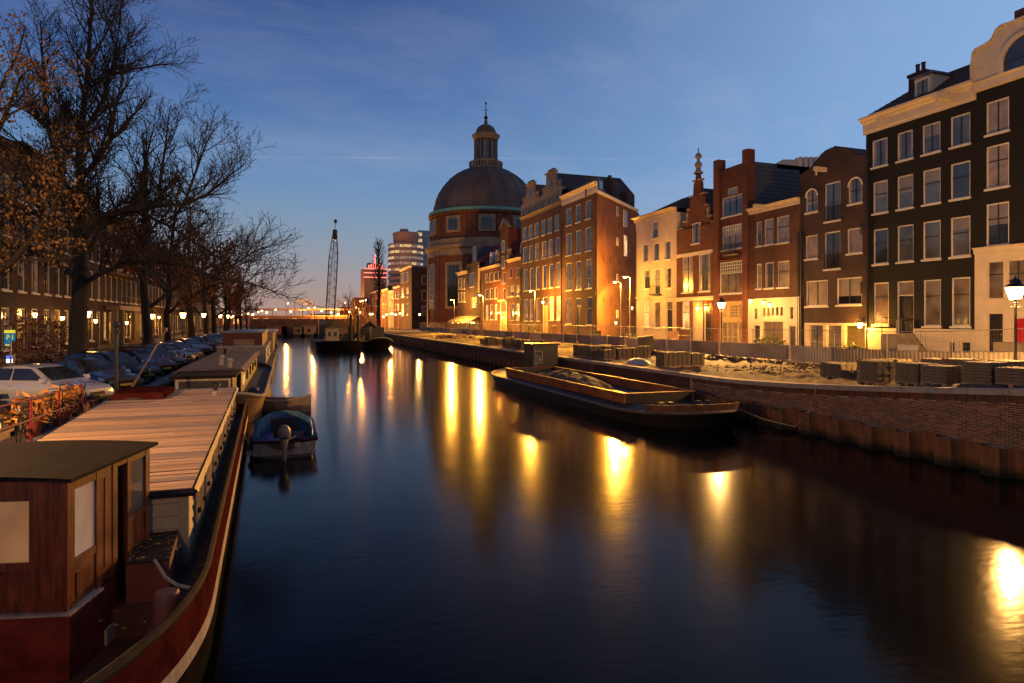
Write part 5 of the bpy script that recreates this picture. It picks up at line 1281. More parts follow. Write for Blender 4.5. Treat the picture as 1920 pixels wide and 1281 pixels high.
# electrical cabinets and plants in front of the houses
def shrub(name, cx, cy, z, r, h, n, m, label, seed, pot=True, cat='plant', group=None):
    t = thing(name, (cx, cy, z), label, cat, group); rr = random.Random(seed); mb = MB()
    for i in range(n):
        a, q = rr.uniform(0, 6.28), rr.random()**.5*r; zc_ = z + (.35 if pot else .05) + rr.random()*h; k = rr.uniform(.05, .12)
        c = Vector((cx+q*math.cos(a), cy+q*math.sin(a), zc_)); u = Vector((rr.gauss(0,1), rr.gauss(0,1), rr.gauss(0,.6))).normalized(); w = u.cross(Vector((rr.gauss(0,1), rr.gauss(0,1), 1))).normalized()
        mb.quad(c-u*k*1.6, c+w*k*.5, c+u*k*1.6, c-w*k*.5)
    mb.build('foliage', m, t, kind='stuff', fix=False)
    st = MB()
    for i in range(5): a = rr.uniform(0, 6.28); st.tube([(cx, cy, z+.1), (cx+r*.5*math.cos(a), cy+r*.5*math.sin(a), z+.3+h*.7)], [.015, .006], 4)
    st.build('stem', M_wood, t)
    if pot: MB().lathe([(.17, z), (.24, z+.38), (.26, z+.38), (.26, z+.42), (.22, z+.42), (.2, z+.36), (.01, z+.36)], (cx, cy), 10).build('pot', M_tile_red, t)
    return t
shrub('potted_shrub', 34.3, yy(Z6, 880), zr(40), .95, 1.1, 320, plant_mat, 'bushy green shrub before the white ground floor with slit vents', 1)
shrub('potted_shrub', 34.2, yy(ZB, 505), zr(32), .45, .9, 150, plant_mat, 'potted plant lit by the garage corner lamp, left one', 2)
shrub('potted_shrub', 34.2, yy(ZB, 560), zr(31), .4, .8, 130, plant_mat, 'potted plant lit by the garage corner lamp, right one', 3)
shrub('bush', 34.0, yy(Z6, 100), zr(60), .9, 1.2, 260, plant_mat, 'rounded bush at the foot of the white house by the alley', 4, pot=False)
shrub('potted_shrub', 34.0, yy(Z6, 1000), zr(38), .35, .9, 110, plant_mat, 'small plant at the right door of the white ground floor', 5)
shrub('bush', 34.0, yy(ZA, 1050), zr(90), .9, 2.2, 240, plant_mat, 'tall green shrub before the twin-gable house', 6, pot=False)
shrub('bush', 34.2, yy(Z5, 1040), zr(70), .8, 1.0, 200, plant_mat, 'lamp-lit shrub at the foot of the bare side wall', 7, pot=False)
cb_ = MB().box(33.6, 34.3, yy(Z5, 995), yy(Z5, 955), 1.6, 3.0).box(33.55, 34.35, yy(Z5, 997), yy(Z5, 953), 3.0, 3.06).box(33.58, 33.6, yy(Z5, 980), yy(Z5, 978), 1.7, 2.9).build('utility_cabinet', M_dmetal); tag(cb_, 'dark utility cabinet before the corner house', 'cabinet')
tb = MB().box(33.0, 33.04, yy(ZB, 1232), yy(ZB, 1055), zr(26)+.15, zr(26)+1.35).box(33.02, 33.08, yy(ZB, 1220), yy(ZB, 1210), zr(26), zr(26)+1.3).box(33.02, 33.08, yy(ZB, 1080), yy(ZB, 1070), zr(26), zr(26)+1.3).build('notice_board', mat('notice_paper', (.55, .48, .45), .7, var=.06)); tag(tb, 'blank pale board standing at the foot of the black house', 'board')
tb = MB().box(32.0, 32.04, yy(ZC, 825), yy(ZC, 715), zr(48)+1.0, zr(48)+1.75).box(32.02, 32.06, yy(ZC, 815), yy(ZC, 812), zr(48), zr(48)+1.7).box(32.02, 32.06, yy(ZC, 730), yy(ZC, 727), zr(48), zr(48)+1.7).build('site_sign', mat('sign_red', (.32, .13, .10), .6, var=.1)); tag(tb, 'dull red site sign behind the fence before the lit porch', 'sign')
# parked bicycle hoop rail before the houses
rr_ = MB().tube([(32.6, yy(ZC, 650), 1.6), (32.6, yy(ZC, 650), 2.95), (32.6, yy(ZC, 900), 2.95), (32.6, yy(ZC, 900), 1.6)], .035, 6).build('steel_rail', M_black); tag(rr_, 'black steel goalpost rail before the stepped-gable house', 'rail')
# ================================================================== open hopper barge moored on the right
def hull_mesh(outline_top, outline_bot, z_bot=-.35):
    """closed outlines (same count) of x, y, z points -> skin"""
    mb = MB(); n = len(outline_top); mb.add(list(outline_top) + list(outline_bot), [(i, (i+1) % n, n + (i+1) % n, n+i) for i in range(n)]); return mb
def ring_pts(x0, x1, y0, y1, z, nose0, nose1, k=8, zn0=0.0, zn1=0.0, sq=0.75):
    """boat outline: straight sides, rounded noses of the given lengths at the y0 and y1 ends"""
    xm, hw = (x0+x1)/2, (x1-x0)/2; pts = []
    for i in range(2*k+1):                       # y0 end, from the x1 side round to the x0 side
        a = math.pi*i/(2*k); c, s_ = math.cos(a), math.sin(a)
        pts.append((xm + hw*math.copysign(abs(c)**sq, c), y0 + nose0*(1-s_**1.0), z + zn0*s_**2))
    for i in range(2*k+1):
        a = math.pi*i/(2*k); c, s_ = math.cos(a), math.sin(a)
        pts.append((xm - hw*math.copysign(abs(c)**sq, c), y1 - nose1*(1-s_), z + zn1*s_**2))
    return pts
M_hullk = mat('tarred_hull', (0.018, 0.016, 0.015), 0.5, 0.2, var=0.5, vscale=1.5, bump=.2, bscale=8)
M_rustbar = mat('barge_rust_plate', (0.10, 0.034, 0.013), 0.62, 0.2, vscale=1.1, bump=0.5, bscale=9, col2=(0.29, 0.105, 0.032), stretch=(1, .6, 1))
barge = thing('hopper_barge', (15.7, 31, 0), 'rusty open hopper barge moored along the right quay', 'barge')
BX0, BX1, BY0, BY1 = 13.35, 18.05, 20.5, 44.3
top = ring_pts(BX0, BX1, BY0, BY1, .50, 4.6, 3.0, zn0=.28, zn1=.2); bot = ring_pts(BX0+.15, BX1-.1, BY0+.9, BY1-.5, -.4, 4.6, 3.0)
hull_mesh(top, bot).build('hull', M_hullk, barge, smooth=True)
MB().add(top, [tuple(range(len(top)))]).build('deck', M_hullk, barge, fix=False)
rub_ = MB().tube([(x, y, z-.02) for x, y, z in top] + [top[0]], .07, 6).build('rubbing_strake', mat('strake', (.11, .085, .07), .6, .3, var=.4), barge)
hx0, hx1, hy0, hy1, zc0_, zc1_ = 13.95, 17.55, 24.8, 40.7, .46, 1.03
w_ = .09
for xx in (hx0, hx1-w_): MB().box(xx, xx+w_, hy0, hy1, zc0_, zc1_).build('coaming_side', M_rustbar, barge)
for yv in (hy0, hy1-w_): MB().box(hx0+w_, hx1-w_, yv, yv+w_, zc0_, zc1_-.003).build('coaming_end', M_hullk, barge)
MB().box(hx0-.07, hx0+w_+.02, hy0-.07, hy1+.07, zc1_, zc1_+.05).box(hx1-w_-.02, hx1+.07, hy0-.07, hy1+.07, zc1_, zc1_+.05).box(hx0+w_+.02, hx1-w_-.02, hy0-.07, hy0+w_+.02, zc1_+.002, zc1_+.048).box(hx0+w_+.02, hx1-w_-.02, hy1-w_-.02, hy1+.07, zc1_+.002, zc1_+.048).build('coaming_rim', M_rustbar, barge)
for k in range(9):
    y = hy0 + 1 + k*1.75; MB().box(hx0-.06, hx0-.003, y-.04, y+.04, zc0_, zc1_).box(hx1+.003, hx1+.06, y-.04, y+.04, zc0_, zc1_).build('stiffener', M_rustbar, barge)
hp = MB(); rr = random.Random(8); nx, ny = 12, 40; vs = []
for j in range(ny+1):
    for i in range(nx+1):
        u, v_ = i/nx, j/ny; e = math.sin(math.pi*u)**.8 * (max(0, math.sin(math.pi*min(1, max(0, (v_-.25)/.75)))) ** .9)
        vs.append((hx0+w_+(hx1-hx0-2*w_)*u, hy0+w_+(hy1-hy0-2*w_)*v_, .30 + .95*e + (rr.uniform(-.07, .07) if 0 < i < nx else 0)))
M_soil = mat('dug_soil', (0.045, 0.035, 0.026), 0.95, vscale=2.5, bump=.8, bscale=7, col2=(.10, .075, .05))
hp.add(vs, [(j*(nx+1)+i, j*(nx+1)+i+1, (j+1)*(nx+1)+i+1, (j+1)*(nx+1)+i) for j in range(ny) for i in range(nx)])
tag(hp.build('soil_heap', M_soil, kind='stuff'), 'heap of dark dredged soil in the hold of the hopper barge', 'soil')
for x, y in ((14.8, 22.8), (16.6, 22.8)):
    b_ = MB()
    for d in (-.22, .22): b_.lathe([(.09, .5), (.09, .82), (.12, .84), (.12, .9), (.001, .9)], (x+d, y), 10)
    b_.box(x-.4, x+.4, y-.14, y+.14, .5, .53).build('bollard', M_dmetal, barge)
for k, (x, y) in enumerate(((15.0, 23.5), (15.6, 23.9), (15.1, 24.2))): MB().box(x-.25, x+.25, y-.12, y+.12, .52, .60).build('deck_plate', M_white, barge)
bp_ = [(x, y, z+.002) for x, y, z in top if y < BY0+2.6]
mb = MB()
for (a, b_) in zip(bp_, bp_[1:]): mb.hexa([(a[0], a[1], a[2]), (a[0]*.985+15.7*.015, a[1]+.08, a[2]), (b_[0]*.985+15.7*.015, b_[1]+.08, b_[2]), (b_[0], b_[1], b_[2])], [(a[0], a[1]-.06, a[2]+.3), (a[0]*.985+15.7*.015, a[1]+.02, a[2]+.3), (b_[0]*.985+15.7*.015, b_[1]+.02, b_[2]+.3), (b_[0], b_[1]-.06, b_[2]+.3)])
mb.build('bulwark', M_rust, barge)
hs = thing('barge_cabin', (17, 42, .5), 'dark steel cabin with pale scrawled marks on the far end of the barge', 'cabin')
MB().box(16.1, 17.95, 41.2, 43.0, .52, 2.55).build('cabin_wall', M_dmetal, hs); MB().box(16.0, 18.05, 41.1, 43.1, 2.55, 2.66).build('cabin_roof', M_hullk, hs)
gr = MB()
for k, (x, z, dx, dz) in enumerate(((16.2, 1.1, .05, 1.2), (16.34, .95, .04, 1.0), (16.3, 1.3, .5, .05), (16.3, 1.72, .45, .04), (16.75, 1.2, .05, .9), (16.2, 2.1, .6, .05), (16.5, 1.45, .2, .18))): gr.box(x, x+dx, 41.185, 41.197, z, z+dz)
gr.build('painted_marks', M_conc, hs)
# mooring rope
rp2 = MB().tube([(17.3, 21.9, .75), (17.9, 20.6, .35), (18.2, 19.3, .25), (18.5, 18.9, .9), (18.7, 18.8, 1.75)], .03, 6).build('mooring_rope', M_wood); tag(rp2, 'slack rope from the barge bow to the quay', 'rope')

# ================================================================== crane pontoon and workboat in mid canal
M_deck = mat('grimy_deck', (0.05, 0.042, 0.036), 0.8, var=.4, vscale=1)
pon = thing('crane_pontoon', (7, 104, 0), 'dark pontoon carrying a lattice crane in the middle of the far canal', 'pontoon')
t_ = ring_pts(3.9, 10.2, 90, 119, 1.25, 3, 1, zn0=.2); hull_mesh(t_, ring_pts(4.1, 10.0, 92, 118, -.3, 3, 1)).build('hull', M_hullk, pon, smooth=True)
MB().add(t_, [tuple(range(len(t_)))]).build('deck', M_deck, pon, fix=False)
MB().box(5.2, 7.0, 92.6, 94.6, 1.25, 3.1).build('deck_hut', M_conc, pon); MB().box(5.1, 7.1, 92.5, 94.7, 3.1, 3.2).build('hut_roof', M_zinc, pon)
MB().box(5.5, 5.9, 92.57, 92.597, 2.0, 2.6).build('hut_window', G_dark, pon); MB().box(6.3, 6.7, 92.57, 92.597, 2.0, 2.6).build('hut_window', G_dark, pon)
rk = random.Random(12)
for k in range(14):
    x, y = rk.uniform(4.6, 9.6), rk.uniform(93, 116); w_, h_ = rk.uniform(.3, .9), rk.uniform(.3, 1.0)
    MB().box(x-w_, x+w_, y-w_*1.3, y+w_*1.3, 1.25, 1.25+h_).box(x-w_*.6, x+w_*.6, y-w_*.6, y+w_*.6, 1.25+h_, 1.3+h_*1.3).build('deck_gear', rk.choice((M_rust, M_dmetal, M_deck, M_conc)), pon)
for x in (8.6, 9.6): MB().tube([(x, 92.2, 1.2), (x, 92.2, 5.0)], .22, 8).build('spud_pole', M_dmetal, pon)
crn = thing('lattice_crane', (6.6, 109, 1.25), 'tall lattice-boom crawler crane standing on the pontoon', 'crane')
MB().box(4.9, 5.6, 106.5, 111.5, 1.25, 2.1).build('crawler_track', M_black, crn); MB().box(7.6, 8.3, 106.5, 111.5, 1.25, 2.1).build('crawler_track', M_black, crn)
MB().box(5.0, 8.2, 107, 111.8, 2.15, 4.3).box(5.2, 8.0, 111.8, 112.8, 2.4, 3.9).build('upper_body', mat('crane_paint', (.10, .075, .03), .5, var=.3), crn)
MB().box(5.0, 6.3, 106.2, 107.0, 2.2, 4.2).build('cab', G_dark, crn)
jb, jt = Vector((6.6, 107, 3.4)), on_y(628, 432, 107)
jm = MB(); nb = 22; ax = (jt-jb).normalized(); ux = ax.cross(Vector((0, 1, 0))).normalized(); uy = ax.cross(ux).normalized()
def jp(f, i, j):
    w_ = .68 * min(1, .35 + f*6) * (1 if f < .72 else 1 - (f-.72)/.28*.62); return jb.lerp(jt, f) + ux*w_*i + uy*w_*j
for i, j in ((-1,-1),(1,-1),(1,1),(-1,1)): jm.tube([jp(k/nb, i, j) for k in range(nb+1)], .05, 5)
for k in range(nb):
    for (a, b_) in (((-1,-1),(1,-1)), ((1,-1),(1,1)), ((1,1),(-1,1)), ((-1,1),(-1,-1))):
        jm.tube([jp(k/nb, *(a if k % 2 else b_)), jp((k+1)/nb, *(b_ if k % 2 else a))], .024, 4); jm.tube([jp(k/nb, *a), jp(k/nb, *b_)], .022, 4)
jm.build('boom', M_rust, crn)
MB().tube([jt, jt + Vector((.1, 0, 1.6))], .05, 5).ball(tuple(jt + Vector((.1, 0, 1.5))), .28, 8, 6, 1.3).box(jt.x-.35, jt.x+.35, jt.y-.3, jt.y+.3, jt.z-1.6, jt.z+.1).build('boom_head', M_black, crn)
MB().tube([jt, (6.6, 112.5, 4.2)], .03, 4).tube([jt, (6.2, 112.5, 4.2)], .03, 4).tube([jt + Vector((0, -.5, 0)), (jt.x-.2, jt.y-.6, 4.0)], .025, 4).build('cable', M_black, crn)
MB().box(jt.x-.45, jt.x+.05, jt.y-.85, jt.y-.35, 3.0, 4.0).build('hook_block', M_black, crn)
wb = thing('workboat', (12.8, 104, 0), 'small dark workboat with pale green rail moored beside the pontoon', 'workboat')
t_ = ring_pts(10.9, 14.9, 93, 113, 1.0, 3.2, 1.6, zn0=.7); hull_mesh(t_, ring_pts(11.2, 14.6, 95, 112.5, -.3, 3.2, 1.6)).build('hull', M_hullk, wb, smooth=True)
MB().add([(x, y, z-.15) for x, y, z in t_], [tuple(range(len(t_)))]).build('deck', M_deck, wb, fix=False)
MB().tube([(x, y, z+.05) for x, y, z in t_] + [(t_[0][0], t_[0][1], t_[0][2]+.05)], .08, 5).build('rail', mat('green_rail', (.25, .35, .08), .5, var=.2), wb)
MB().box(11.8, 13.9, 103, 106.5, .9, 3.4).box(11.6, 14.1, 102.8, 106.7, 3.4, 3.52).build('wheelhouse', M_dmetal, wb); MB().box(12.0, 13.7, 102.96, 102.985, 2.3, 3.2).build('window', G_sky, wb)
# excavator on the quay beside
ex = thing('excavator', (13, 98, 1), 'dark grabbing machine with raised jointed arm on the workboat', 'excavator')
MB().box(12.0, 14.0, 97.2, 99.6, 1.0, 1.7).build('track', M_black, ex); MB().box(12.1, 13.9, 97.2, 100, 1.7, 3.2).build('body', M_black, ex)
MB().tube([(12.8, 97.5, 3.0), (11.8, 97, 3.9), (10.6, 96.6, 3.0)], [.28, .26, .2], 6).build('arm', M_black, ex); MB().hexa([(10.2, 96.3, 2.0), (11.0, 96.3, 2.0), (11.0, 97, 2.0), (10.2, 97, 2.0)], [(10.1, 96.2, 2.9), (10.9, 96.2, 3.1), (10.9, 97.1, 3.1), (10.1, 97.1, 2.9)]).build('bucket', M_black, ex)

# ================================================================== far end: bridge, gantries, buildings, lamps
M_far = mat('far_masonry', (0.16, 0.085, 0.05), 0.85, var=.3, vscale=.5)
br = thing('bridge', (6, 182, 0), 'low masonry bridge closing the canal at its far end', 'bridge')
MB().box(-9, 24, 180, 190, 2.6, 3.6).build('deck', M_far, br)
for x0, x1 in ((-9, -5.5), (0.2, 2.2), (9.5, 11.5), (17.5, 24)): MB().box(x0, x1, 179.7, 190.3, -1, 2.6).build('pier', M_far, br)
MB().box(-5.5, 17.5, 189, 190, -1, 2.6).build('back_wall', M_dbrick, br)
MB().box(-9, 24, 179.6, 179.9, 3.6, 4.6).build('parapet', M_far, br)
for k in range(12): MB().box(-9+k*3, -8.7+k*3, 179.5, 180.0, 3.6, 4.8).build('parapet_post', M_stone, br)
for k, (x, w_, h_) in enumerate(((-3, 2.4, 1.4), (3.0, 1.6, 1.3), (5.6, 2.2, 1.7), (13, 3, 1.2))):
    o = thing('site_cabin', (x, 178, 0), ('leftmost', 'second', 'third', 'rightmost')[k] + ' of the small lit cabins on rafts before the far bridge', 'cabin')
    MB().box(x-w_, x+w_, 172, 178, -.2, .6).build('raft', M_hullk, o); MB().box(x-w_*.8, x+w_*.8, 173, 177, .6, 1.2+h_).build('cabin_wall', mat('cabin_%d' % k, ((.30, .14, .09), (.28, .2, .1), (.4, .26, .12), (.2, .14, .1))[k], .7, var=.15), o)
    MB().box(x-w_*.86, x+w_*.86, 172.8, 177.2, 1.2+h_, 1.32+h_).build('cabin_roof', M_zinc, o); MB().box(x-.4, x+.3, 172.95, 172.99, 1.2, 1.9).build('window', G_dark, o)
# overhead railway gantries and a long station hall behind the bridge
hall = thing('station_hall', (0, 330, 1.4), 'long low station building with pale roof beyond the far bridge', 'station')
hx = [on_y(490, 600, 330), on_y(700, 600, 330)]
MB().box(hx[0].x-20, hx[1].x+8, 318, 340, 1.4, 6.0).build('wall', mat('station_wall', (.30, .12, .055), .8, var=.3, vscale=.2), hall)
MB().box(hx[0].x-20, hx[1].x+8, 317, 341, 9.0, 9.7).box(hx[0].x-20, hx[1].x+8, 316.5, 318, 6.0, 6.5).build('roof', mat('station_roof', (.42, .36, .34), .6, var=.15), hall)
for k in range(16): x = hx[0].x-18 + k*6; MB().box(x-.2, x+.2, 317.5, 318.3, 6.0, 9.0).build('column', M_stone, hall)
for k in range(22): x = hx[0].x-18 + k*4.2; MB().box(x-1.2, x+1.2, 317.93, 317.99, 2.4, 5.0).build('window', G_lit if k % 3 else G_dim, hall)
for k, (px, w_) in enumerate(((566, 5.5), (578, 4.5))):
    c = on_y(px, 600, 290); g_ = MB()
    for d in (-w_, w_): g_.tube([(c.x+d*.55, c.y, 1.4), (c.x+d*.55, c.y, 13.5-k)], .22, 6)
    g_.box(c.x-w_*.6, c.x+w_*.6, c.y-.2, c.y+.2, 13.2-k, 13.6-k).box(c.x-w_*.6, c.x+w_*.6, c.y-.2, c.y+.2, 11.6-k, 11.9-k)
    for j in range(5): u = c.x-w_*.6+w_*1.2*j/4; g_.tube([(u, c.y, 11.7-k), (u+w_*.15, c.y, 13.4-k)], .09, 4)
    tag(g_.build('railway_gantry', M_galv), ('larger left', 'smaller right')[k] + ' steel portal gantry above the far station', 'gantry')
# dark brick house and neighbours left of the church
ZM = (660, 420, 5.825)
def flank(px, t=T0): return on_t(px, 600, t)[0]
def block(label, px0, px1, ytop, m, D=14, wins=(), cat='building', pane=None, roofm=None, name='brick_building', side_wins=()):
    y0, y1 = flank(px1), flank(px0); zt = on_t((px0+px1)/2, ytop, T0)[1]
    b_ = thing(name, (T0, (y0+y1)/2, 1.5), label, cat)
    os_ = []
    for (a, c, d, e_) in wins:
        u0, u1 = flank(c), flank(a); z1_ = on_t((a+c)/2, d, T0)[1]; z0_ = on_t((a+c)/2, e_, T0)[1]; os_.append((u0, u1, z0_, z1_))
    facade(b_, m, T0, 1, y0, y1, 1.3, zt, os_)
    for o_ in os_: window(b_, T0, 1, *o_, sty='sash', pane=pane)
    shell(b_, m, T0, 1, y0, y1, 1.3, zt, D, roofm)
    # windows on the near side wall
    for k, (a, c, d, e_) in enumerate(side_wins):
        w = MB().box(T0+a, T0+c, y0-.06, y0-.005, d, e_).build('window', M_white, b_); MB().box(T0+a+.1, T0+c-.1, y0-.075, y0-.062, d+.1, e_-.1).build('pane', G_sky if k % 2 else G_dark, w)
    cornice(b_, M_white, T0, 1, y0, y1, zt-.1, zt+.5, .5)
    return b_
block('dark red brick building with white cornice left of the church', 750, 772, 505, M_dbrick, 16, [(752,757,512,530),(761,766,510,528),(752,757,540,558),(761,766,540,558),(752,757,570,592),(761,766,570,592)],
      side_wins=[(3,4.6,15,17.6),(7.5,9.2,15,17.6),(3,4.6,10,13),(3,4.6,5.5,8.5),(7.5,9.2,10,13)])
block('narrow gabled house with lit shop left of the dark brick building', 738, 749.8, 540, M_bbrown, 12, [(740,743,548,560),(744.5,748,548,560),(740,743,570,582),(744.5,748,570,582)])
block('pale narrow house beyond the gabled shop', 728, 737.8, 548, M_plaster, 12, [(730,732,556,568),(734,736,556,568),(730,732,576,590)])
block('tall brick house in orange light at the far bend', 716, 727.8, 545, M_borange, 14, [(718,720,555,570),(722,724,555,570),(718,720,578,594)])
block('orange-lit corner house at the end of the right bank', 694, 715.8, 548, M_borange, 18, [(698,701,560,574),(704,707,560,574),(698,701,584,600),(704,707,584,600)], side_wins=[(2,4,8,12),(6,8,8,12),(10,12,8,12),(2,4,14,18),(6,8,14,18)])
# round office tower
def tower(name, label, px, hw, ytop, Yd, m, floors, litrows, rnd_seed, cap=True):
    c = on_y(px, 600, Yd); r = hw/FPX*Yd; zt = CAMH + (600-ytop)/FPX*Yd; t = thing(name, (c.x, c.y, 1.4), label, 'tower'); rr = random.Random(rnd_seed)
    fh = (zt-4)/floors
    for k in range(floors):
        z = 4 + k*fh
        MB().lathe([(r, z), (r, z+fh*.55), (r-.5, z+fh*.55)], (c.x, c.y), 36).build('floor_band', m, t, smooth=True)
        for j in range(18):
            a0, a1 = 2*math.pi*j/18, 2*math.pi*(j+.94)/18
            pn = G_twr if (k in litrows and rr.random() < .55) else (G_twrw if k in litrows else G_dark)
            MB().lathe([(r-.3, z+fh*.55), (r-.3, z+fh)], (c.x, c.y), 2, a0, a1).build('window', pn, t, fix=False)
    if cap: MB().lathe([(r, zt), (r, zt+.8), (r-3, zt+1.0), (r-2.5, zt+7), (r-3.5, zt+7.4), (.1, zt+7.6)], (c.x, c.y), 36).build('crown', m, t, smooth=True); MB().box(c.x-3, c.x+1, c.y-2, c.y+2, zt+7.4, zt+9.3).build('plant_room', m, t)
    else: MB().lathe([(r, zt), (.1, zt)], (c.x, c.y), 36).build('roof', m, t)
    return t
G_twr = glass('tower_pane_lit', (.3, .2, .1), emission=(1.0, .66, .26), es=.75); G_twrw = glass('tower_pane_white', (.25, .2, .17), emission=(1.0, .6, .4), es=.22)
tower('office_tower', 'round office tower with rows of lit windows behind the dark brick building', 761, 33, 462, 350, mat('tower_cladding', (.42, .25, .18), .7, var=.15), 13, (8, 9, 11, 12, 10), 3)
tw = thing('glass_tower', (0, 0, 0), 'slim pale glass tower half hidden behind the round tower', 'tower'); q = on_y(793, 600, 390); tw.location = (q.x, q.y, 1.4)
MB().box(q.x-3.6, q.x+7, q.y-4, q.y+8, 1.4, CAMH + (600-434)/FPX*390).build('wall', glass('tower_glass', (.16, .22, .26), rough=.15), tw)
for k in range(14): MB().box(q.x-3.7, q.x-1.4, q.y-4.1, q.y-4.01, 8+k*3.6, 10+k*3.6).build('lit_window', G_twr, tw)
# building with red neon crown
nb_ = thing('hotel_block', (0, 0, 0), 'square block with red neon lines round its top beyond the poplar', 'building'); q = on_y(704, 600, 300); nb_.location = (q.x, q.y, 1.4)
zt = CAMH + (600-503)/FPX*300; hw = 21/FPX*300
MB().box(q.x-hw, q.x+hw, q.y, q.y+14, 1.4, zt).build('wall', mat('hotel_wall', (.26, .17, .13), .8, var=.15), nb_)
E_neon = emit('red_neon', (1.0, .16, .13), 4.0)
for z in (zt-.3, zt-2.2, zt-4.3): MB().box(q.x-hw-.1, q.x+hw+.1, q.y-.15, q.y-.02, z-.14, z+.14).build('neon_tube', E_neon, nb_)
MB().box(q.x-3.2, q.x+3.4, q.y+2, q.y+8, zt, zt+2.6).build('roof_house', M_dmetal, nb_)
for k in range(7): MB().box(q.x-3+k*1.0, q.x-2.6+k*1.0, q.y+1.8, q.y+1.95, zt+.2, zt+1.2+1.6*(1-abs(k-3)/4)).build('neon_letter', E_neon, nb_)
MB().box(q.x-.3, q.x+.3, q.y+1.8, q.y+2.4, zt+2.6, zt+6.3).build('neon_mast', E_neon, nb_)
for k in range(4):
    for j in range(5): MB().box(q.x-hw+1+j*2.0, q.x-hw+2.1+j*2.0, q.y-.06, q.y-.01, 5+k*3.6, 6.8+k*3.6).build('window', G_dark if (k+j) % 3 else G_dim, nb_)
# far low blocks on the horizon
for k, (px, w_, top_, Yd, lab) in enumerate(((530, 16, 596, 260, 'low dim block right of the far left trees'), (600, 22, 590, 420, 'low block behind the crane boom'), (655, 14, 578, 330, 'dim block between crane and poplar'), (675, 9, 560, 280, 'narrow orange-lit block left of the poplar'))):
    q = on_y(px, 600, Yd); hw = w_/FPX*Yd; zt = CAMH + (600-top_)/FPX*Yd
    o = thing('far_building', (q.x, q.y, 1.4), lab, 'building'); MB().box(q.x-hw, q.x+hw, q.y, q.y+12, 1.4, zt).build('wall', M_borange if k > 1 else M_far, o); MB().box(q.x-hw-.3, q.x+hw+.3, q.y-.3, q.y+12.3, zt, zt+.5).build('roof', M_slate, o)
    for j in range(4): MB().box(q.x-hw+hw*.2+j*hw*.45, q.x-hw+hw*.42+j*hw*.45, q.y-.05, q.y-.01, zt*.45, zt*.7).build('window', G_lit if j % 2 else G_dim, o)
# small far street lamps
fl = thing('far_lamp', (0, 0, 0), 'distant lit street lamp near the bridge', 'street lamp', 'distant lit street lamps around the far bridge')
MB().tube([(0, 0, 0), (0, 0, 5.4)], [.09, .05], 5).build('post', M_dmetal, fl); MB().ball((0, 0, 5.6), .3, 8, 5).build('globe', emit('far_globe', (1.0, .55, .2), 14.0), fl); MB().lathe([(.3, 5.8), (.05, 6.05), (.001, 6.1)], (0, 0), 6).build('cap', M_dmetal, fl)
E_farw = emit('far_white_globe', (.8, 1.0, .85), 14.0)
first = True
for kk, (px, py, Yd, col) in enumerate(sorted(((484, 585, 205, 0), (491, 583, 205, 0), (500, 586, 200, 0), (517, 581, 215, 0), (540, 569, 240, 0), (545, 584, 210, 0), (579, 578, 230, 0), (590, 577, 250, 0), (603, 583, 205, 0), (621, 586, 205, 0), (634, 589, 200, 0), (647, 568, 260, 0),
        (655, 585, 215, 0), (668, 577, 240, 0), (676, 565, 240, 0), (680, 564, 250, 0), (686, 563, 250, 0), (675, 586, 220, 0), (694, 589, 200, 0), (698, 589, 202, 0), (719, 594, 175, 1), (725, 590, 178, 0), (735, 588, 170, 0), (742, 590, 172, 0), (750, 588, 168, 0), (437, 593, 190, 0), (452, 591, 200, 0), (465, 588, 210, 0), (474, 590, 180, 1)))):
    q = on_y(px, py, Yd); o = fl if first else copy_tree(fl); first = False; o.location = (q.x, q.y, q.z - 5.6)
    o['label'] = f'distant lit street lamp, {ORD[kk]} from the left around the far bridge'
for (px, py, Yd, pw_) in ((540, 569, 240, 9000), (621, 586, 205, 12000), (655, 585, 215, 16000), (680, 562, 245, 40000), (696, 589, 200, 16000), (735, 588, 170, 5000), (590, 577, 250, 14000), (500, 586, 200, 9000), (630, 590, 300, 30000), (570, 590, 305, 26000)):  # includes lights added without lamps, to brighten the far station hall
    q = on_y(px, py, Yd); lamp_light('far_light', (q.x-.6, q.y-1.2, q.z), pw_, (1.0, .36, .05), fl, .4)
# ================================================================== foreground houseboat
M_maroon = mat('maroon_steel', (0.135, 0.018, 0.014), 0.5, 0.0, var=.5, vscale=3.5, bump=.3, bscale=9, spec=.3)
M_mahog = mat('varnished_mahogany', (0.115, 0.030, 0.013), 0.36, var=.75, vscale=2.2, coat=.15, stretch=(7, 7, 1))
M_roofk = mat('bitumen_roof', (0.013, 0.0095, 0.008), 0.9, var=.45, vscale=3, bump=.3, bscale=18, spec=.12)
M_hulltan = wetline(mat('hull_tan', (0.016, 0.012, 0.008), 0.7, var=.5, vscale=2.5, spec=.0, bump=.25, bscale=7))
M_hulldk = mat('hull_oxblood', (0.055, 0.011, 0.009), 0.8, var=.55, vscale=2.5, spec=.0, bump=.25, bscale=7)
M_stripe = mat('hull_white', (0.30, 0.26, 0.22), 0.6, var=.35, vscale=5, spec=.2)
M_clap = mat('cream_clapboard', (0.40, 0.33, 0.20), 0.6, var=.15, vscale=2)
M_redwood = mat('red_brown_box', (0.12, 0.035, 0.022), 0.55, var=.35, vscale=3)
hb = thing('houseboat', (-3, 14, 0), 'long houseboat with plank roof, cream clapboard cabin and white-striped hull in the foreground', 'houseboat')
def gx(y):                                        # right gunwale of the hull as a function of y
    if y > 9.2: return -0.96 - .028*(y-9.2)
    k = (9.2-y)/5.2; return -0.96 - 2.1*max(0, k)**2.3
ysb = [4.0, 4.05, 4.12, 4.2] + [4.3 + .2*i for i in range(25)] + [9.2, 9.6, 10.2, 11, 12.5, 14, 16, 18, 20, 22, 24, 26.5]
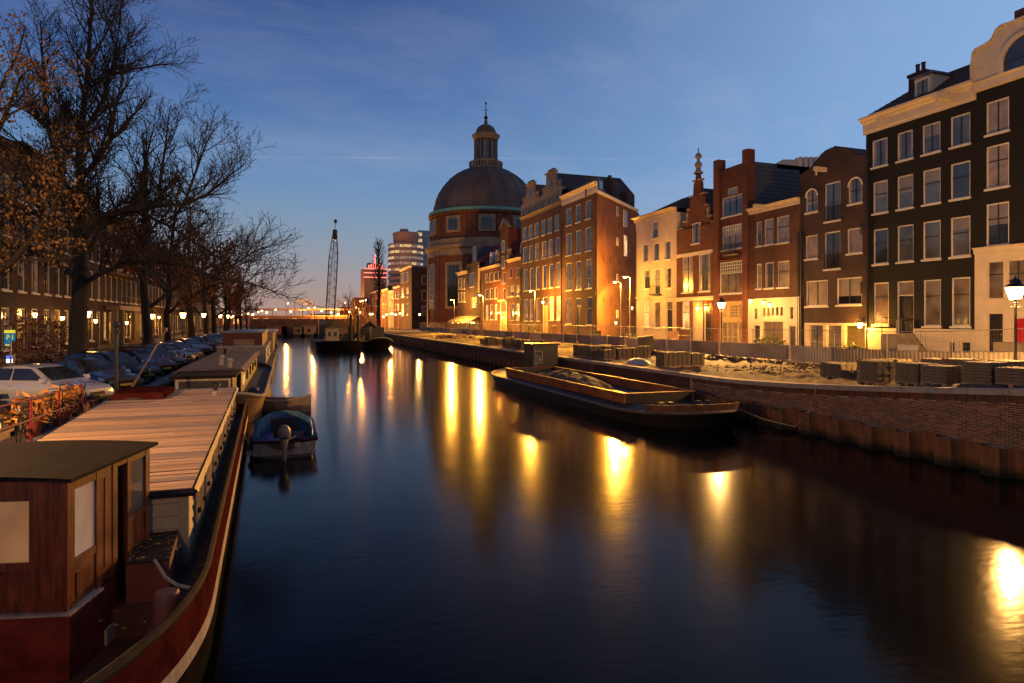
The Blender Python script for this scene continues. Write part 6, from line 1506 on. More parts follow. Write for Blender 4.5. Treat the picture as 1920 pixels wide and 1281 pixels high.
def gz(y): return 1.10 + .28*max(0, (9.5-y)/5.5)**1.6
def gl(y):                                        # left gunwale mirrors the bow
    if y > 9.2: return -5.15
    k = (9.2-y)/5.2; return -5.15 + 2.1*max(0, k)**2.3
def band(name, m, zo0, zo1, xo0, xo1, side=1):
    mb = MB()
    for a, b_ in zip(ysb, ysb[1:]):
        f = (lambda y: gx(y)) if side > 0 else (lambda y: gl(y))
        mb.quad((f(a)+xo0*side, a, zo0(a)), (f(b_)+xo0*side, b_, zo0(b_)), (f(b_)+xo1*side, b_, zo1(b_)), (f(a)+xo1*side, a, zo1(a)))
    return mb.build(name, m, hb, smooth=True)
for s_ in (1, -1):
    band('hull_lower', M_hulltan, lambda y: -.3, lambda y: gz(y)-.62, .02, .06, s_)
    band('white_stripe', M_stripe, lambda y: gz(y)-.62, lambda y: gz(y)-.46, .066, .05, s_)
    band('hull_upper', M_hulldk, lambda y: gz(y)-.46, lambda y: gz(y), .05, .02, s_)
    band('bulwark_inside', M_maroon, lambda y: .55, lambda y: gz(y), -.06, -.06, s_)
g_ = MB().tube([(gx(y)-.02, y, gz(y)+.01) for y in ysb], .055, 8).tube([(gl(y)+.02, y, gz(y)+.01) for y in ysb], .055, 8); g_.build('gunwale', mat('gunwale_tar', (.03, .022, .018), .8, var=.5, vscale=4, spec=.05), hb, smooth=True)
st = MB(); st.quad((gx(26.5)+.05, 26.5, -.3), (gl(26.5), 26.5, -.3), (gl(26.5), 26.5, 1.1), (gx(26.5)+.05, 26.5, 1.1)); st.build('stern_plate', M_hulldk, hb)
dk = MB()
for a, b_ in zip(ysb, ysb[1:]):
    z_ = .30 if b_ <= 9.3 else .70
    dk.quad((gl(a), a, z_), (gx(a), a, z_), (gx(b_), b_, z_), (gl(b_), b_, z_))
dk.quad((gl(9.2), 9.2, .30), (gx(9.2), 9.2, .30), (gx(9.2), 9.2, .70), (gl(9.2), 9.2, .70))
lg = MB()
for a, b_ in [(a, b_) for a, b_ in zip(ysb, ysb[1:]) if b_ <= 9.25]:
    lg.hexa([(gx(a)-.42, a+.1, .3), (gx(a)-.05, a, .3), (gx(b_)-.05, b_, .3), (gx(b_)-.42, b_+.1*(b_ < 9), .3)], [(gx(a)-.42, a+.1, .68), (gx(a)-.05, a, .68), (gx(b_)-.05, b_, .68), (gx(b_)-.42, b_+.1*(b_ < 9), .68)])
lg.build('side_ledge', M_redwood, hb)
dk.build('deck', mat('deck_rust_red', (0.035, 0.016, 0.010), .7, vscale=3, col2=(.085, .033, .018)), hb)
# plank-roofed cabin
cy0, cy1 = 10.35, 25.4
def cR(y): return -1.28 - .0285*(y-cy0)
def cLf(y): return -4.50 - .056*(y-cy0)
ZR = 1.85
wl_ = MB()
o_ = .10
wl_.hexa([(cLf(cy0)+o_, cy0+o_, .6), (cR(cy0)-o_, cy0+o_, .6), (cR(cy1)-o_, cy1-o_, .6), (cLf(cy1)+o_, cy1-o_, .6)], [(cLf(cy0)+o_, cy0+o_, ZR-.09), (cR(cy0)-o_, cy0+o_, ZR-.09), (cR(cy1)-o_, cy1-o_, ZR-.09), (cLf(cy1)+o_, cy1-o_, ZR-.09)])
cab = wl_.build('cabin_wall', M_clap, hb)
for k in range(6):                                # clapboards on the near end and the canal side
    z0 = .72 + k*.185
    MB().hexa([(cLf(cy0)+o_, cy0+o_-.045, z0), (cR(cy0)-o_-.1, cy0+o_-.045, z0), (cR(cy0)-o_-.1, cy0+o_-.002, z0), (cLf(cy0)+o_, cy0+o_-.002, z0)], [(cLf(cy0)+o_, cy0+o_-.012, z0+.170), (cR(cy0)-o_-.1, cy0+o_-.012, z0+.170), (cR(cy0)-o_-.1, cy0+o_-.002, z0+.170), (cLf(cy0)+o_, cy0+o_-.002, z0+.170)]).build('clapboard', M_clap, cab)
    x = lambda y: cR(y)-o_
    MB().hexa([(x(cy0+.22), cy0+.22, z0), (x(cy0+.22)+.045, cy0+.22, z0), (x(cy1-.1)+.045, cy1-.1, z0), (x(cy1-.1), cy1-.1, z0)], [(x(cy0+.22), cy0+.22, z0+.170), (x(cy0+.22)+.012, cy0+.22, z0+.170), (x(cy1-.1)+.012, cy1-.1, z0+.170), (x(cy1-.1), cy1-.1, z0+.170)]).build('clapboard', M_clap, cab)
MB().box(cR(cy0)-o_-.1, cR(cy0)-o_+.035, cy0+o_-.035, cy0+.22, .6, ZR-.09).build('corner_post', M_clap, cab)
for k in range(8):
    y = cy0 + .75 + k*1.75; x = cR(y)-o_+.046
    w = MB().box(x, x+.035, y, y+.95, 1.02, 1.62).build('window', M_stripe, cab)
    MB().box(x+.036, x+.042, y+.06, y+.45, 1.08, 1.56).build('pane', G_curt, w); MB().box(x+.036, x+.042, y+.5, y+.89, 1.08, 1.56).build('pane', G_curt, w)
    for q in (y+.1, y+.8): MB().box(x+.03, x+.09, q, q+.05, 1.25, 1.33).build('shutter_catch', M_black, w)
trim = MB()
for (a, b_) in (((cLf(cy0)-.02, cy0-.02), (cR(cy0)+.02, cy0-.02)), ((cR(cy0)+.02, cy0-.02), (cR(cy1)+.02, cy1)), ((cLf(cy0)-.02, cy0-.02), (cLf(cy1)-.02, cy1))): trim.tube([(a[0], a[1], ZR-.055), (b_[0], b_[1], ZR-.055)], .055, 4)
trim.build('roof_edge', M_black, hb)
MB().hexa([(cLf(cy0), cy0, ZR-.09), (cR(cy0), cy0, ZR-.09), (cR(cy1), cy1, ZR-.09), (cLf(cy1), cy1, ZR-.09)], [(cLf(cy0), cy0, ZR-.035), (cR(cy0), cy0, ZR-.035), (cR(cy1), cy1, ZR-.035), (cLf(cy1), cy1, ZR-.035)]).build('roof_board', M_roofk, hb)
pl_m = [mat('roof_plank_a', (0.42, 0.27, 0.17), .75, var=.3, vscale=1.5, bump=.35, bscale=6, stretch=(1, 14, 6)), mat('roof_plank_b', (0.48, 0.32, 0.21), .75, var=.3, vscale=1.5, bump=.35, bscale=6, stretch=(1, 14, 6)), mat('roof_plank_c', (0.30, 0.20, 0.14), .75, var=.35, vscale=1.5, bump=.35, bscale=6, stretch=(1, 14, 6)), mat('roof_plank_d', (.22, .175, .16), .75, var=.3, vscale=1.5, bump=.35, bscale=6, stretch=(1, 14, 6))]
rb = random.Random(21); y = cy0 + .01
while y < cy1 - .3:
    w = rb.choice((.24, .27, .30)); gap = rb.choice((.018, .022, .03, .045)); cut = rb.choice((None, None, rb.uniform(-3.9, -2.0)))
    y1 = y + w - gap; xl0, xl1, xr0, xr1 = cLf(y)+.02, cLf(y1)+.02, cR(y)-.02, cR(y1)-.02
    parts_ = [(xl0, xr0, xl1, xr1)] if cut is None else [(xl0, cut-.005, xl1, cut-.005), (cut+.005, xr0, cut+.005, xr1)]
    for (a0, b0, a1, b1) in parts_:
        dz = rb.uniform(-.006, .006); tl = rb.uniform(-.004, .004)
        MB().hexa([(a0, y, ZR-.034), (b0, y, ZR-.034), (b1, y1, ZR-.034), (a1, y1, ZR-.034)], [(a0, y, ZR+dz+tl), (b0, y, ZR+dz-tl), (b1, y1, ZR+dz-tl), (a1, y1, ZR+dz+tl)]).build('roof_plank', rb.choice(pl_m + pl_m[:2]), hb)
    y += w
# roof hatch, flue, mast, loose boom
ht = MB().hexa([(-5.1, 22.4, ZR+.012), (-3.55, 22.2, ZR+.012), (-3.6, 24.6, ZR+.012), (-5.2, 24.6, ZR+.012)], [(-5.0, 22.6, ZR+.2), (-3.65, 22.4, ZR+.2), (-3.7, 24.5, ZR+.2), (-5.1, 24.5, ZR+.2)]).build('roof_hatch', M_hulldk, hb)
MB().box(-4.6, -4.2, 22.25, 22.33, ZR+.02, ZR+.07).build('hatch_hinge', M_dmetal, ht)
fp = on_z(405, 742, ZR); MB().lathe([(.11, ZR), (.11, ZR+.16), (.07, ZR+.18)], (fp.x, fp.y), 10).build('flue_base', M_stripe, hb); MB().lathe([(.08, ZR+.17), (.08, ZR+.28), (.13, ZR+.3), (.13, ZR+.38), (.05, ZR+.42), (.001, ZR+.42)], (fp.x, fp.y), 10).build('flue_cap', M_black, hb)
mp = on_y(218, 706, 20.6); mt = on_y(219, 612, 20.6)
mm = MB().tube([(mp.x, mp.y, ZR), (mp.x, mp.y, mt.z)], [.055, .04], 8).build('mast', M_dmetal, hb); MB().ball((mp.x, mp.y, mt.z+.05), .10, 8, 6, 1.1).lathe([(.12, mt.z-.25), (.07, mt.z-.12), (.04, mt.z-.1)], (mp.x, mp.y), 8).build('mast_top', M_black, mm)
b0, b1 = on_y(247, 726, 21.5), on_y(311, 619, 23.5)
tag(MB().tube([b0, b1], [.04, .028], 7).box(b1.x-.05, b1.x+.05, b1.y-.05, b1.y+.05, b1.z-.04, b1.z+.08).build('wooden_boom', M_wood), 'slanting bare wooden boom leaning over the houseboat roof', 'boom')

# wheelhouse, turned a little from the hull
wh = thing('wheelhouse', (-3.2, 8.6, .7), 'varnished mahogany wheelhouse with dark flat roof and maroon steel base on the houseboat', 'wheelhouse')
A0 = Vector(cam2w(-4.93, 7.10)); f_ = Vector((-.107, .994)); dF = (Vector(cam2w(*(f_)))).normalized(); dL = Vector((-dF.y, dF.x))       # dF: along the right face, away; dL: to the left
def wp(u, k, z): q = A0 + dF*u + dL*k; return (q.x, q.y, z)
def wbox(name, m, u0, u1, k0, k1, z0, z1, par=wh): return MB().hexa([wp(u0, k1, z0), wp(u0, k0, z0), wp(u1, k0, z0), wp(u1, k1, z0)], [wp(u0, k1, z1), wp(u0, k0, z1), wp(u1, k0, z1), wp(u1, k1, z1)]).build(name, m, par)
WL, WK, zs_, zt_ = 2.0, 2.3, 1.03, 2.52
wbox('steel_base', M_maroon, -.02, 1.05, -.03, WK+.02, .1, zs_)
wbox('steel_base_aft', M_maroon, 1.4, WL, -.03, WK, .1, zs_+.06)
for (u0, u1) in ((-.03, .66), (1.4, WL+.02)): wbox('sill_strip', M_stripe, u0, u1, -.05, .02, zs_+(.06 if u0 > 1 else 0), zs_+.03+(.06 if u0 > 1 else 0))
wbox('sill_strip', M_stripe, -.05, .02, -.05, WK, zs_+.001, zs_+.031)
wbox('steel_base', M_maroon, 1.05, 1.4, -.02, WK, .1, .62)
wbox('white_board', M_stripe, .70, 1.34, -.07, -.035, .33, .52)
# posts and rails on the right face
def rpost(u0, u1, z0=zs_+.03, z1=zt_, k0=0, k1=.07, m=M_mahog): return wbox('post', m, u0, u1, k0, k1, z0, z1)
rpost(0, .14); rpost(.60, .74); rpost(.98, 1.10); rpost(1.36, 1.46); rpost(1.88, 2.0)
wbox('rail', M_mahog, .14, .60, .005, .065, zt_-.14, zt_); wbox('rail', M_mahog, .14, .60, .005, .065, 1.50, 1.60); wbox('panel', M_mahog, .14, .60, .02, .05, zs_+.03, 1.50); wbox('panel_moulding', M_mahog, .19, .55, .006, .02, zs_+.12, 1.42)
wbox('rail', M_mahog, .74, .98, .01, .06, zs_+.03, zt_); wbox('panel_moulding', M_mahog, .79, .93, 0.0, .012, 1.25, 2.35)
wbox('door_head', M_mahog, 1.10, 1.36, .005, .065, zt_-.1, zt_)
wbox('rail', M_mahog, 1.46, 1.88, .005, .065, zt_-.12, zt_); wbox('rail', M_mahog, 1.46, 1.88, .005, .065, 1.62, 1.70); wbox('panel', M_mahog, 1.46, 1.88, .02, .05, zs_+.09, 1.62)
G_blind = glass('pane_blind_glow', (.62, .52, .42), rough=.07, var=.25, vscale=1.2, emission=(.9, .72, .58), es=.07)  # faint emission stands in for sky reflected in the pane
G_blindw = glass('pane_warm_blind_glow', (.60, .36, .17), rough=.3, var=.10, vscale=.6, emission=(1.0, .52, .2), es=.09)  # faint warm emission put into the pane to brighten it, no lamp inside
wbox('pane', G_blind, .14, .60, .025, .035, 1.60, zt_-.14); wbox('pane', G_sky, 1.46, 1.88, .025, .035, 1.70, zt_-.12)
# near end
def epost(k0, k1, z0=zs_+.03, z1=zt_): return wbox('post', M_mahog, 0.001, .07, k0, k1, z0, z1)
epost(.07, .40); epost(1.35, 1.6); epost(2.1, WK)
wbox('rail', M_mahog, .004, .066, .40, 2.1, zt_-.22, zt_); wbox('rail', M_mahog, .004, .066, .40, 2.1, 1.52, 1.62); wbox('panel', M_mahog, .02, .05, .40, 2.1, zs_+.03, 1.52); wbox('panel_moulding', M_mahog, .003, .02, .36, 1.3, 1.16, 1.46)
wbox('panel_moulding', M_mahog, -.02, .02, .30, 2.2, 1.505, 1.53)
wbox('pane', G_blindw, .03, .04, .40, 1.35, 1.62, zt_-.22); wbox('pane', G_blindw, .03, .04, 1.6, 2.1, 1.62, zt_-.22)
wbox('back_wall', M_mahog, WL-.06, WL, .071, WK, zs_, zt_); wbox('left_wall', M_mahog, .07, WL-.06, WK-.06, WK, zs_, zt_); wbox('floor', M_door, 0, WL, .075, WK, .1, zs_-.35)
nr = 10; rv = []
ro = MB()
for i in range(nr+1):
    k = -.08 + (WK+.2)*i/nr; zc_ = zt_ + .03 + .05*(1-(2*i/nr-1)**2)
    rv.append((k, zc_))
for (k0, z0), (k1, z1) in zip(rv, rv[1:]): ro.hexa([wp(-.08, k1, z1-.04), wp(-.08, k0, z0-.04), wp(WL+.08, k0, z0-.04), wp(WL+.08, k1, z1-.04)], [wp(-.08, k1, z1), wp(-.08, k0, z0), wp(WL+.08, k0, z0), wp(WL+.08, k1, z1)])
ro.build('roof', M_roofk, wh)
# deck gear: bollard, hatch box, rope, fallen leaves
bp = on_z(312, 1148, .95)
bo = thing('bollard', (bp.x, bp.y, .7), 'rusty red steel bollard on the houseboat foredeck', 'bollard')
MB().lathe([(.135, .7), (.135, 1.17), (.12, 1.19), (.001, 1.19)], (bp.x, bp.y), 16).build('drum', M_redwood, bo, smooth=True); MB().box(bp.x-.2, bp.x+.2, bp.y-.2, bp.y+.2, .705, .73).build('base_plate', M_redwood, bo)
hx = thing('deck_hatch', (-1.9, 9.7, .7), 'leaf-strewn low red deck hatch with a small porthole before the cabin', 'hatch')
c0, c1, c2, c3 = on_z(262, 992, 1.2), on_z(337, 990, 1.2), on_z(318, 1052, 1.2), on_z(236, 1060, 1.2)
MB().hexa([(p.x, p.y, .7) for p in (c3, c2, c1, c0)], [(p.x, p.y, 1.2) for p in (c3, c2, c1, c0)]).build('box', M_redwood, hx)
q = MB().hexa([(p.x*1.0, p.y, 1.2) for p in (c3, c2, c1, c0)], [(p.x, p.y, 1.23) for p in (c3, c2, c1, c0)]).build('lid', M_dmetal, hx)
pc = c2.lerp(c1, .55); MB().hexa([(pc.x+.005, pc.y-.12, .85), (pc.x+.03, pc.y-.12, .85), (pc.x+.06, pc.y+.12, .85), (pc.x+.02, pc.y+.12, .85)], [(pc.x+.005, pc.y-.12, 1.12), (pc.x+.03, pc.y-.12, 1.12), (pc.x+.06, pc.y+.12, 1.12), (pc.x+.02, pc.y+.12, 1.12)]).build('porthole', G_sky, hx)
r0, r1 = on_z(290, 1050, 1.28), on_z(362, 1104, 1.12)
tag(MB().tube([r0, r0.lerp(r1, .3)+Vector((0, 0, -.12)), r0.lerp(r1, .6)+Vector((0, 0, -.1)), r1], .022, 6).build('mooring_rope', mat('rope', (.28, .24, .2), .9, var=.3), None), 'frayed pale rope from the deck hatch to the gunwale', 'rope')
rl = random.Random(31); lf = MB()
for i in range(150):
    y = rl.uniform(5.2, 24); x = gx(y) - rl.uniform(.1, .32 if y > 9.8 else 1.2); k = rl.uniform(.02, .05); a = rl.uniform(0, 6.28); z = .71 + rl.uniform(0, .02)
    lf.quad((x+k*math.cos(a), y+k*math.sin(a), z), (x-k*.6*math.sin(a), y+k*.6*math.cos(a), z+.02), (x-k*math.cos(a), y-k*math.sin(a), z+.006), (x+k*.6*math.sin(a), y-k*.6*math.cos(a), z+.012))
for i in range(60):
    u, v_ = rl.random(), rl.random(); p = c3.lerp(c2, u).lerp(c0.lerp(c1, u), v_); k = rl.uniform(.02, .045); a = rl.uniform(0, 6.28); z = 1.235
    lf.quad((p.x+k*math.cos(a), p.y+k*math.sin(a), z), (p.x-k*.6*math.sin(a), p.y+k*.6*math.cos(a), z+.015), (p.x-k*math.cos(a), p.y-k*math.sin(a), z+.004), (p.x+k*.6*math.sin(a), p.y-k*.6*math.cos(a), z+.01))
M_leafy = mat('fallen_leaves', (.20, .12, .03), .7, vscale=12, col2=(.42, .27, .05))
tag(lf.build('fallen_leaves', M_leafy, kind='stuff', fix=False), 'fallen yellow leaves scattered along the houseboat deck', 'leaves')

# ================================================================== small boats
bb = thing('motorboat', (-.1, 22.3, 0), 'small blue motorboat with folded hood and pale outboard engine', 'motorboat')
M_blue = mat('blue_canvas', (0.035, 0.10, 0.22), .6, var=.3, vscale=4); M_teal = mat('teal_trim', (.03, .14, .17), .5, var=.2); M_bluetarp = mat('blue_tarp', (.03, .08, .34), .5, var=.25, vscale=4)
x0, x1, y0, y1 = -1.0, .92, 21.1, 25.2
t_ = ring_pts(x0, x1, y0, y1, .52, .12, 2.2, zn1=.12); hull_mesh(t_, ring_pts(x0+.22, x1-.22, y0+.05, y1-.5, -.2, .12, 2.0)).build('hull', mat('boat_white', (.10, .085, .07), .45, var=.3), bb, smooth=True)
MB().add([(x, y, .2) for x, y, z in t_], [tuple(range(len(t_)))]).build('floor', M_door, bb, fix=False)
MB().tube([(x, y, z) for x, y, z in t_] + [t_[0]], .045, 6).build('gunwale', M_hulldk, bb)
MB().box(x0+.05, x1-.05, y0+.02, y0+.09, .1, .50).build('transom', M_stripe, bb)
# folded hood: thick arch round the cockpit
pts = [(x0+.02, y0+.35, .60), (x0+.0, y0+1.0, .72), (x0+.05, y0+1.7, .95), (x0+.45, y0+2.25, 1.12), (-.04, y0+2.4, 1.17), (x1-.45, y0+2.25, 1.12), (x1-.05, y0+1.7, .95), (x1, y0+1.0, .72), (x1-.02, y0+.35, .60)]
hd = MB(); n = len(pts)
for a, b_ in zip(pts, pts[1:]):
    for (k0, k1, dz) in ((0, 1, 0),):
        cxx, cyy = -.04, y0+.6
        def ins(p, f): return (p[0]+(cxx-p[0])*f, p[1]+(cyy-p[1])*f)
        ai, bi = ins(a, .14), ins(b_, .14)
        hd.hexa([(a[0], a[1], .45), (ai[0], ai[1], .45), (bi[0], bi[1], .45), (b_[0], b_[1], .45)], [(a[0], a[1], a[2]), (ai[0], ai[1], a[2]-.02), (bi[0], bi[1], b_[2]-.02), (b_[0], b_[1], b_[2])])
hd.build('folded_hood', M_blue, bb)
MB().tube([(p[0]+(-.04-p[0])*.13, p[1]+(y0+.6-p[1])*.13, p[2]+.0) for p in pts], .035, 6).build('hood_trim', M_teal, bb)
MB().hexa([(x0+.12, y0+.15, .2), (x0+.75, y0+.15, .2), (x0+.75, y0+.9, .2), (x0+.12, y0+.9, .2)], [(x0+.3, y0+.3, .72), (x0+.6, y0+.25, .78), (x0+.55, y0+.7, .66), (x0+.25, y0+.7, .6)]).build('tarp', M_bluetarp, bb)
MB().box(-.1, .55, y0+.9, y0+1.35, .2, .62).build('seat', M_zinc, bb); MB().box(x0+.3, x1-.3, y0+2.0, y0+2.12, .3, .95).build('dashboard', M_dmetal, bb)
MB().box(.25, .45, y0-.03, y0+.02, .34, .48).box(.58, .72, y0-.03, y0+.02, .38, .48).build('fuel_can', M_clap, bb)
ob = MB().ball((-.05, y0-.2, .82), .19, 12, 8, 1.35).tube([(-.05, y0-.2, .62), (-.05, y0-.26, .3), (-.05, y0-.3, -.25)], [.12, .075, .06], 8).box(-.14, .04, y0-.12, y0+.1, .4, .56).build('outboard_engine', mat('grey_cowl', (.22, .175, .135), .45, var=.35, vscale=6), bb, smooth=True)
MB().torus((-.05, y0-.2, .70), .165, .02, 'z', 14, 5).build('cowl_seam', M_black, ob)
for k, yv in enumerate((y0+.7, y0+1.8)): MB().ball((x0-.06, yv, .33), .09, 8, 6, 1.8).tube([(x0-.06, yv, .48), (x0+.02, yv, .55)], .012, 4).build('fender', M_stripe, bb, smooth=True)
tag(MB().tube([(x0+.05, y0+.2, .55), (-1.0, y0+.2, .35), (-1.15, y0-.1, .7), (-1.3, y0-.3, 1.08)], .015, 5).build('mooring_rope', M_wood), 'thin rope tying the blue motorboat to the houseboat', 'rope')
MB().tube([(-.05, y0-.2, .55), (.3, y0+.3, .62)], .025, 6).build('tiller', M_black, ob)
dg = thing('dinghy', (-.2, 31.5, 0), 'open wooden dinghy with covered dark outboard beside the second houseboat', 'dinghy')
# hull by stations, axis slanting towards the canal
dc = Vector((-.25, 32.0)); da = Vector((.93, -.37)); dn = Vector((-da.y, da.x)); stn = [(-1.35, .52, .62), (-.8, .66, .58), (0, .70, .56), (.6, .58, .60), (1.1, .32, .68), (1.45, .03, .78)]
def dp(u, w, z): q = dc + da*u + dn*w; return (q.x, q.y, z)
hm = MB(); rings = [[dp(u, -w, h), dp(u, -w*.85, .18), dp(u, -w*.3, -.12), dp(u, w*.3, -.12), dp(u, w*.85, .18), dp(u, w, h)] for u, w, h in stn]
for r0_, r1_ in zip(rings, rings[1:]): hm.add(r0_ + r1_, [(i, i+1, i+7, i+6) for i in range(5)])
hm.add(rings[0], [(0, 1, 2, 3, 4, 5)]); hm.build('hull', M_wood, dg, smooth=True)
MB().tube([dp(u, w, h) for u, w, h in stn] , .035, 6).tube([dp(u, -w, h) for u, w, h in stn], .035, 6).build('gunwale', M_clap, dg)
for u in (-.7, .2): MB().hexa([dp(u-.12, -.6, .36), dp(u+.12, -.6, .36), dp(u+.12, .6, .36), dp(u-.12, .6, .36)], [dp(u-.12, -.6, .40), dp(u+.12, -.6, .40), dp(u+.12, .6, .40), dp(u-.12, .6, .40)]).build('thwart', M_wood, dg)
MB().hexa([dp(1.1, -.3, .69), dp(1.1, .3, .69), dp(1.43, .03, .78), dp(1.43, -.03, .78)], [dp(1.1, -.3, .72), dp(1.1, .3, .72), dp(1.43, .03, .81), dp(1.43, -.03, .81)]).build('foredeck', M_clap, dg)
e_ = dp(-1.3, 0, .95); MB().ball(e_, .26, 10, 7, .85).tube([(e_[0], e_[1], .95), (e_[0]-.08, e_[1]+.05, -.1)], .07, 6).build('outboard_engine', mat('dark_blue_cover', (.015, .04, .07), .6, var=.3), dg, smooth=True)

# ================================================================== further houseboats
M_grey = mat('grey_bitumen', (.13, .085, .065), .8, var=.3, vscale=2, bump=.2, bscale=10)
h2 = thing('houseboat', (-3, 38, 0), 'second houseboat with grey-brown roof and white-framed skylight on its near end', 'houseboat')
t_ = ring_pts(-5.1, -.9, 27.2, 50, 1.0, 3.4, 3, zn0=.5, zn1=.3); hull_mesh(t_, ring_pts(-4.9, -1.1, 28.2, 49.5, -.3, 3.4, 3)).build('hull', mat('rusty_hull', (.14, .075, .04), .6, var=.4, vscale=1), h2, smooth=True)
MB().add([(x, y, min(z, 1.0)-.05) for x, y, z in t_], [tuple(range(len(t_)))]).build('deck', M_deck, h2, fix=False)
MB().tube([(x, y, z) for x, y, z in t_] + [t_[0]], .07, 6).build('gunwale', M_cope, h2)
MB().box(-4.4, -1.9, 31, 47.6, .95, 2.0).build('cabin_wall', M_hullk, h2); MB().hexa([(-4.6, 30.8, 2.0), (-1.7, 30.8, 2.0), (-1.7, 47.8, 2.0), (-4.6, 47.8, 2.0)], [(-4.4, 31, 2.16), (-1.9, 31, 2.16), (-1.9, 47.6, 2.16), (-4.4, 47.6, 2.16)]).build('roof', M_grey, h2)
sk_ = MB().box(-4.15, -2.05, 28.2, 30.6, 1.0, 1.98).build('near_cabin', M_black, h2); MB().box(-4.35, -1.9, 28.0, 30.8, 1.98, 2.08).build('near_roof', M_roofk, h2)
MB().box(-4.1, -2.1, 28.12, 28.197, 1.5, 1.58).box(-4.1, -2.1, 28.12, 28.197, 1.87, 1.95).box(-4.1, -4.0, 28.12, 28.197, 1.58, 1.87).box(-2.2, -2.1, 28.12, 28.197, 1.58, 1.87).build('window_frame', M_stripe, h2); MB().box(-4.0, -2.2, 28.15, 28.197, 1.58, 1.87).build('pane', G_dark, h2)
for k in range(5): MB().box(-1.89, -1.86, 32+k*3, 33+k*3, 1.3, 1.75).build('window', G_lit if k == 0 else G_dark, h2)
for x, y, h_ in ((-2.9, 33.2, .35), (-2.4, 31.4, .28), (-3.6, 44, .2)): MB().lathe([(.1, 2.15), (.1, 2.15+h_), (.16, 2.17+h_), (.1, 2.3+h_), (.001, 2.3+h_)], (x, y), 8).build('flue', M_stripe if h_ > .25 else M_dmetal, h2)
tag(MB().lathe([(.55, 1.14), (.62, 1.26), (.6, 1.3), (.5, 1.16), (.01, 1.12)], (-2.6, 27.6+.1), 14).box(-2.7, -2.5, 27.6, 27.8, .95, 1.12).build('water_tub', M_clap), 'shallow round tub standing before the skylight of the second houseboat', 'tub')
h3 = thing('houseboat', (-3, 60, 0), 'third houseboat with dark red upper cabin and white lower walls', 'houseboat')
t_ = ring_pts(-5.2, -1.0, 52.5, 72, .8, 1, 1); hull_mesh(t_, ring_pts(-5.1, -1.1, 52.6, 71.8, -.3, 1, 1)).build('hull', M_conc, h3); MB().add(t_, [tuple(range(len(t_)))]).build('deck', M_deck, h3, fix=False)
MB().box(-5.0, -1.5, 53.6, 71, .8, 2.2).build('lower_wall', M_stripe, h3); MB().box(-4.7, -1.8, 55, 70, 2.2, 3.25).build('upper_cabin', mat('dark_red_boards', (.11, .02, .016), .6, var=.25), h3); MB().box(-4.9, -1.6, 54.8, 70.2, 3.25, 3.36).build('roof', M_zinc, h3)
MB().box(-3.9, -2.4, 54.94, 54.997, 2.25, 2.75).build('slatted_bench', M_wood, h3); MB().box(-5.1, -1.4, 53.5, 55, 2.2, 2.26).build('terrace', M_pale, h3)
for k in range(6): MB().box(-1.497, -1.47, 55+k*2.5, 56.4+k*2.5, 1.2, 1.9).build('window', G_lit if k % 3 == 0 else G_dark, h3)
h4 = thing('houseboat', (-3, 82, 0), 'small pale flat-roofed houseboat beyond the dark red one', 'houseboat')
t_ = ring_pts(-5.2, -1.0, 75, 92, .7, 1, 1); hull_mesh(t_, ring_pts(-5.1, -1.1, 75.2, 91.8, -.3, 1, 1)).build('hull', M_conc, h4); MB().add(t_, [tuple(range(len(t_)))]).build('deck', M_deck, h4, fix=False)
MB().box(-4.8, -1.4, 76.5, 91, .7, 2.9).build('wall', M_clap, h4); MB().box(-5.0, -1.2, 76.2, 91.3, 2.9, 3.05).build('roof', M_pale, h4); MB().box(-4.2, -2.2, 76.44, 76.497, 1.6, 2.5).build('window', G_dim, h4)
h5 = thing('houseboat', (-3, 110, 0), 'distant brown houseboat near the left end of the far bridge', 'houseboat')
MB().box(-5.1, -1.2, 97, 118, -.2, .8).build('hull', M_hullk, h5); MB().box(-4.8, -1.5, 98, 117, .8, 2.6).build('wall', M_rust, h5); MB().box(-5, -1.3, 97.7, 117.3, 2.6, 2.75).build('roof', M_zinc, h5); MB().box(-4.2, -2.2, 97.94, 97.997, 1.4, 2.2).build('window', G_dim, h5)

# ================================================================== things on the left quay
rail = thing('quay_railing', (QL-.25, 18, ZL), 'dark red tubular railing on the left quay beside the plank roof', 'railing')
M_rail = mat('red_tube', (.16, .012, .018), .45, var=.25)
for y in (14.2, 16.2, 18.2, 20.2, 22.2): MB().tube([(QL-.28, y, ZL), (QL-.28, y, ZL+1.12)], .03, 6).build('post', M_rail, rail)
for z in (ZL+1.12, ZL+.62): MB().tube([(QL-.28, 13.2, z+.1), (QL-.28, 18.2, z), (QL-.28, 22.2, z-.05)], .026, 6).build('rail', M_rail, rail)
bx = thing('slatted_chest', (-6.6, 16.6, ZL), 'brown slatted wooden storage chest at the quay edge on the far left', 'chest')
for k in range(11): MB().box(-7.3+k*.142, -7.3+k*.142+.13, 16.2, 16.24, ZL+.03, ZL+.55).build('slat', M_wood, bx)
MB().box(-7.32, -5.74, 16.25, 17.0, ZL, ZL+.55).build('body', M_wood, bx); MB().box(-7.38, -5.68, 16.14, 17.05, ZL+.55, ZL+.62).build('lid', M_wood, bx)
M_oleaf = mat('orange_leaves', (.42, .13, .02), .6, vscale=10, col2=(.6, .3, .04))
def planter(x, y, seed, label):
    t = shrub('planter', x, y, ZL, .42, .75, 130, M_oleaf, label, seed); return t
planter(-6.15, 19.6, 41, 'terracotta planter with orange autumn leaves behind the red railing, nearer one'); planter(-6.0, 21.3, 42, 'terracotta planter with orange autumn leaves behind the red railing, farther one')
cr_ = thing('crate_pile', (-6.3, 23.6, ZL), 'pile of dark reddish wooden crates between the white car and the houseboat', 'crates')
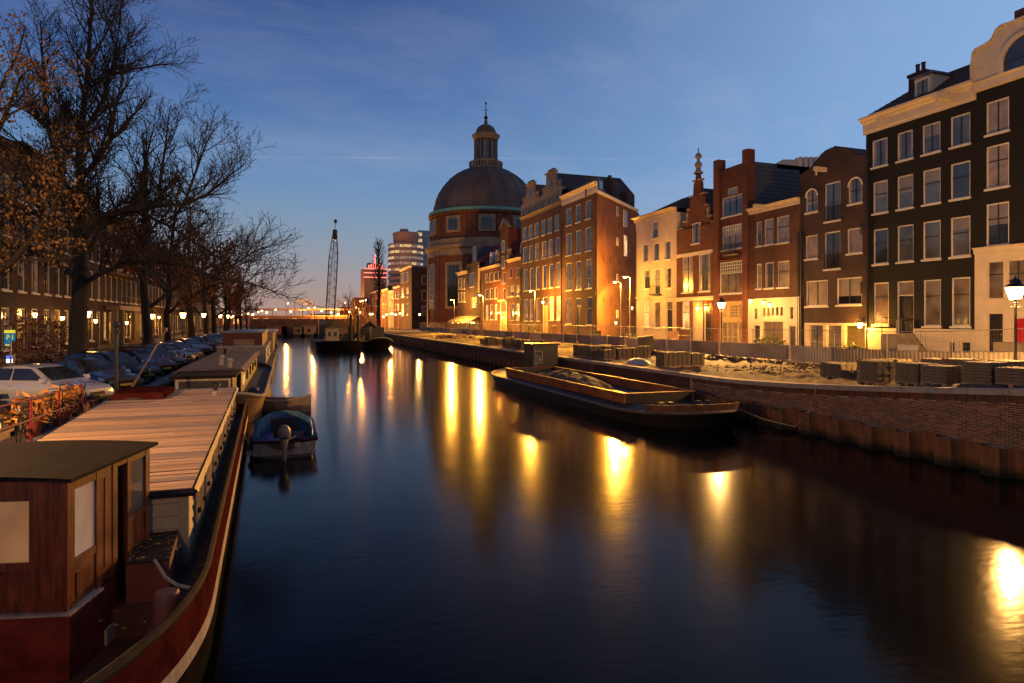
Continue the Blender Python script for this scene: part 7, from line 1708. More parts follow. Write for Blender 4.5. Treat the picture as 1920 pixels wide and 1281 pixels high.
for k, (x, y, z, s_) in enumerate(((-6.5, 23.4, 0, .5), (-5.9, 23.7, 0, .45), (-6.3, 23.6, .5, .42), (-6.15, 24.6, 0, .5))):
    m_ = MB()
    for j in range(4): m_.box(x-s_/2, x+s_/2, y-s_/2, y-s_/2+.02, ZL+z+j*s_/4, ZL+z+j*s_/4+s_/5).box(x-s_/2, x+s_/2, y+s_/2-.02, y+s_/2, ZL+z+j*s_/4, ZL+z+j*s_/4+s_/5)
    m_.box(x-s_/2+.01, x+s_/2-.01, y-s_/2+.03, y+s_/2-.03, ZL+z, ZL+z+s_*.9); m_.build('crate', M_redwood, cr_)

# ---- cars
M_tyre = mat('tyre', (.012, .012, .012), .85, var=.2); M_rim = mat('alloy', (.35, .34, .33), .35, .9, var=.1); M_cgl = glass('car_glass', (.02, .024, .024), rough=.04); M_chrome = mat('chrome', (.6, .6, .6), .15, 1.0, var=.05)
E_off = mat('headlamp_glass', (.42, .42, .42), .12, .4, var=.1); M_tail = mat('tail_lamp', (.25, .01, .01), .25, var=.1); M_plate = mat('yellow_plate', (.55, .36, .03), .5, var=.05)
def paint(name, col): return mat('paint_' + name, col, .28, .25, var=.05, coat=.6)
def make_car(label, pm_, L=4.1, H=1.45, W=.84, estate=False, retro=False, sedan=False):
    c = thing('parked_car', (0, 0, 0), label, 'car', 'cars parked along the left quay'); h = L/2
    fr_b, fr_t = (.92, .28) if not retro else (.62, .25)
    rr_t, rr_b = (-h+.35, -h+.05) if estate else ((-.75, -1.45) if sedan else (-1.05, -h+.2))
    bz = .93 if not retro else .86
    prof = [(h, .42), (h+.0, .60), (h-.12, .72), (h-.5, .80), (fr_b+.05, bz), (rr_b, bz+.04), (-h+.1, bz-.02 if not estate else bz+.02), (-h, .72), (-h, .40)]
    if retro: prof[1:4] = [(h-.02, .68), (h-.08, .76), (h-.4, .80)]
    mb = MB(); secs = []
    for x, z in prof:
        pass
    xs = [h, h-.03, h-.2, h-.55, fr_b+.05, .0, rr_b, -h+.2, -h+.04, -h]
    def ztop(x):
        for (x0, z0), (x1, z1) in zip(prof, prof[1:]):
            if x1 <= x <= x0 and x0 != x1: return z0 + (z1-z0)*(x0-x)/(x0-x1)
        return prof[1][1] if x > 0 else prof[-2][1]
    rings = []
    for i, x in enumerate(xs):
        e = 1 - .10*max(0, (abs(x)-h+.6)/.6)**2; w = W*e; zt = ztop(x) if 0 < i < len(xs)-1 else ztop(x)-.1; zb = .24 if abs(x) < h-.3 else .30
        rings.append([(x, -w*.9, zb), (x, -w, zb+.14), (x, -w, (zb+zt)/2+.06), (x, -w*.97, zt-.12), (x, -w*.90, zt-.02), (x, -w*.5, zt+.015), (x, w*.5, zt+.015), (x, w*.90, zt-.02), (x, w*.97, zt-.12), (x, w, (zb+zt)/2+.06), (x, w, zb+.14), (x, w*.9, zb)])
    n = 12
    for r0_, r1_ in zip(rings, rings[1:]): mb.add(r0_ + r1_, [(i, (i+1) % n, n+(i+1) % n, n+i) for i in range(n)])
    mb.add(rings[0], [tuple(range(n))]); mb.add(rings[-1], [tuple(range(n))])
    body = mb.build('body', pm_, c, smooth=True)
    wt, wb_ = W*.72, W*.93; zr_ = H
    if retro: P = [(fr_b, bz-.03), (fr_b-.12, bz+.2), (fr_t, zr_-.06), (fr_t-.25, zr_), (rr_t+.3, zr_), (rr_t, zr_-.08), (rr_b, bz-.01)]
    elif estate: P = [(fr_b+.1, bz-.03), (fr_b-.25, bz+.22), (fr_t+.02, zr_-.06), (fr_t-.4, zr_), (rr_t+.5, zr_-.01), (rr_t, zr_-.07), (rr_b+.06, bz+.15), (rr_b, bz-.01)]
    elif sedan: P = [(fr_b+.1, bz-.03), (fr_b-.25, bz+.22), (fr_t, zr_-.06), (fr_t-.35, zr_), (rr_t+.4, zr_-.01), (rr_t+.05, zr_-.07), (rr_b+.3, bz+.2), (rr_b-.1, bz-.01)]
    else: P = [(fr_b+.16, bz-.03), (fr_b-.22, bz+.20), (fr_t-.02, zr_-.07), (fr_t-.35, zr_-.005), (fr_t-.75, zr_), (rr_t+.15, zr_-.05), (rr_t-.25, zr_-.16), (rr_b+.1, bz+.12), (rr_b, bz-.02)]
    def wid(z): return wb_ + (wt-wb_)*max(0, (z-bz))/(zr_-bz)
    g = MB(); rg_ = []
    for x, z in P:
        w = wid(z); e_ = min(.07, max(.0, (z-bz)*.3)); rg_.append([(x, -w, z-e_), (x, -w*.93, z-e_*.25), (x, -w*.55, z+.012), (x, w*.55, z+.012), (x, w*.93, z-e_*.25), (x, w, z-e_)])
    base = [[(x, -wb_, bz-.06), (x, wb_, bz-.06)] for x, z in P]
    for a_, b2 in zip(range(len(P)-1), range(1, len(P))):
        g.add(rg_[a_] + rg_[b2], [(q, q+1, q+7, q+6) for q in range(5)])
        for sd, q in ((0, 0), (1, 5)): g.quad(base[a_][sd], base[b2][sd], rg_[b2][q], rg_[a_][q])
    g.build('cabin', pm_, c, smooth=True)
    def gp(x, z, s_, d=.012): return (x, s_*(wid(z)+d+.02), z)
    if not retro and not estate and not sedan: rr_t -= .12
    front = P[:3]; rear = list(reversed(P[-3:])) if not (estate or retro) else [P[-1], P[-2]] if retro else [P[-1], P[-2], P[-3]]
    def itp(L_, z):
        for (x0, z0), (x1, z1) in zip(L_, L_[1:]):
            if z <= z1: return x0 + (x1-x0)*(z-z0)/(z1-z0)
        return L_[-1][0]
    xf = lambda z: itp(front, z); xrr = lambda z: itp(rear, z)
    xb = (fr_t + rr_t)/2
    for s_ in (-1, 1):
        z0, z1 = bz+.05, zr_-.1
        fx, rx = xf, xrr
        MB().add([gp(fx(z0)-.14, z0, s_), gp(fx(z1)-.12, z1, s_), gp(xb+.03, z1, s_), gp(xb+.05, z0, s_)], [(0, 1, 2, 3)]).build('side_window', M_cgl, c)
        MB().add([gp(xb-.05, z0, s_), gp(xb-.04, z1, s_), gp(rx(z1)+.12, z1, s_), gp(rx(z0)+.16, z0, s_)], [(0, 1, 2, 3)]).build('side_window', M_cgl, c)
        MB().hexa([(fr_b-.12, s_*(wb_+.02), bz+.0), (fr_b+.02, s_*(wb_+.02), bz), (fr_b+.02, s_*(wb_+.2), bz), (fr_b-.12, s_*(wb_+.2), bz)], [(fr_b-.12, s_*(wb_+.02), bz+.13), (fr_b-.02, s_*(wb_+.02), bz+.13), (fr_b-.02, s_*(wb_+.18), bz+.13), (fr_b-.12, s_*(wb_+.18), bz+.13)]).build('mirror', pm_, c)
        if retro: o = MB().ball((h-.05, s_*W*.66, .66), .115, 12, 8).build('headlight', E_off, c, smooth=True); MB().torus((h-.03, s_*W*.66, .66), .12, .018, 'x', 16, 5).build('headlight_ring', M_chrome, o)
        else: MB().hexa([(h-.28, s_*W*.55, .60), (h-.06, s_*W*.5, .58), (h-.16, s_*W*.93, .60), (h-.4, s_*W*.985, .62)], [(h-.36, s_*W*.56, .73), (h-.14, s_*W*.5, .68), (h-.26, s_*W*.92, .72), (h-.5, s_*W*.985, .76)]).build('headlight', E_off, c)
        MB().box(-h-.012, -h+.12, s_*W*.62, s_*W*.93, .62, .86).build('tail_light', M_tail, c)
        MB().box(xb-.1, xb+.06, s_*(W+.002), s_*(W+.02), bz-.14, bz-.11).build('door_handle', M_chrome if retro else pm_, c)
    def strip_glass(fn, za, zb, off, wf, nm):
        m_ = MB(); q = []
        for i_ in range(5):
            z = za + (zb-za)*i_/4; q.append(((fn(z)+off, -wid(z)*wf, z), (fn(z)+off, wid(z)*wf, z)))
        for u0, u1 in zip(q, q[1:]): m_.quad(u0[0], u0[1], u1[1], u1[0])
        m_.build(nm, M_cgl, c, smooth=True)
    strip_glass(xf, bz+.04, P[2][1]-.015, .022, .87, 'windscreen'); strip_glass(xrr, bz+.12, rear[-1][1]-.03, -.022, .84, 'rear_window')
    MB().box(h-.05, h+.015, -.30, .30, .40 if not retro else .5, .56 if not retro else .70).build('grille', M_black if not retro else M_chrome, c)
    MB().box(h+.016, h+.026, -.26, .26, .36, .46).build('number_plate', M_plate, c); MB().box(-h-.026, -h-.004, -.26, .26, .5, .6).build('number_plate', M_plate, c)
    MB().box(h-.06, h+.03, -W*.88, W*.88, .30, .38 if not retro else .40).build('bumper', M_chrome if retro else M_black, c)
    if estate:
        for s_ in (-1, 1): MB().tube([(fr_t-.35, s_*wt*.85, zr_+.0), (fr_t-.4, s_*wt*.85, zr_+.06), (rr_t+.3, s_*wt*.85, zr_+.06), (rr_t+.25, s_*wt*.85, zr_-.01)], .018, 5).build('roof_rail', M_dmetal, c)
    for x in (h-.78, -h+.8):
        for s_ in (-1, 1):
            t = MB().torus((x, s_*(W-.07), .31), .235, .085, 'y', 20, 8).build('wheel', M_tyre, c, smooth=True)
            m_ = MB(); yo = s_*(W+.005)
            for k in range(5):
                a = 2*math.pi*k/5; m_.hexa([(x+.05*math.cos(a-.6), yo-.02, .31+.05*math.sin(a-.6)), (x+.05*math.cos(a+.6), yo-.02, .31+.05*math.sin(a+.6)), (x+.2*math.cos(a+.2), yo-.02, .31+.2*math.sin(a+.2)), (x+.2*math.cos(a-.2), yo-.02, .31+.2*math.sin(a-.2))], [(x+.05*math.cos(a-.6), yo, .31+.05*math.sin(a-.6)), (x+.05*math.cos(a+.6), yo, .31+.05*math.sin(a+.6)), (x+.2*math.cos(a+.2), yo, .31+.2*math.sin(a+.2)), (x+.2*math.cos(a-.2), yo, .31+.2*math.sin(a-.2))])
            m_.torus((x, yo-.01, .31), .195, .018, 'y', 18, 5); m_.build('rim', M_rim, t)
            n_ = 18; ar = [(x + .365*math.cos(math.pi*k/n_), .30 + .365*math.sin(math.pi*k/n_)) for k in range(n_+1)]
            MB().prism(ar, 'y', s_*(W-.35), s_*(W+.003)).build('wheel_arch', M_black, c)
    return c
P_black, P_white, P_brown, P_red, P_grey, P_blue, P_silver = paint('black', (.010, .010, .012)), paint('white', (.50, .49, .50)), paint('brown', (.055, .04, .03)), paint('dark_red', (.05, .008, .014)), paint('grey', (.07, .075, .085)), paint('blue', (.02, .03, .07)), paint('silver', (.25, .25, .26))
HD = -R(36)                                       # noses turn towards the canal and the viewer
def park(c, x, y, rz=HD): c.location = (x, y, ZL + .012); c.rotation_euler = (0, 0, rz)
park(make_car('black old-fashioned car with round headlights behind the red railing', P_black, 3.7, 1.42, .78, retro=True), -8.15, 20.6, -R(42))
park(make_car('white hatchback parked under the big tree', P_white, 4.2, 1.46, .86), -7.9, 26.2, -R(28))
park(make_car('brown saloon parked right of the white hatchback', P_brown, 4.4, 1.42, .84, sedan=True), -7.7, 30.6, -R(40))
park(make_car('black estate car with roof rails beyond the brown saloon', P_black, 4.7, 1.46, .86, estate=True), -7.9, 35.3, -R(38))
park(make_car('dark red car parked beyond the black estate', P_red, 4.3, 1.44, .84), -7.7, 39.6, -R(38))
c_g = make_car('grey car with warm light on its roof, sixth along the left quay', P_grey, 4.3, 1.46, .84, estate=True); park(c_g, -7.7, 43.4, -R(40))
for k, (y, lab, pm_) in enumerate(((48.5, 'silver car with lamplight on its bonnet, seventh along the left quay', P_silver), (52.8, 'blue car beyond the silver one on the left quay', P_blue), (60, 'far silver car parked past the second tree', P_silver), (66, 'far dark car past the third lantern', P_black), (73, 'small far grey car on the left quay', P_grey), (80, 'farthest visible car on the left quay', P_silver))):
    park(make_car(lab, pm_), -7.8, y, -R(40))

# ---- bicycles
def make_bike(label, fm):
    b_ = thing('bicycle', (0, 0, 0), label, 'bicycle', 'bicycles on the left quay')
    for x in (-.52, .52):
        w = MB().torus((x, 0, .34), .325, .018, 'y', 24, 5).build('wheel', M_tyre, b_); m_ = MB()
        for k in range(10): a = math.pi*k/5; m_.tube([(x, 0, .34), (x+.32*math.cos(a), 0, .34+.32*math.sin(a))], .0025, 3)
        m_.build('spokes', M_galv, w)
        ar = [(x+.36*math.cos(a), 0, .34+.36*math.sin(a)) for a in [R(20+k*14) for k in range(11)]]; MB().tube(ar, .018, 4).build('mudguard', fm, b_)
    MB().tube([(-.52, 0, .34), (-.05, 0, .32), (.36, 0, .78)], .016, 6).tube([(-.52, 0, .34), (-.18, 0, .78), (.37, 0, .74)], .015, 6).tube([(-.05, 0, .32), (-.20, 0, .92)], .016, 6).tube([(.52, 0, .34), (.40, 0, .70), (.34, 0, 1.02)], .017, 6).build('frame', fm, b_)
    MB().tube([(.20, .28, 1.05), (.34, .18, 1.08), (.36, 0, 1.04), (.34, -.18, 1.08), (.20, -.28, 1.05)], .013, 6).build('handlebar', M_chrome, b_)
    MB().hexa([(-.36, -.09, .92), (-.06, -.03, .92), (-.06, .03, .92), (-.36, .09, .92)], [(-.36, -.1, .98), (-.06, -.03, .97), (-.06, .03, .97), (-.36, .1, .98)]).build('saddle', M_black, b_)
    MB().torus((-.05, 0, .32), .09, .008, 'y', 14, 4).tube([(-.05, -.05, .32), (.06, -.1, .22)], .009, 4).tube([(-.05, .05, .32), (-.16, .1, .42)], .009, 4).build('crank', M_galv, b_)
    MB().box(-.72, -.34, -.06, .06, .72, .74).tube([(-.68, 0, .73), (-.52, 0, .36)], .008, 4).build('carrier', M_black, b_)
    return b_
M_bk = mat('bike_frame', (.02, .02, .022), .4, .3)
for k, (x, y, rz, lab) in enumerate(((-6.35, 17.9, .5, 'black bicycle nearest the slatted chest'), (-6.1, 18.8, .15, 'bicycle with chrome handlebar behind the red railing'), (-6.0, 20.6, -.2, 'bicycle before the black old-fashioned car'), (-6.3, 22.2, .4, 'bicycle standing before the white hatchback'), (-5.95, 22.9, .1, 'bicycle beside the dark crates'), (-6.0, 33.2, .3, 'bicycle before the brown saloon'), (-6.1, 42.0, -.3, 'bicycle by the second houseboat roof'), (-6.2, 43.2, .2, 'bicycle beyond the second houseboat roof'), (-6.1, 46.0, .5, 'dark bicycle far along the left quay'), (-13.6, 44, 1.4, 'bicycle leaning before the left stoops, nearer one'), (-13.5, 47, 1.7, 'bicycle leaning before the left stoops, farther one'), (-13.5, 62.5, 1.5, 'bicycle leaning by the far left house steps'))):
    o = make_bike(lab, M_bk); o.location = (x, y, ZL+.015); o.rotation_euler = (R(4), 0, rz + math.pi/2)

# ---- parking sign and ticket pole
sg = on_y(20, 632, 29.5); sp_ = thing('parking_sign', (sg.x, sg.y, ZL), 'blue and yellow lit parking sign on a post at the far left', 'sign')
MB().tube([(sg.x, sg.y, ZL), (sg.x, sg.y, sg.z+.5)], .035, 6).build('post', M_galv, sp_)
cxr = Vector((CY, -SY, 0))
def signbox(name, m, u0, u1, z0, z1, d): 
    n_ = Vector((-SY, -CY, 0)); p = Vector((sg.x, sg.y, 0)); q = [p+cxr*u0+n_*.04, p+cxr*u1+n_*.04, p+cxr*u1+n_*(.04+d), p+cxr*u0+n_*(.04+d)]
    return MB().hexa([(v.x, v.y, z0) for v in reversed(q)], [(v.x, v.y, z1) for v in reversed(q)]).build(name, m, sp_)
E_sblue, E_syel, E_swh = emit('sign_blue', (.03, .25, .42), .55, .3, 6), emit('sign_yellow', (.85, .75, .05), .9), emit('sign_white', (.75, .8, .95), 2.2)
signbox('yellow_panel', E_syel, -.25, .25, sg.z+.18, sg.z+.32, .03); signbox('blue_panel', E_sblue, -.25, .25, sg.z-.2, sg.z+.17, .03); signbox('blue_panel', E_sblue, -.25, 0.0, sg.z-.42, sg.z-.21, .03)
def letter(txt, u, z, h, m):
    cu = bpy.data.curves.new('letter', 'FONT'); cu.body = txt; cu.size = h*1.35; cu.extrude = .004; cu.align_x = 'CENTER'
    o = bpy.data.objects.new('letter', cu); COL.objects.link(o); p = Vector((sg.x, sg.y, 0)) + cxr*u + Vector((-SY, -CY, 0))*.085
    o.location = (p.x, p.y, z); o.rotation_euler = (R(90), 0, -YAW); o.data.materials.append(m); return o
me_tmp = []
for txt, u in (('P', -.06), ('I', .15)):
    o = letter(txt, u, sg.z-.12, .24, E_syel); dg_ = bpy.context.evaluated_depsgraph_get(); me = bpy.data.meshes.new_from_object(o.evaluated_get(dg_)); o2 = bpy.data.objects.new('letter', me); COL.objects.link(o2); o2.location = o.location; o2.rotation_euler = o.rotation_euler; adopt(o2, sp_); bpy.data.objects.remove(o)
signbox('arrow', E_syel, -.18, .0, sg.z-.40, sg.z-.34, .045)
tp = on_y(20, 678, 30); tk = thing('ticket_machine', (tp.x, tp.y, ZL), 'slim ticket post with lit white and blue display at the far left', 'ticket machine')
MB().box(tp.x-.14, tp.x+.14, tp.y-.12, tp.y+.12, ZL, tp.z+.35).build('body', M_zinc, tk); MB().box(tp.x-.12, tp.x+.12, tp.y-.15, tp.y-.122, tp.z-.05, tp.z+.12).build('display', E_swh, tk); MB().box(tp.x-.12, tp.x+.12, tp.y-.15, tp.y-.122, tp.z+.13, tp.z+.28).build('header', emit('ticket_blue', (.1, .2, .9), 1.2), tk)
for k, (px, py, Yd, lab) in enumerate(((46, 690, 36, 'thin iron bollard on the left pavement, nearest'), (88, 685, 37.5, 'thin iron bollard on the left pavement, second'), (118, 668, 40, 'thin iron bollard on the left pavement, third'))):
    q = on_y(px, py, Yd); tag(MB().lathe([(.08, ZL+.05), (.06, ZL+.2), (.05, ZL+.75), (.085, ZL+.8), (.06, ZL+.9), (.001, ZL+.95)], (q.x, q.y), 8).build('bollard', M_black), lab, 'bollard', 'iron bollards on the left pavement')

# ================================================================== left houses, front plane x = -15
TL = -15.0
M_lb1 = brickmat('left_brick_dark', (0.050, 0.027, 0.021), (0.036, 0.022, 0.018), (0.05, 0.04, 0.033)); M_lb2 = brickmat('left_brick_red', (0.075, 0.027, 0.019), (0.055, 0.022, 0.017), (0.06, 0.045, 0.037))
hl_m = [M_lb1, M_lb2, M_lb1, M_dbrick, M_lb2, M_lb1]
rg = random.Random(77); y = 36.0; k = 0
desc = ['dark brick', 'brown brick', 'red brick', 'grey-brown brick', 'warm brown brick']; ends = ['with tall sash windows behind the big tree', 'with white door frame and stoop', 'with cornice and lit ground floor', 'with stone-framed balcony door', 'with pediment gable', 'with narrow windows', 'with lit stairwell', 'half hidden by branches']
edges = [38, 45, 51.6, 57.5, 64, 70, 76, 83, 91, 98, 106, 114, 122, 131, 140, 150]
lit_spots = []
for k, (y0, y1) in enumerate(zip(edges, edges[1:])):
    m_ = hl_m[k % 6]; ztop = (13.6, 14.2, 12.4, 13.0, 12.2, 13.4, 12.6, 12.0, 13, 12.5, 13.5, 12, 13, 12.6, 13)[k]
    ordn = ('first', 'second', 'third', 'fourth', 'fifth', 'sixth', 'seventh', 'eighth', 'ninth', 'tenth', 'eleventh', 'twelfth', 'thirteenth', 'fourteenth', 'fifteenth')[k]
    h = thing('canal_house', (TL, (y0+y1)/2, ZL), f'{desc[k % 5]} house {ends[k % 8]}, {ordn} from the left edge', 'house')
    nb_w = 3 if y1-y0 < 7.5 else 4; bw = (y1-y0)/nb_w; ops = []; far_ = k > 9
    fl_z = [(2.6, 5.0), (6.0, 8.3), (9.1, 10.9)] + ([(11.4, 12.6)] if ztop > 13.3 else [])
    dcol = rg.randrange(nb_w)
    for j, (z0, z1) in enumerate(fl_z):
        for c in range(nb_w):
            a = y0 + bw*c + bw*.24; b2 = y0 + bw*(c+1) - bw*.24
            if z1 > ztop - .5: continue
            if j == 0 and c == dcol: ops.append(((a-.1, b2+.1, 2.2, 5.0), 'door')); continue
            ops.append(((a, b2, z0, z1), j))
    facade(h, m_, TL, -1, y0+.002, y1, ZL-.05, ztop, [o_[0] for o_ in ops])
    for o_, kd in ops:
        if kd == 'door': door(h, TL, -1, *o_, light=.8, fm=M_cream)
        else: window(h, TL, -1, *o_, sty='sash2' if not far_ else 'sash', pane=rg.choice((G_lit, G_dim, G_dark, G_dark)) if kd == 0 else rg.choice((G_dark, G_dark, G_sky, G_dim)), sill=not far_)
    shell(h, m_, TL, -1, y0+.002, y1, ZL-.05, ztop, 10, flat=False)
    if k in (3, 6): MB().prism([(y0, ztop), (y1, ztop), ((y0+y1)/2, ztop+2.2)], 'x', TL-.3, TL+.05).build('pediment', M_stone, h); gabled(h, M_tile, TL, -1, y0, y1, ztop, ztop+2.1, 10)
    else: cornice(h, M_dbrick if k < 4 else M_stone, TL, -1, y0, y1, ztop-.05, ztop+.6, .5); pitched(h, M_tile, TL, -1, y0, y1, ztop+.5, ztop+3.0, 10, hip=1.0)
    dd = [o_[0] for o_ in ops if o_[1] == 'door'][0]
    box('plinth', M_stone, h, TL-.02, TL+.08, y0+.01, dd[0], ZL, 2.0); box('plinth', M_stone, h, TL-.02, TL+.08, dd[1], y1-.01, ZL, 2.0)
    if k < 8:
        s_ = thing('stoop', (TL+.8, (dd[0]+dd[1])/2, ZL), f'stone stoop of the {ordn} house on the left', 'stoop')
        for i in range(4): box('step', M_stone, s_, TL+.085, TL+1.2, dd[0]-.1-(i+1)*.3, dd[0]-.1-i*.3, ZL+.08, 2.18-(i+1)*.19)
        box('landing', M_stone, s_, TL+.085, TL+1.2, dd[0]-.1, dd[1]+.1, ZL+.08, 2.18)
        MB().tube([(TL+1.15, dd[1]+.08, 2.18), (TL+1.15, dd[1]+.08, 3.1), (TL+1.15, dd[0]-.1, 3.1), (TL+1.15, dd[0]-1.3, 2.3), (TL+1.15, dd[0]-1.3, ZL+.1)], .022, 6).build('handrail', M_black, s_)
# balconied stone entrance on the fifth house
yb0 = on_t(196, 600, TL)[0]; yb1 = on_t(245, 600, TL)[0]
pt = thing('stone_portal', (TL+.5, (yb0+yb1)/2, ZL), 'pale stone balcony portal standing out from the left house row', 'portal')
for q in (yb0+.3, yb0+2.6, yb1-.5): box('column', M_stone, pt, TL+.5, TL+.95, q-.18, q+.18, ZL, 5.2)
box('balcony', M_stone, pt, TL+.1, TL+1.2, yb0, yb1-.2, 5.2, 5.55); box('balcony', M_stone, pt, TL+.1, TL+1.0, yb0+.2, yb1-1.2, 8.4, 8.7); railing(pt, TL+1.1, yb0, yb1-.2, 5.56, 6.4, 16)

# ================================================================== lanterns on the left bank
def lantern_left(px, py, t, label, power=300): return lantern_at(px, py, label, t, power*.085, 'crowned lantern posts on the left bank', lambda y: ZL, WARM)
lantern_left(163, 590, -13.4, 'crowned lantern just right of the big trunk', 260); lantern_left(275, 593, -12.9, 'left one of the two lanterns beside the second trunk', 260); lantern_left(285, 594, -12.6, 'right one of the two lanterns beside the second trunk', 260)
lantern_left(343, 592, -8.6, 'bright lantern between the thin trunks over the parked cars', 380); lantern_left(382, 592, -9.0, 'lantern next beyond the bright one on the left bank', 300)
lantern_left(413, 593, -8.8, 'small lantern third from the far left trunks', 350); lantern_left(427, 594, -8.6, 'small lantern fourth along the left bank', 350); lantern_left(433, 595, -12.0, 'small lantern set back near the far left houses', 350)
ln = lantern_at(343, 592, 'crowned lantern post at the foot of the bridge, out of the picture on the left', -8.6, 3000, 'crowned lantern posts on the left bank', lambda y: ZL, (1.0, .50, .16)); ln.location = (-9.4, 12.0, ZL+.6)
ln = lantern_at(343, 592, 'crowned lantern post on the bridge behind the viewer', -8.6, 260, 'crowned lantern posts on the bridge', lambda y: ZL, (1.0, .50, .16)); ln.location = (-3.2, -1.2, 2.7)
for (x, y, z, pw_, lab) in ((TL+.35, on_t(106, 600, TL)[0], 4.4, 160, 'wall lantern by the tall lit window left of the big trunk'), (TL+.35, on_t(292, 600, TL)[0], 4.6, 420, 'wall lamp flooding the yellow front beside the second trunk'), (TL+.35, on_t(53, 600, TL)[0], 4.6, 90, 'wall lantern glowing through the red leaves at the far left'), (TL+.35, on_t(170, 600, TL)[0], 4.2, 140, 'wall lantern on the front right of the big trunk'), (TL+.35, on_t(230, 600, TL)[0], 4.0, 160, 'wall lantern under the stone balcony portal')):
    wall_lantern(None, x, y, z, -1, lab, pw_*.16, r=.14)
# ================================================================== trees
M_bark = mat('bark', (.018, .014, .012), .9, var=.35, vscale=5, bump=.6, bscale=10, stretch=(1, 1, .3))
M_twig = mat('twig', (.020, .015, .012), .85, var=.3)
M_oleaf1 = mat('ochre_leaves', (.07, .034, .010), .65, vscale=1.0, col2=(.22, .115, .02)); M_rleaf = mat('russet_leaves', (.12, .035, .015), .65, vscale=1.4, col2=(.24, .08, .025))
class Sk:
    def __init__(s, seed): s.r = random.Random(seed); s.lines = []; s.tips = []
    def limb(s, pts, rads, lvl=0): s.lines.append(([Vector(p) for p in pts], list(rads), lvl))
    def wander(s, p, d, L, r0, r1, n, lvl, up=.06, jit=.22):
        pts, rs = [p.copy()], [r0]; d = d.normalized()
        for i in range(n):
            d = (d + Vector((s.r.gauss(0, jit), s.r.gauss(0, jit), s.r.gauss(0, jit) + up))).normalized()
            p = p + d*(L/n); pts.append(p.copy()); rs.append(r0 + (r1-r0)*(i+1)/n)
        s.lines.append((pts, rs, lvl)); return pts, rs
    def sprout(s, pts, rs, lvl, maxl, L, dens, rmin, spread=.9, up=.10, start=.15):
        """side shoots along a limb, recursively"""
        seg = [(pts[i+1]-pts[i]).length for i in range(len(pts)-1)]; tot = sum(seg); n = max(2, int(tot*dens))
        for k in range(n):
            f = start + (1-start)*(k + s.r.random())/n; d = f*tot; i = 0
            while i < len(seg)-1 and d > seg[i]: d -= seg[i]; i += 1
            u = min(1, d/max(seg[i], 1e-6)); p = pts[i].lerp(pts[i+1], u); r = rs[i] + (rs[i+1]-rs[i])*u; ax = (pts[i+1]-pts[i]).normalized()
            side = Vector((s.r.gauss(0, 1), s.r.gauss(0, 1), s.r.gauss(.15, .8))); side = (side - ax*side.dot(ax)).normalized()
            dr = (ax*s.r.uniform(.45, 1.0) + side*spread*s.r.uniform(.6, 1.1) + Vector((0, 0, up))).normalized()
            l = L*s.r.uniform(.55, 1.2)*(1-.45*f); r0 = max(rmin, min(r*.62, l*.028)); n_ = 5 if lvl < maxl else 3
            pp_, rr_ = s.wander(p, dr, l, r0, max(rmin*.75, r0*.35), n_, lvl, up=.07 if lvl < maxl else .05, jit=.11)
            if lvl < maxl: s.sprout(pp_, rr_, lvl+1, maxl, L*.48, dens*1.55, rmin, spread, up*.6, .12)
            else: s.tips.append(pp_[-1]); s.tips.append(pp_[1])
    def build_lines(s, name, m, parent, test):
        V, F, off = [], [], 0
        for pts, rs, lvl in s.lines:
            if not test(lvl): continue
            n = 8 if rs[0] > .12 else (5 if rs[0] > .035 else 3); P = np.array([tuple(p) for p in pts]); Rr = np.array(rs); mlen = len(pts)
            D = np.empty_like(P); D[1:-1] = P[2:]-P[:-2]; D[0] = P[1]-P[0]; D[-1] = P[-1]-P[-2]; D /= (np.linalg.norm(D, axis=1)[:, None] + 1e-9)
            ref = np.where(np.abs(D[:, 2:3]) < .9, np.array([[0, 0, 1.0]]), np.array([[1.0, 0, 0]])); U = np.cross(D, ref); U /= (np.linalg.norm(U, axis=1)[:, None]+1e-9); W = np.cross(D, U)
            a = np.arange(n)*2*np.pi/n; ring = P[:, None, :] + (U[:, None, :]*np.cos(a)[None, :, None] + W[:, None, :]*np.sin(a)[None, :, None])*Rr[:, None, None]
            V.append(ring.reshape(-1, 3)); i = np.arange(mlen-1)[:, None]*n; j = np.arange(n)[None, :]; j2 = (j+1) % n
            F.append(np.stack([i+j, i+j2, i+n+j2, i+n+j], -1).reshape(-1, 4) + off); off += mlen*n
        if not V: return None
        return np_mesh(name, np.concatenate(V), np.concatenate(F), m, parent, smooth=True, kind='stuff' if name == 'branches' else None)
    def leaves(s, name, m, parent, n, size, keep, spread=.25):
        tips = [t for t in s.tips if keep(t)]
        if not tips: return None
        V = np.empty((n*4, 3)); rr = s.r; c0 = tips[0]
        for k in range(n):
            if k % 7 == 0: c0 = tips[rr.randrange(len(tips))] + Vector((rr.gauss(0, spread), rr.gauss(0, spread), rr.gauss(0, spread)))*.5       # leaves hang in small clusters
            c = c0 + Vector((rr.gauss(0, .13), rr.gauss(0, .13), rr.gauss(-.05, .12))); u = Vector((rr.gauss(0, .6), rr.gauss(0, .6), rr.gauss(-.8, .5))).normalized(); w = u.cross(Vector((rr.gauss(0, 1), rr.gauss(0, 1), rr.gauss(0, 1)))).normalized(); q = size*rr.uniform(.45, 1.45)
            V[4*k:4*k+4] = [c-u*q, c+w*q*.7, c+u*q, c-w*q*.7]
        F = np.arange(n*4).reshape(-1, 4); return np_mesh(name, V, F, m, parent, kind='stuff')
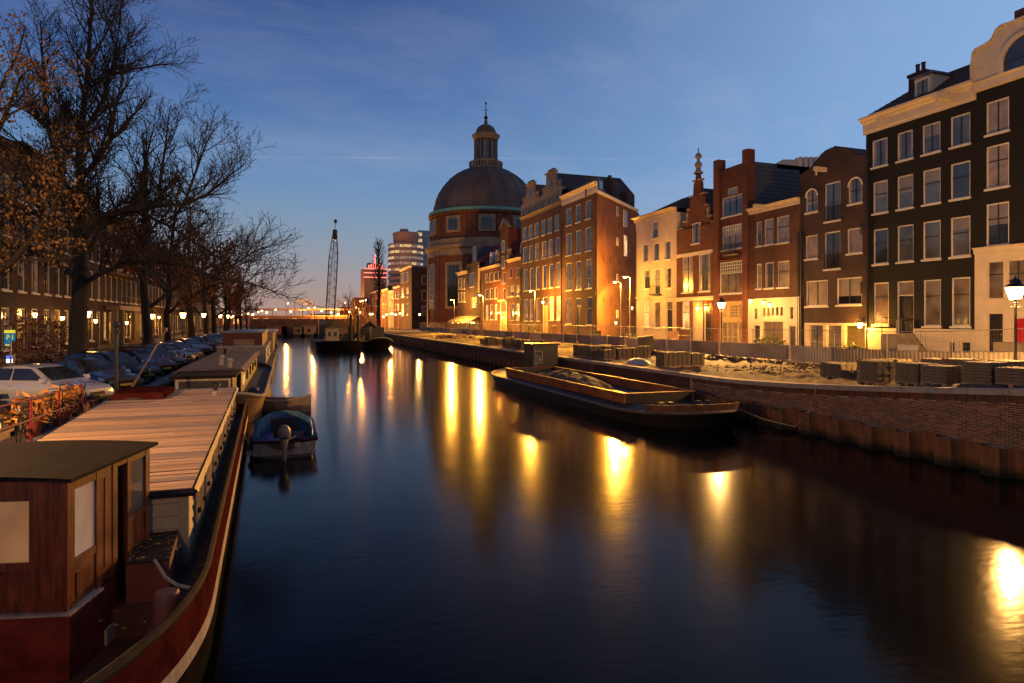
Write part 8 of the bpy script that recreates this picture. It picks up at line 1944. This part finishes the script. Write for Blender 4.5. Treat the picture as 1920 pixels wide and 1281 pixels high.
def np_mesh(name, V, F, m, parent=None, smooth=False, kind=None):
    me = bpy.data.meshes.new(name); nv, nf = len(V), len(F); me.vertices.add(nv); me.vertices.foreach_set('co', V.astype(np.float32).ravel())
    me.loops.add(nf*4); me.loops.foreach_set('vertex_index', F.astype(np.int32).ravel()); me.polygons.add(nf); me.polygons.foreach_set('loop_start', np.arange(0, nf*4, 4, dtype=np.int32))
    me.update(calc_edges=True); me.validate(); me.materials.append(m)
    if smooth: me.polygons.foreach_set('use_smooth', np.ones(nf, dtype=bool))
    o = bpy.data.objects.new(name, me); COL.objects.link(o)
    if parent is not None: adopt(o, parent)
    if kind: o['kind'] = kind
    return o
# ---- the big tree right of the left edge
s1 = Sk(5); T1Y = 30.9
def q_(px, py, dd=0.0): return on_y(px, py, T1Y + dd)
bs = q_(144, 716); bs.z = ZL - .1
tr_pts = [bs, q_(144, 700), q_(146, 620), q_(151, 545), q_(152, 500)]; tr_r = [.52, .42, .37, .35, .36]
s1.limb(tr_pts, tr_r)
LIMBS = [
 ([(152,505,0),(150,440,0),(154,380,.2),(149,300,.3),(154,230,.2),(163,150,0),(168,80,-.3),(172,10,-.5),(178,-50,-.6)], [.30,.25,.22,.19,.16,.12,.09,.06,.03]),
 ([(156,450,0),(190,405,-.6),(240,393,-1.4),(300,386,-2.2),(350,382,-3),(390,364,-3.6),(418,328,-4)], [.14,.125,.11,.09,.07,.05,.02]),
 ([(166,470,0),(186,432,-.4),(222,402,-.2),(255,396,.2),(320,425,.4),(380,465,.2),(440,500,0)], [.12,.11,.09,.075,.06,.04,.02]),
 ([(160,530,0),(185,515,-.5),(235,495,-1.3),(290,490,-2),(350,500,-3),(410,524,-4),(465,530,-5),(520,548,-5.5)], [.13,.12,.10,.085,.07,.05,.035,.015]),
 ([(142,520,0),(105,492,.3),(62,472,.2),(10,458,0),(-40,440,-.3)], [.16,.15,.12,.09,.05]),
 ([(149,400,.1),(118,335,1),(96,262,1.6),(84,190,2),(80,110,2.4),(76,40,2.6)], [.15,.13,.11,.09,.06,.03]),
 ([(150,340,.2),(185,296,-.8),(206,262,-1.4),(214,215,-1.8),(228,150,-2.2),(236,80,-2.4)], [.13,.12,.10,.08,.05,.03]),
 ([(152,260,.2),(192,190,-1),(215,110,-1.6),(225,40,-2),(228,-20,-2.2)], [.11,.09,.07,.05,.02]),
 ([(160,170,0),(205,140,-.8),(250,130,-1.4),(298,122,-1.8),(326,118,-2)], [.08,.07,.05,.035,.015]),
 ([(149,310,.2),(110,260,-.5),(60,215,-1),(10,180,-1.4)], [.11,.09,.06,.03]),
 ([(150,440,0),(100,410,-1),(50,395,-1.8),(0,380,-2.2)], [.11,.09,.06,.03]),
 ([(166,110,-.2),(195,70,.6),(215,30,1),(240,0,1.4)], [.06,.05,.03,.015]),
 ([(300,386,-2.2),(300,340,-2.5),(310,275,-2.7),(318,205,-2.8)], [.08,.07,.05,.02]),
 ([(345,382,-3),(366,325,-2.6),(384,275,-2.4),(402,240,-2.2)], [.07,.055,.04,.02]),
 ([(270,390,-1.8),(262,345,-2.2),(276,290,-2.6),(290,230,-3)], [.07,.055,.04,.02]),
 ([(390,364,-3.6),(424,335,-3.2),(455,310,-3)], [.05,.04,.015]),
 ([(410,524,-4),(440,495,-4.2),(480,470,-4.4),(525,455,-4.6)], [.05,.04,.03,.012]),
]
for L, r in LIMBS:
    pts = [q_(*p) for p in L]; s1.limb(pts, r); thick = r[0]
    s1.sprout(pts, r, 1, 3, 3.0 if thick > .10 else 2.5, 2.75, .0088, spread=.9, up=.22, start=.08)
t1 = thing('street_tree', tuple(bs), 'big leafless tree with a thick black trunk and last ochre leaves on the left bank', 'tree')
s1.build_lines('trunk', M_bark, t1, lambda l: l == 0); s1.build_lines('branches', M_twig, t1, lambda l: l > 0)
lx = lambda p: (Vector((p.x, p.y)) - Vector((bs.x, bs.y))).dot(Vector((CY, -SY)))
s1.leaves('leaves', M_oleaf1, t1, 6000, .055, lambda p: lx(p) < 1.6 and p.z < 14.5, .3)
# ---- the neighbour whose trunk stands just outside the left edge
def free_tree(seed, H, rtr, crown_w, maxl=3, dens=1.2, rmin=.011, nl=9, lean=(0, 0), fork=.28):
    s = Sk(seed); r = s.r; pts = [Vector((0, 0, -.1))]; rad = [rtr*1.25]
    n = 9
    for i in range(1, n+1):
        f = i/n; pts.append(Vector((lean[0]*f*f + r.gauss(0, .08), lean[1]*f*f + r.gauss(0, .08), H*.9*f))); rad.append(rtr*(1-f)**.8 + .03)
    s.limb(pts, rad); s.sprout(pts[int(n*fork):], rad[int(n*fork):], 2, maxl, 1.6, 1.2, rmin)
    for k in range(nl):
        f = fork + (.92-fork)*k/(nl-1); i = int(f*n); p = pts[min(i, n)]; a = k*2.4 + r.uniform(-.4, .4); L = crown_w*(1 - .55*(f-fork)/(1-fork))*r.uniform(.8, 1.15)
        d = Vector((math.cos(a), math.sin(a), .35 + .9*f)); pp_, rr_ = s.wander(p, d, L, rad[min(i, n)]*.55, .02, 6, 0, up=.10, jit=.14)
        s.sprout(pp_, rr_, 1, maxl, L*.36, dens, rmin, spread=.85, up=.15, start=.15)
    return s
s0 = free_tree(14, 15.5, .36, 6.2, 3, 2.0, .010, 12)
t0 = thing('street_tree', (0, 0, 0), 'ochre-leaved tree whose branches enter from the left edge', 'tree')
s0.build_lines('trunk', M_bark, t0, lambda l: l == 0); s0.build_lines('branches', M_twig, t0, lambda l: l > 0); s0.leaves('leaves', M_oleaf1, t0, 8500, .055, lambda p: p.z < 14.5, .3)
t0.location = (-10.4, 26.5, ZL)
# ---- the row beyond
s2 = free_tree(23, 13.5, .26, 5.6, 3, 1.8, .018, 12); s3 = free_tree(37, 13.0, .22, 5.4, 3, 1.8, .020, 11, lean=(.8, 0))
ta = thing('street_tree', (0, 0, 0), 'bare tree with forked trunk, second in the row on the left bank', 'tree', 'row of bare trees on the left bank')
s2.build_lines('trunk', M_bark, ta, lambda l: l == 0); s2.build_lines('branches', M_twig, ta, lambda l: l > 0); s2.leaves('leaves', M_rleaf, ta, 2200, .09, lambda p: p.z < 10, .3)
tb_ = thing('street_tree', (0, 0, 0), 'slim bare tree, third in the row on the left bank', 'tree', 'row of bare trees on the left bank')
s3.build_lines('trunk', M_bark, tb_, lambda l: l == 0); s3.build_lines('branches', M_twig, tb_, lambda l: l > 0); s3.leaves('leaves', M_rleaf, tb_, 1800, .09, lambda p: p.z < 10, .3)
rw = random.Random(6); ordn = ('fourth', 'fifth', 'sixth', 'seventh', 'eighth', 'ninth', 'tenth', 'eleventh')
ta.location = (-9.6, 52.4, ZL); ta.scale = (1.2, 1.2, 1.36); tb_.location = (-9.5, 61.3, ZL); tb_.scale = (1.15, 1.15, 1.32)
for k, (x, y, s_) in enumerate(((-9.4, 73.5, 1.28), (-9.2, 86, 1.22), (-9.4, 97, 1.22), (-9.0, 109, 1.15), (-9.3, 121, 1.15), (-9.0, 134, 1.1), (-9.2, 148, 1.05), (-8.6, 160, 1.0))):
    o = copy_tree((ta, tb_)[k % 2]); o.location = (x, y, ZL); o.rotation_euler = (0, 0, 1.3 + k*2.1); o.scale = (s_,)*3; o['label'] = f'bare street tree, {ordn[k]} in the row on the left bank'
# ---- poplar beside the crane barge and faint far trees
sp4 = Sk(51); pb = on_t(706, 600, 19.9); pts = [Vector((0, 0, -.1)), Vector((0, 0, 5)), Vector((.1, 0, 11)), Vector((0, 0, 16)), Vector((0, 0, 21))]; rad = [.5, .42, .30, .16, .05]
sp4.limb(pts, rad)
for k in range(60):
    z = 7.5 + 13*k/59; a = k*2.4; L = 3.6*(1-((z-11)/11)**2*.75) * sp4.r.uniform(.7, 1.1); p = Vector((0, 0, z)); pp_, rr_ = sp4.wander(p, Vector((math.cos(a)*.55, math.sin(a)*.55, .8)), L, .09, .03, 4, 1, up=.16, jit=.1); sp4.sprout(pp_, rr_, 2, 2, 1.5, 3.0, .035)
pop = thing('poplar_tree', (0, 0, 0), 'slim bare poplar standing by the crane barge left of the church', 'tree'); sp4.build_lines('trunk', M_bark, pop, lambda l: l == 0); sp4.build_lines('branches', M_twig, pop, lambda l: l > 0); pop.location = (20.4, pb[0], 1.5)
for k, (px, Yd, s_, lab) in enumerate(((652, 230, 1.15, 'bare tree right of the crane boom'), (664, 235, .95, 'smaller bare tree farther right of the crane boom'), (690, 215, .8, 'faint bare tree left of the poplar'))):
    o = copy_tree(tb_); q = on_y(px, 600, Yd); o.location = (q.x, q.y, 1.4); o.scale = (s_,)*3; o.rotation_euler = (0, 0, k*2.0); o['label'] = lab; o['group'] = 'bare trees beyond the crane'
# ---- russet hedge plants at the far left
shrub('shrub', -13.0, 40.5, ZL, 1.1, 3.2, 700, M_rleaf, 'tall russet shrub before the left houses, nearest the edge', 61, pot=False); shrub('shrub', -13.2, 45.3, ZL, 1.0, 3.0, 600, M_rleaf, 'tall russet shrub before the left houses, next to the stoop', 62, pot=False)
shrub('shrub', -6.3, 64.0, ZL, 1.0, 1.0, 220, M_oleaf1, 'lamp-lit yellow bush by the far parked cars', 63, pot=False); shrub('shrub', -6.3, 78.0, ZL, 1.2, 1.4, 240, M_oleaf1, 'orange bush at the quay edge near the far houseboats', 64, pot=False)
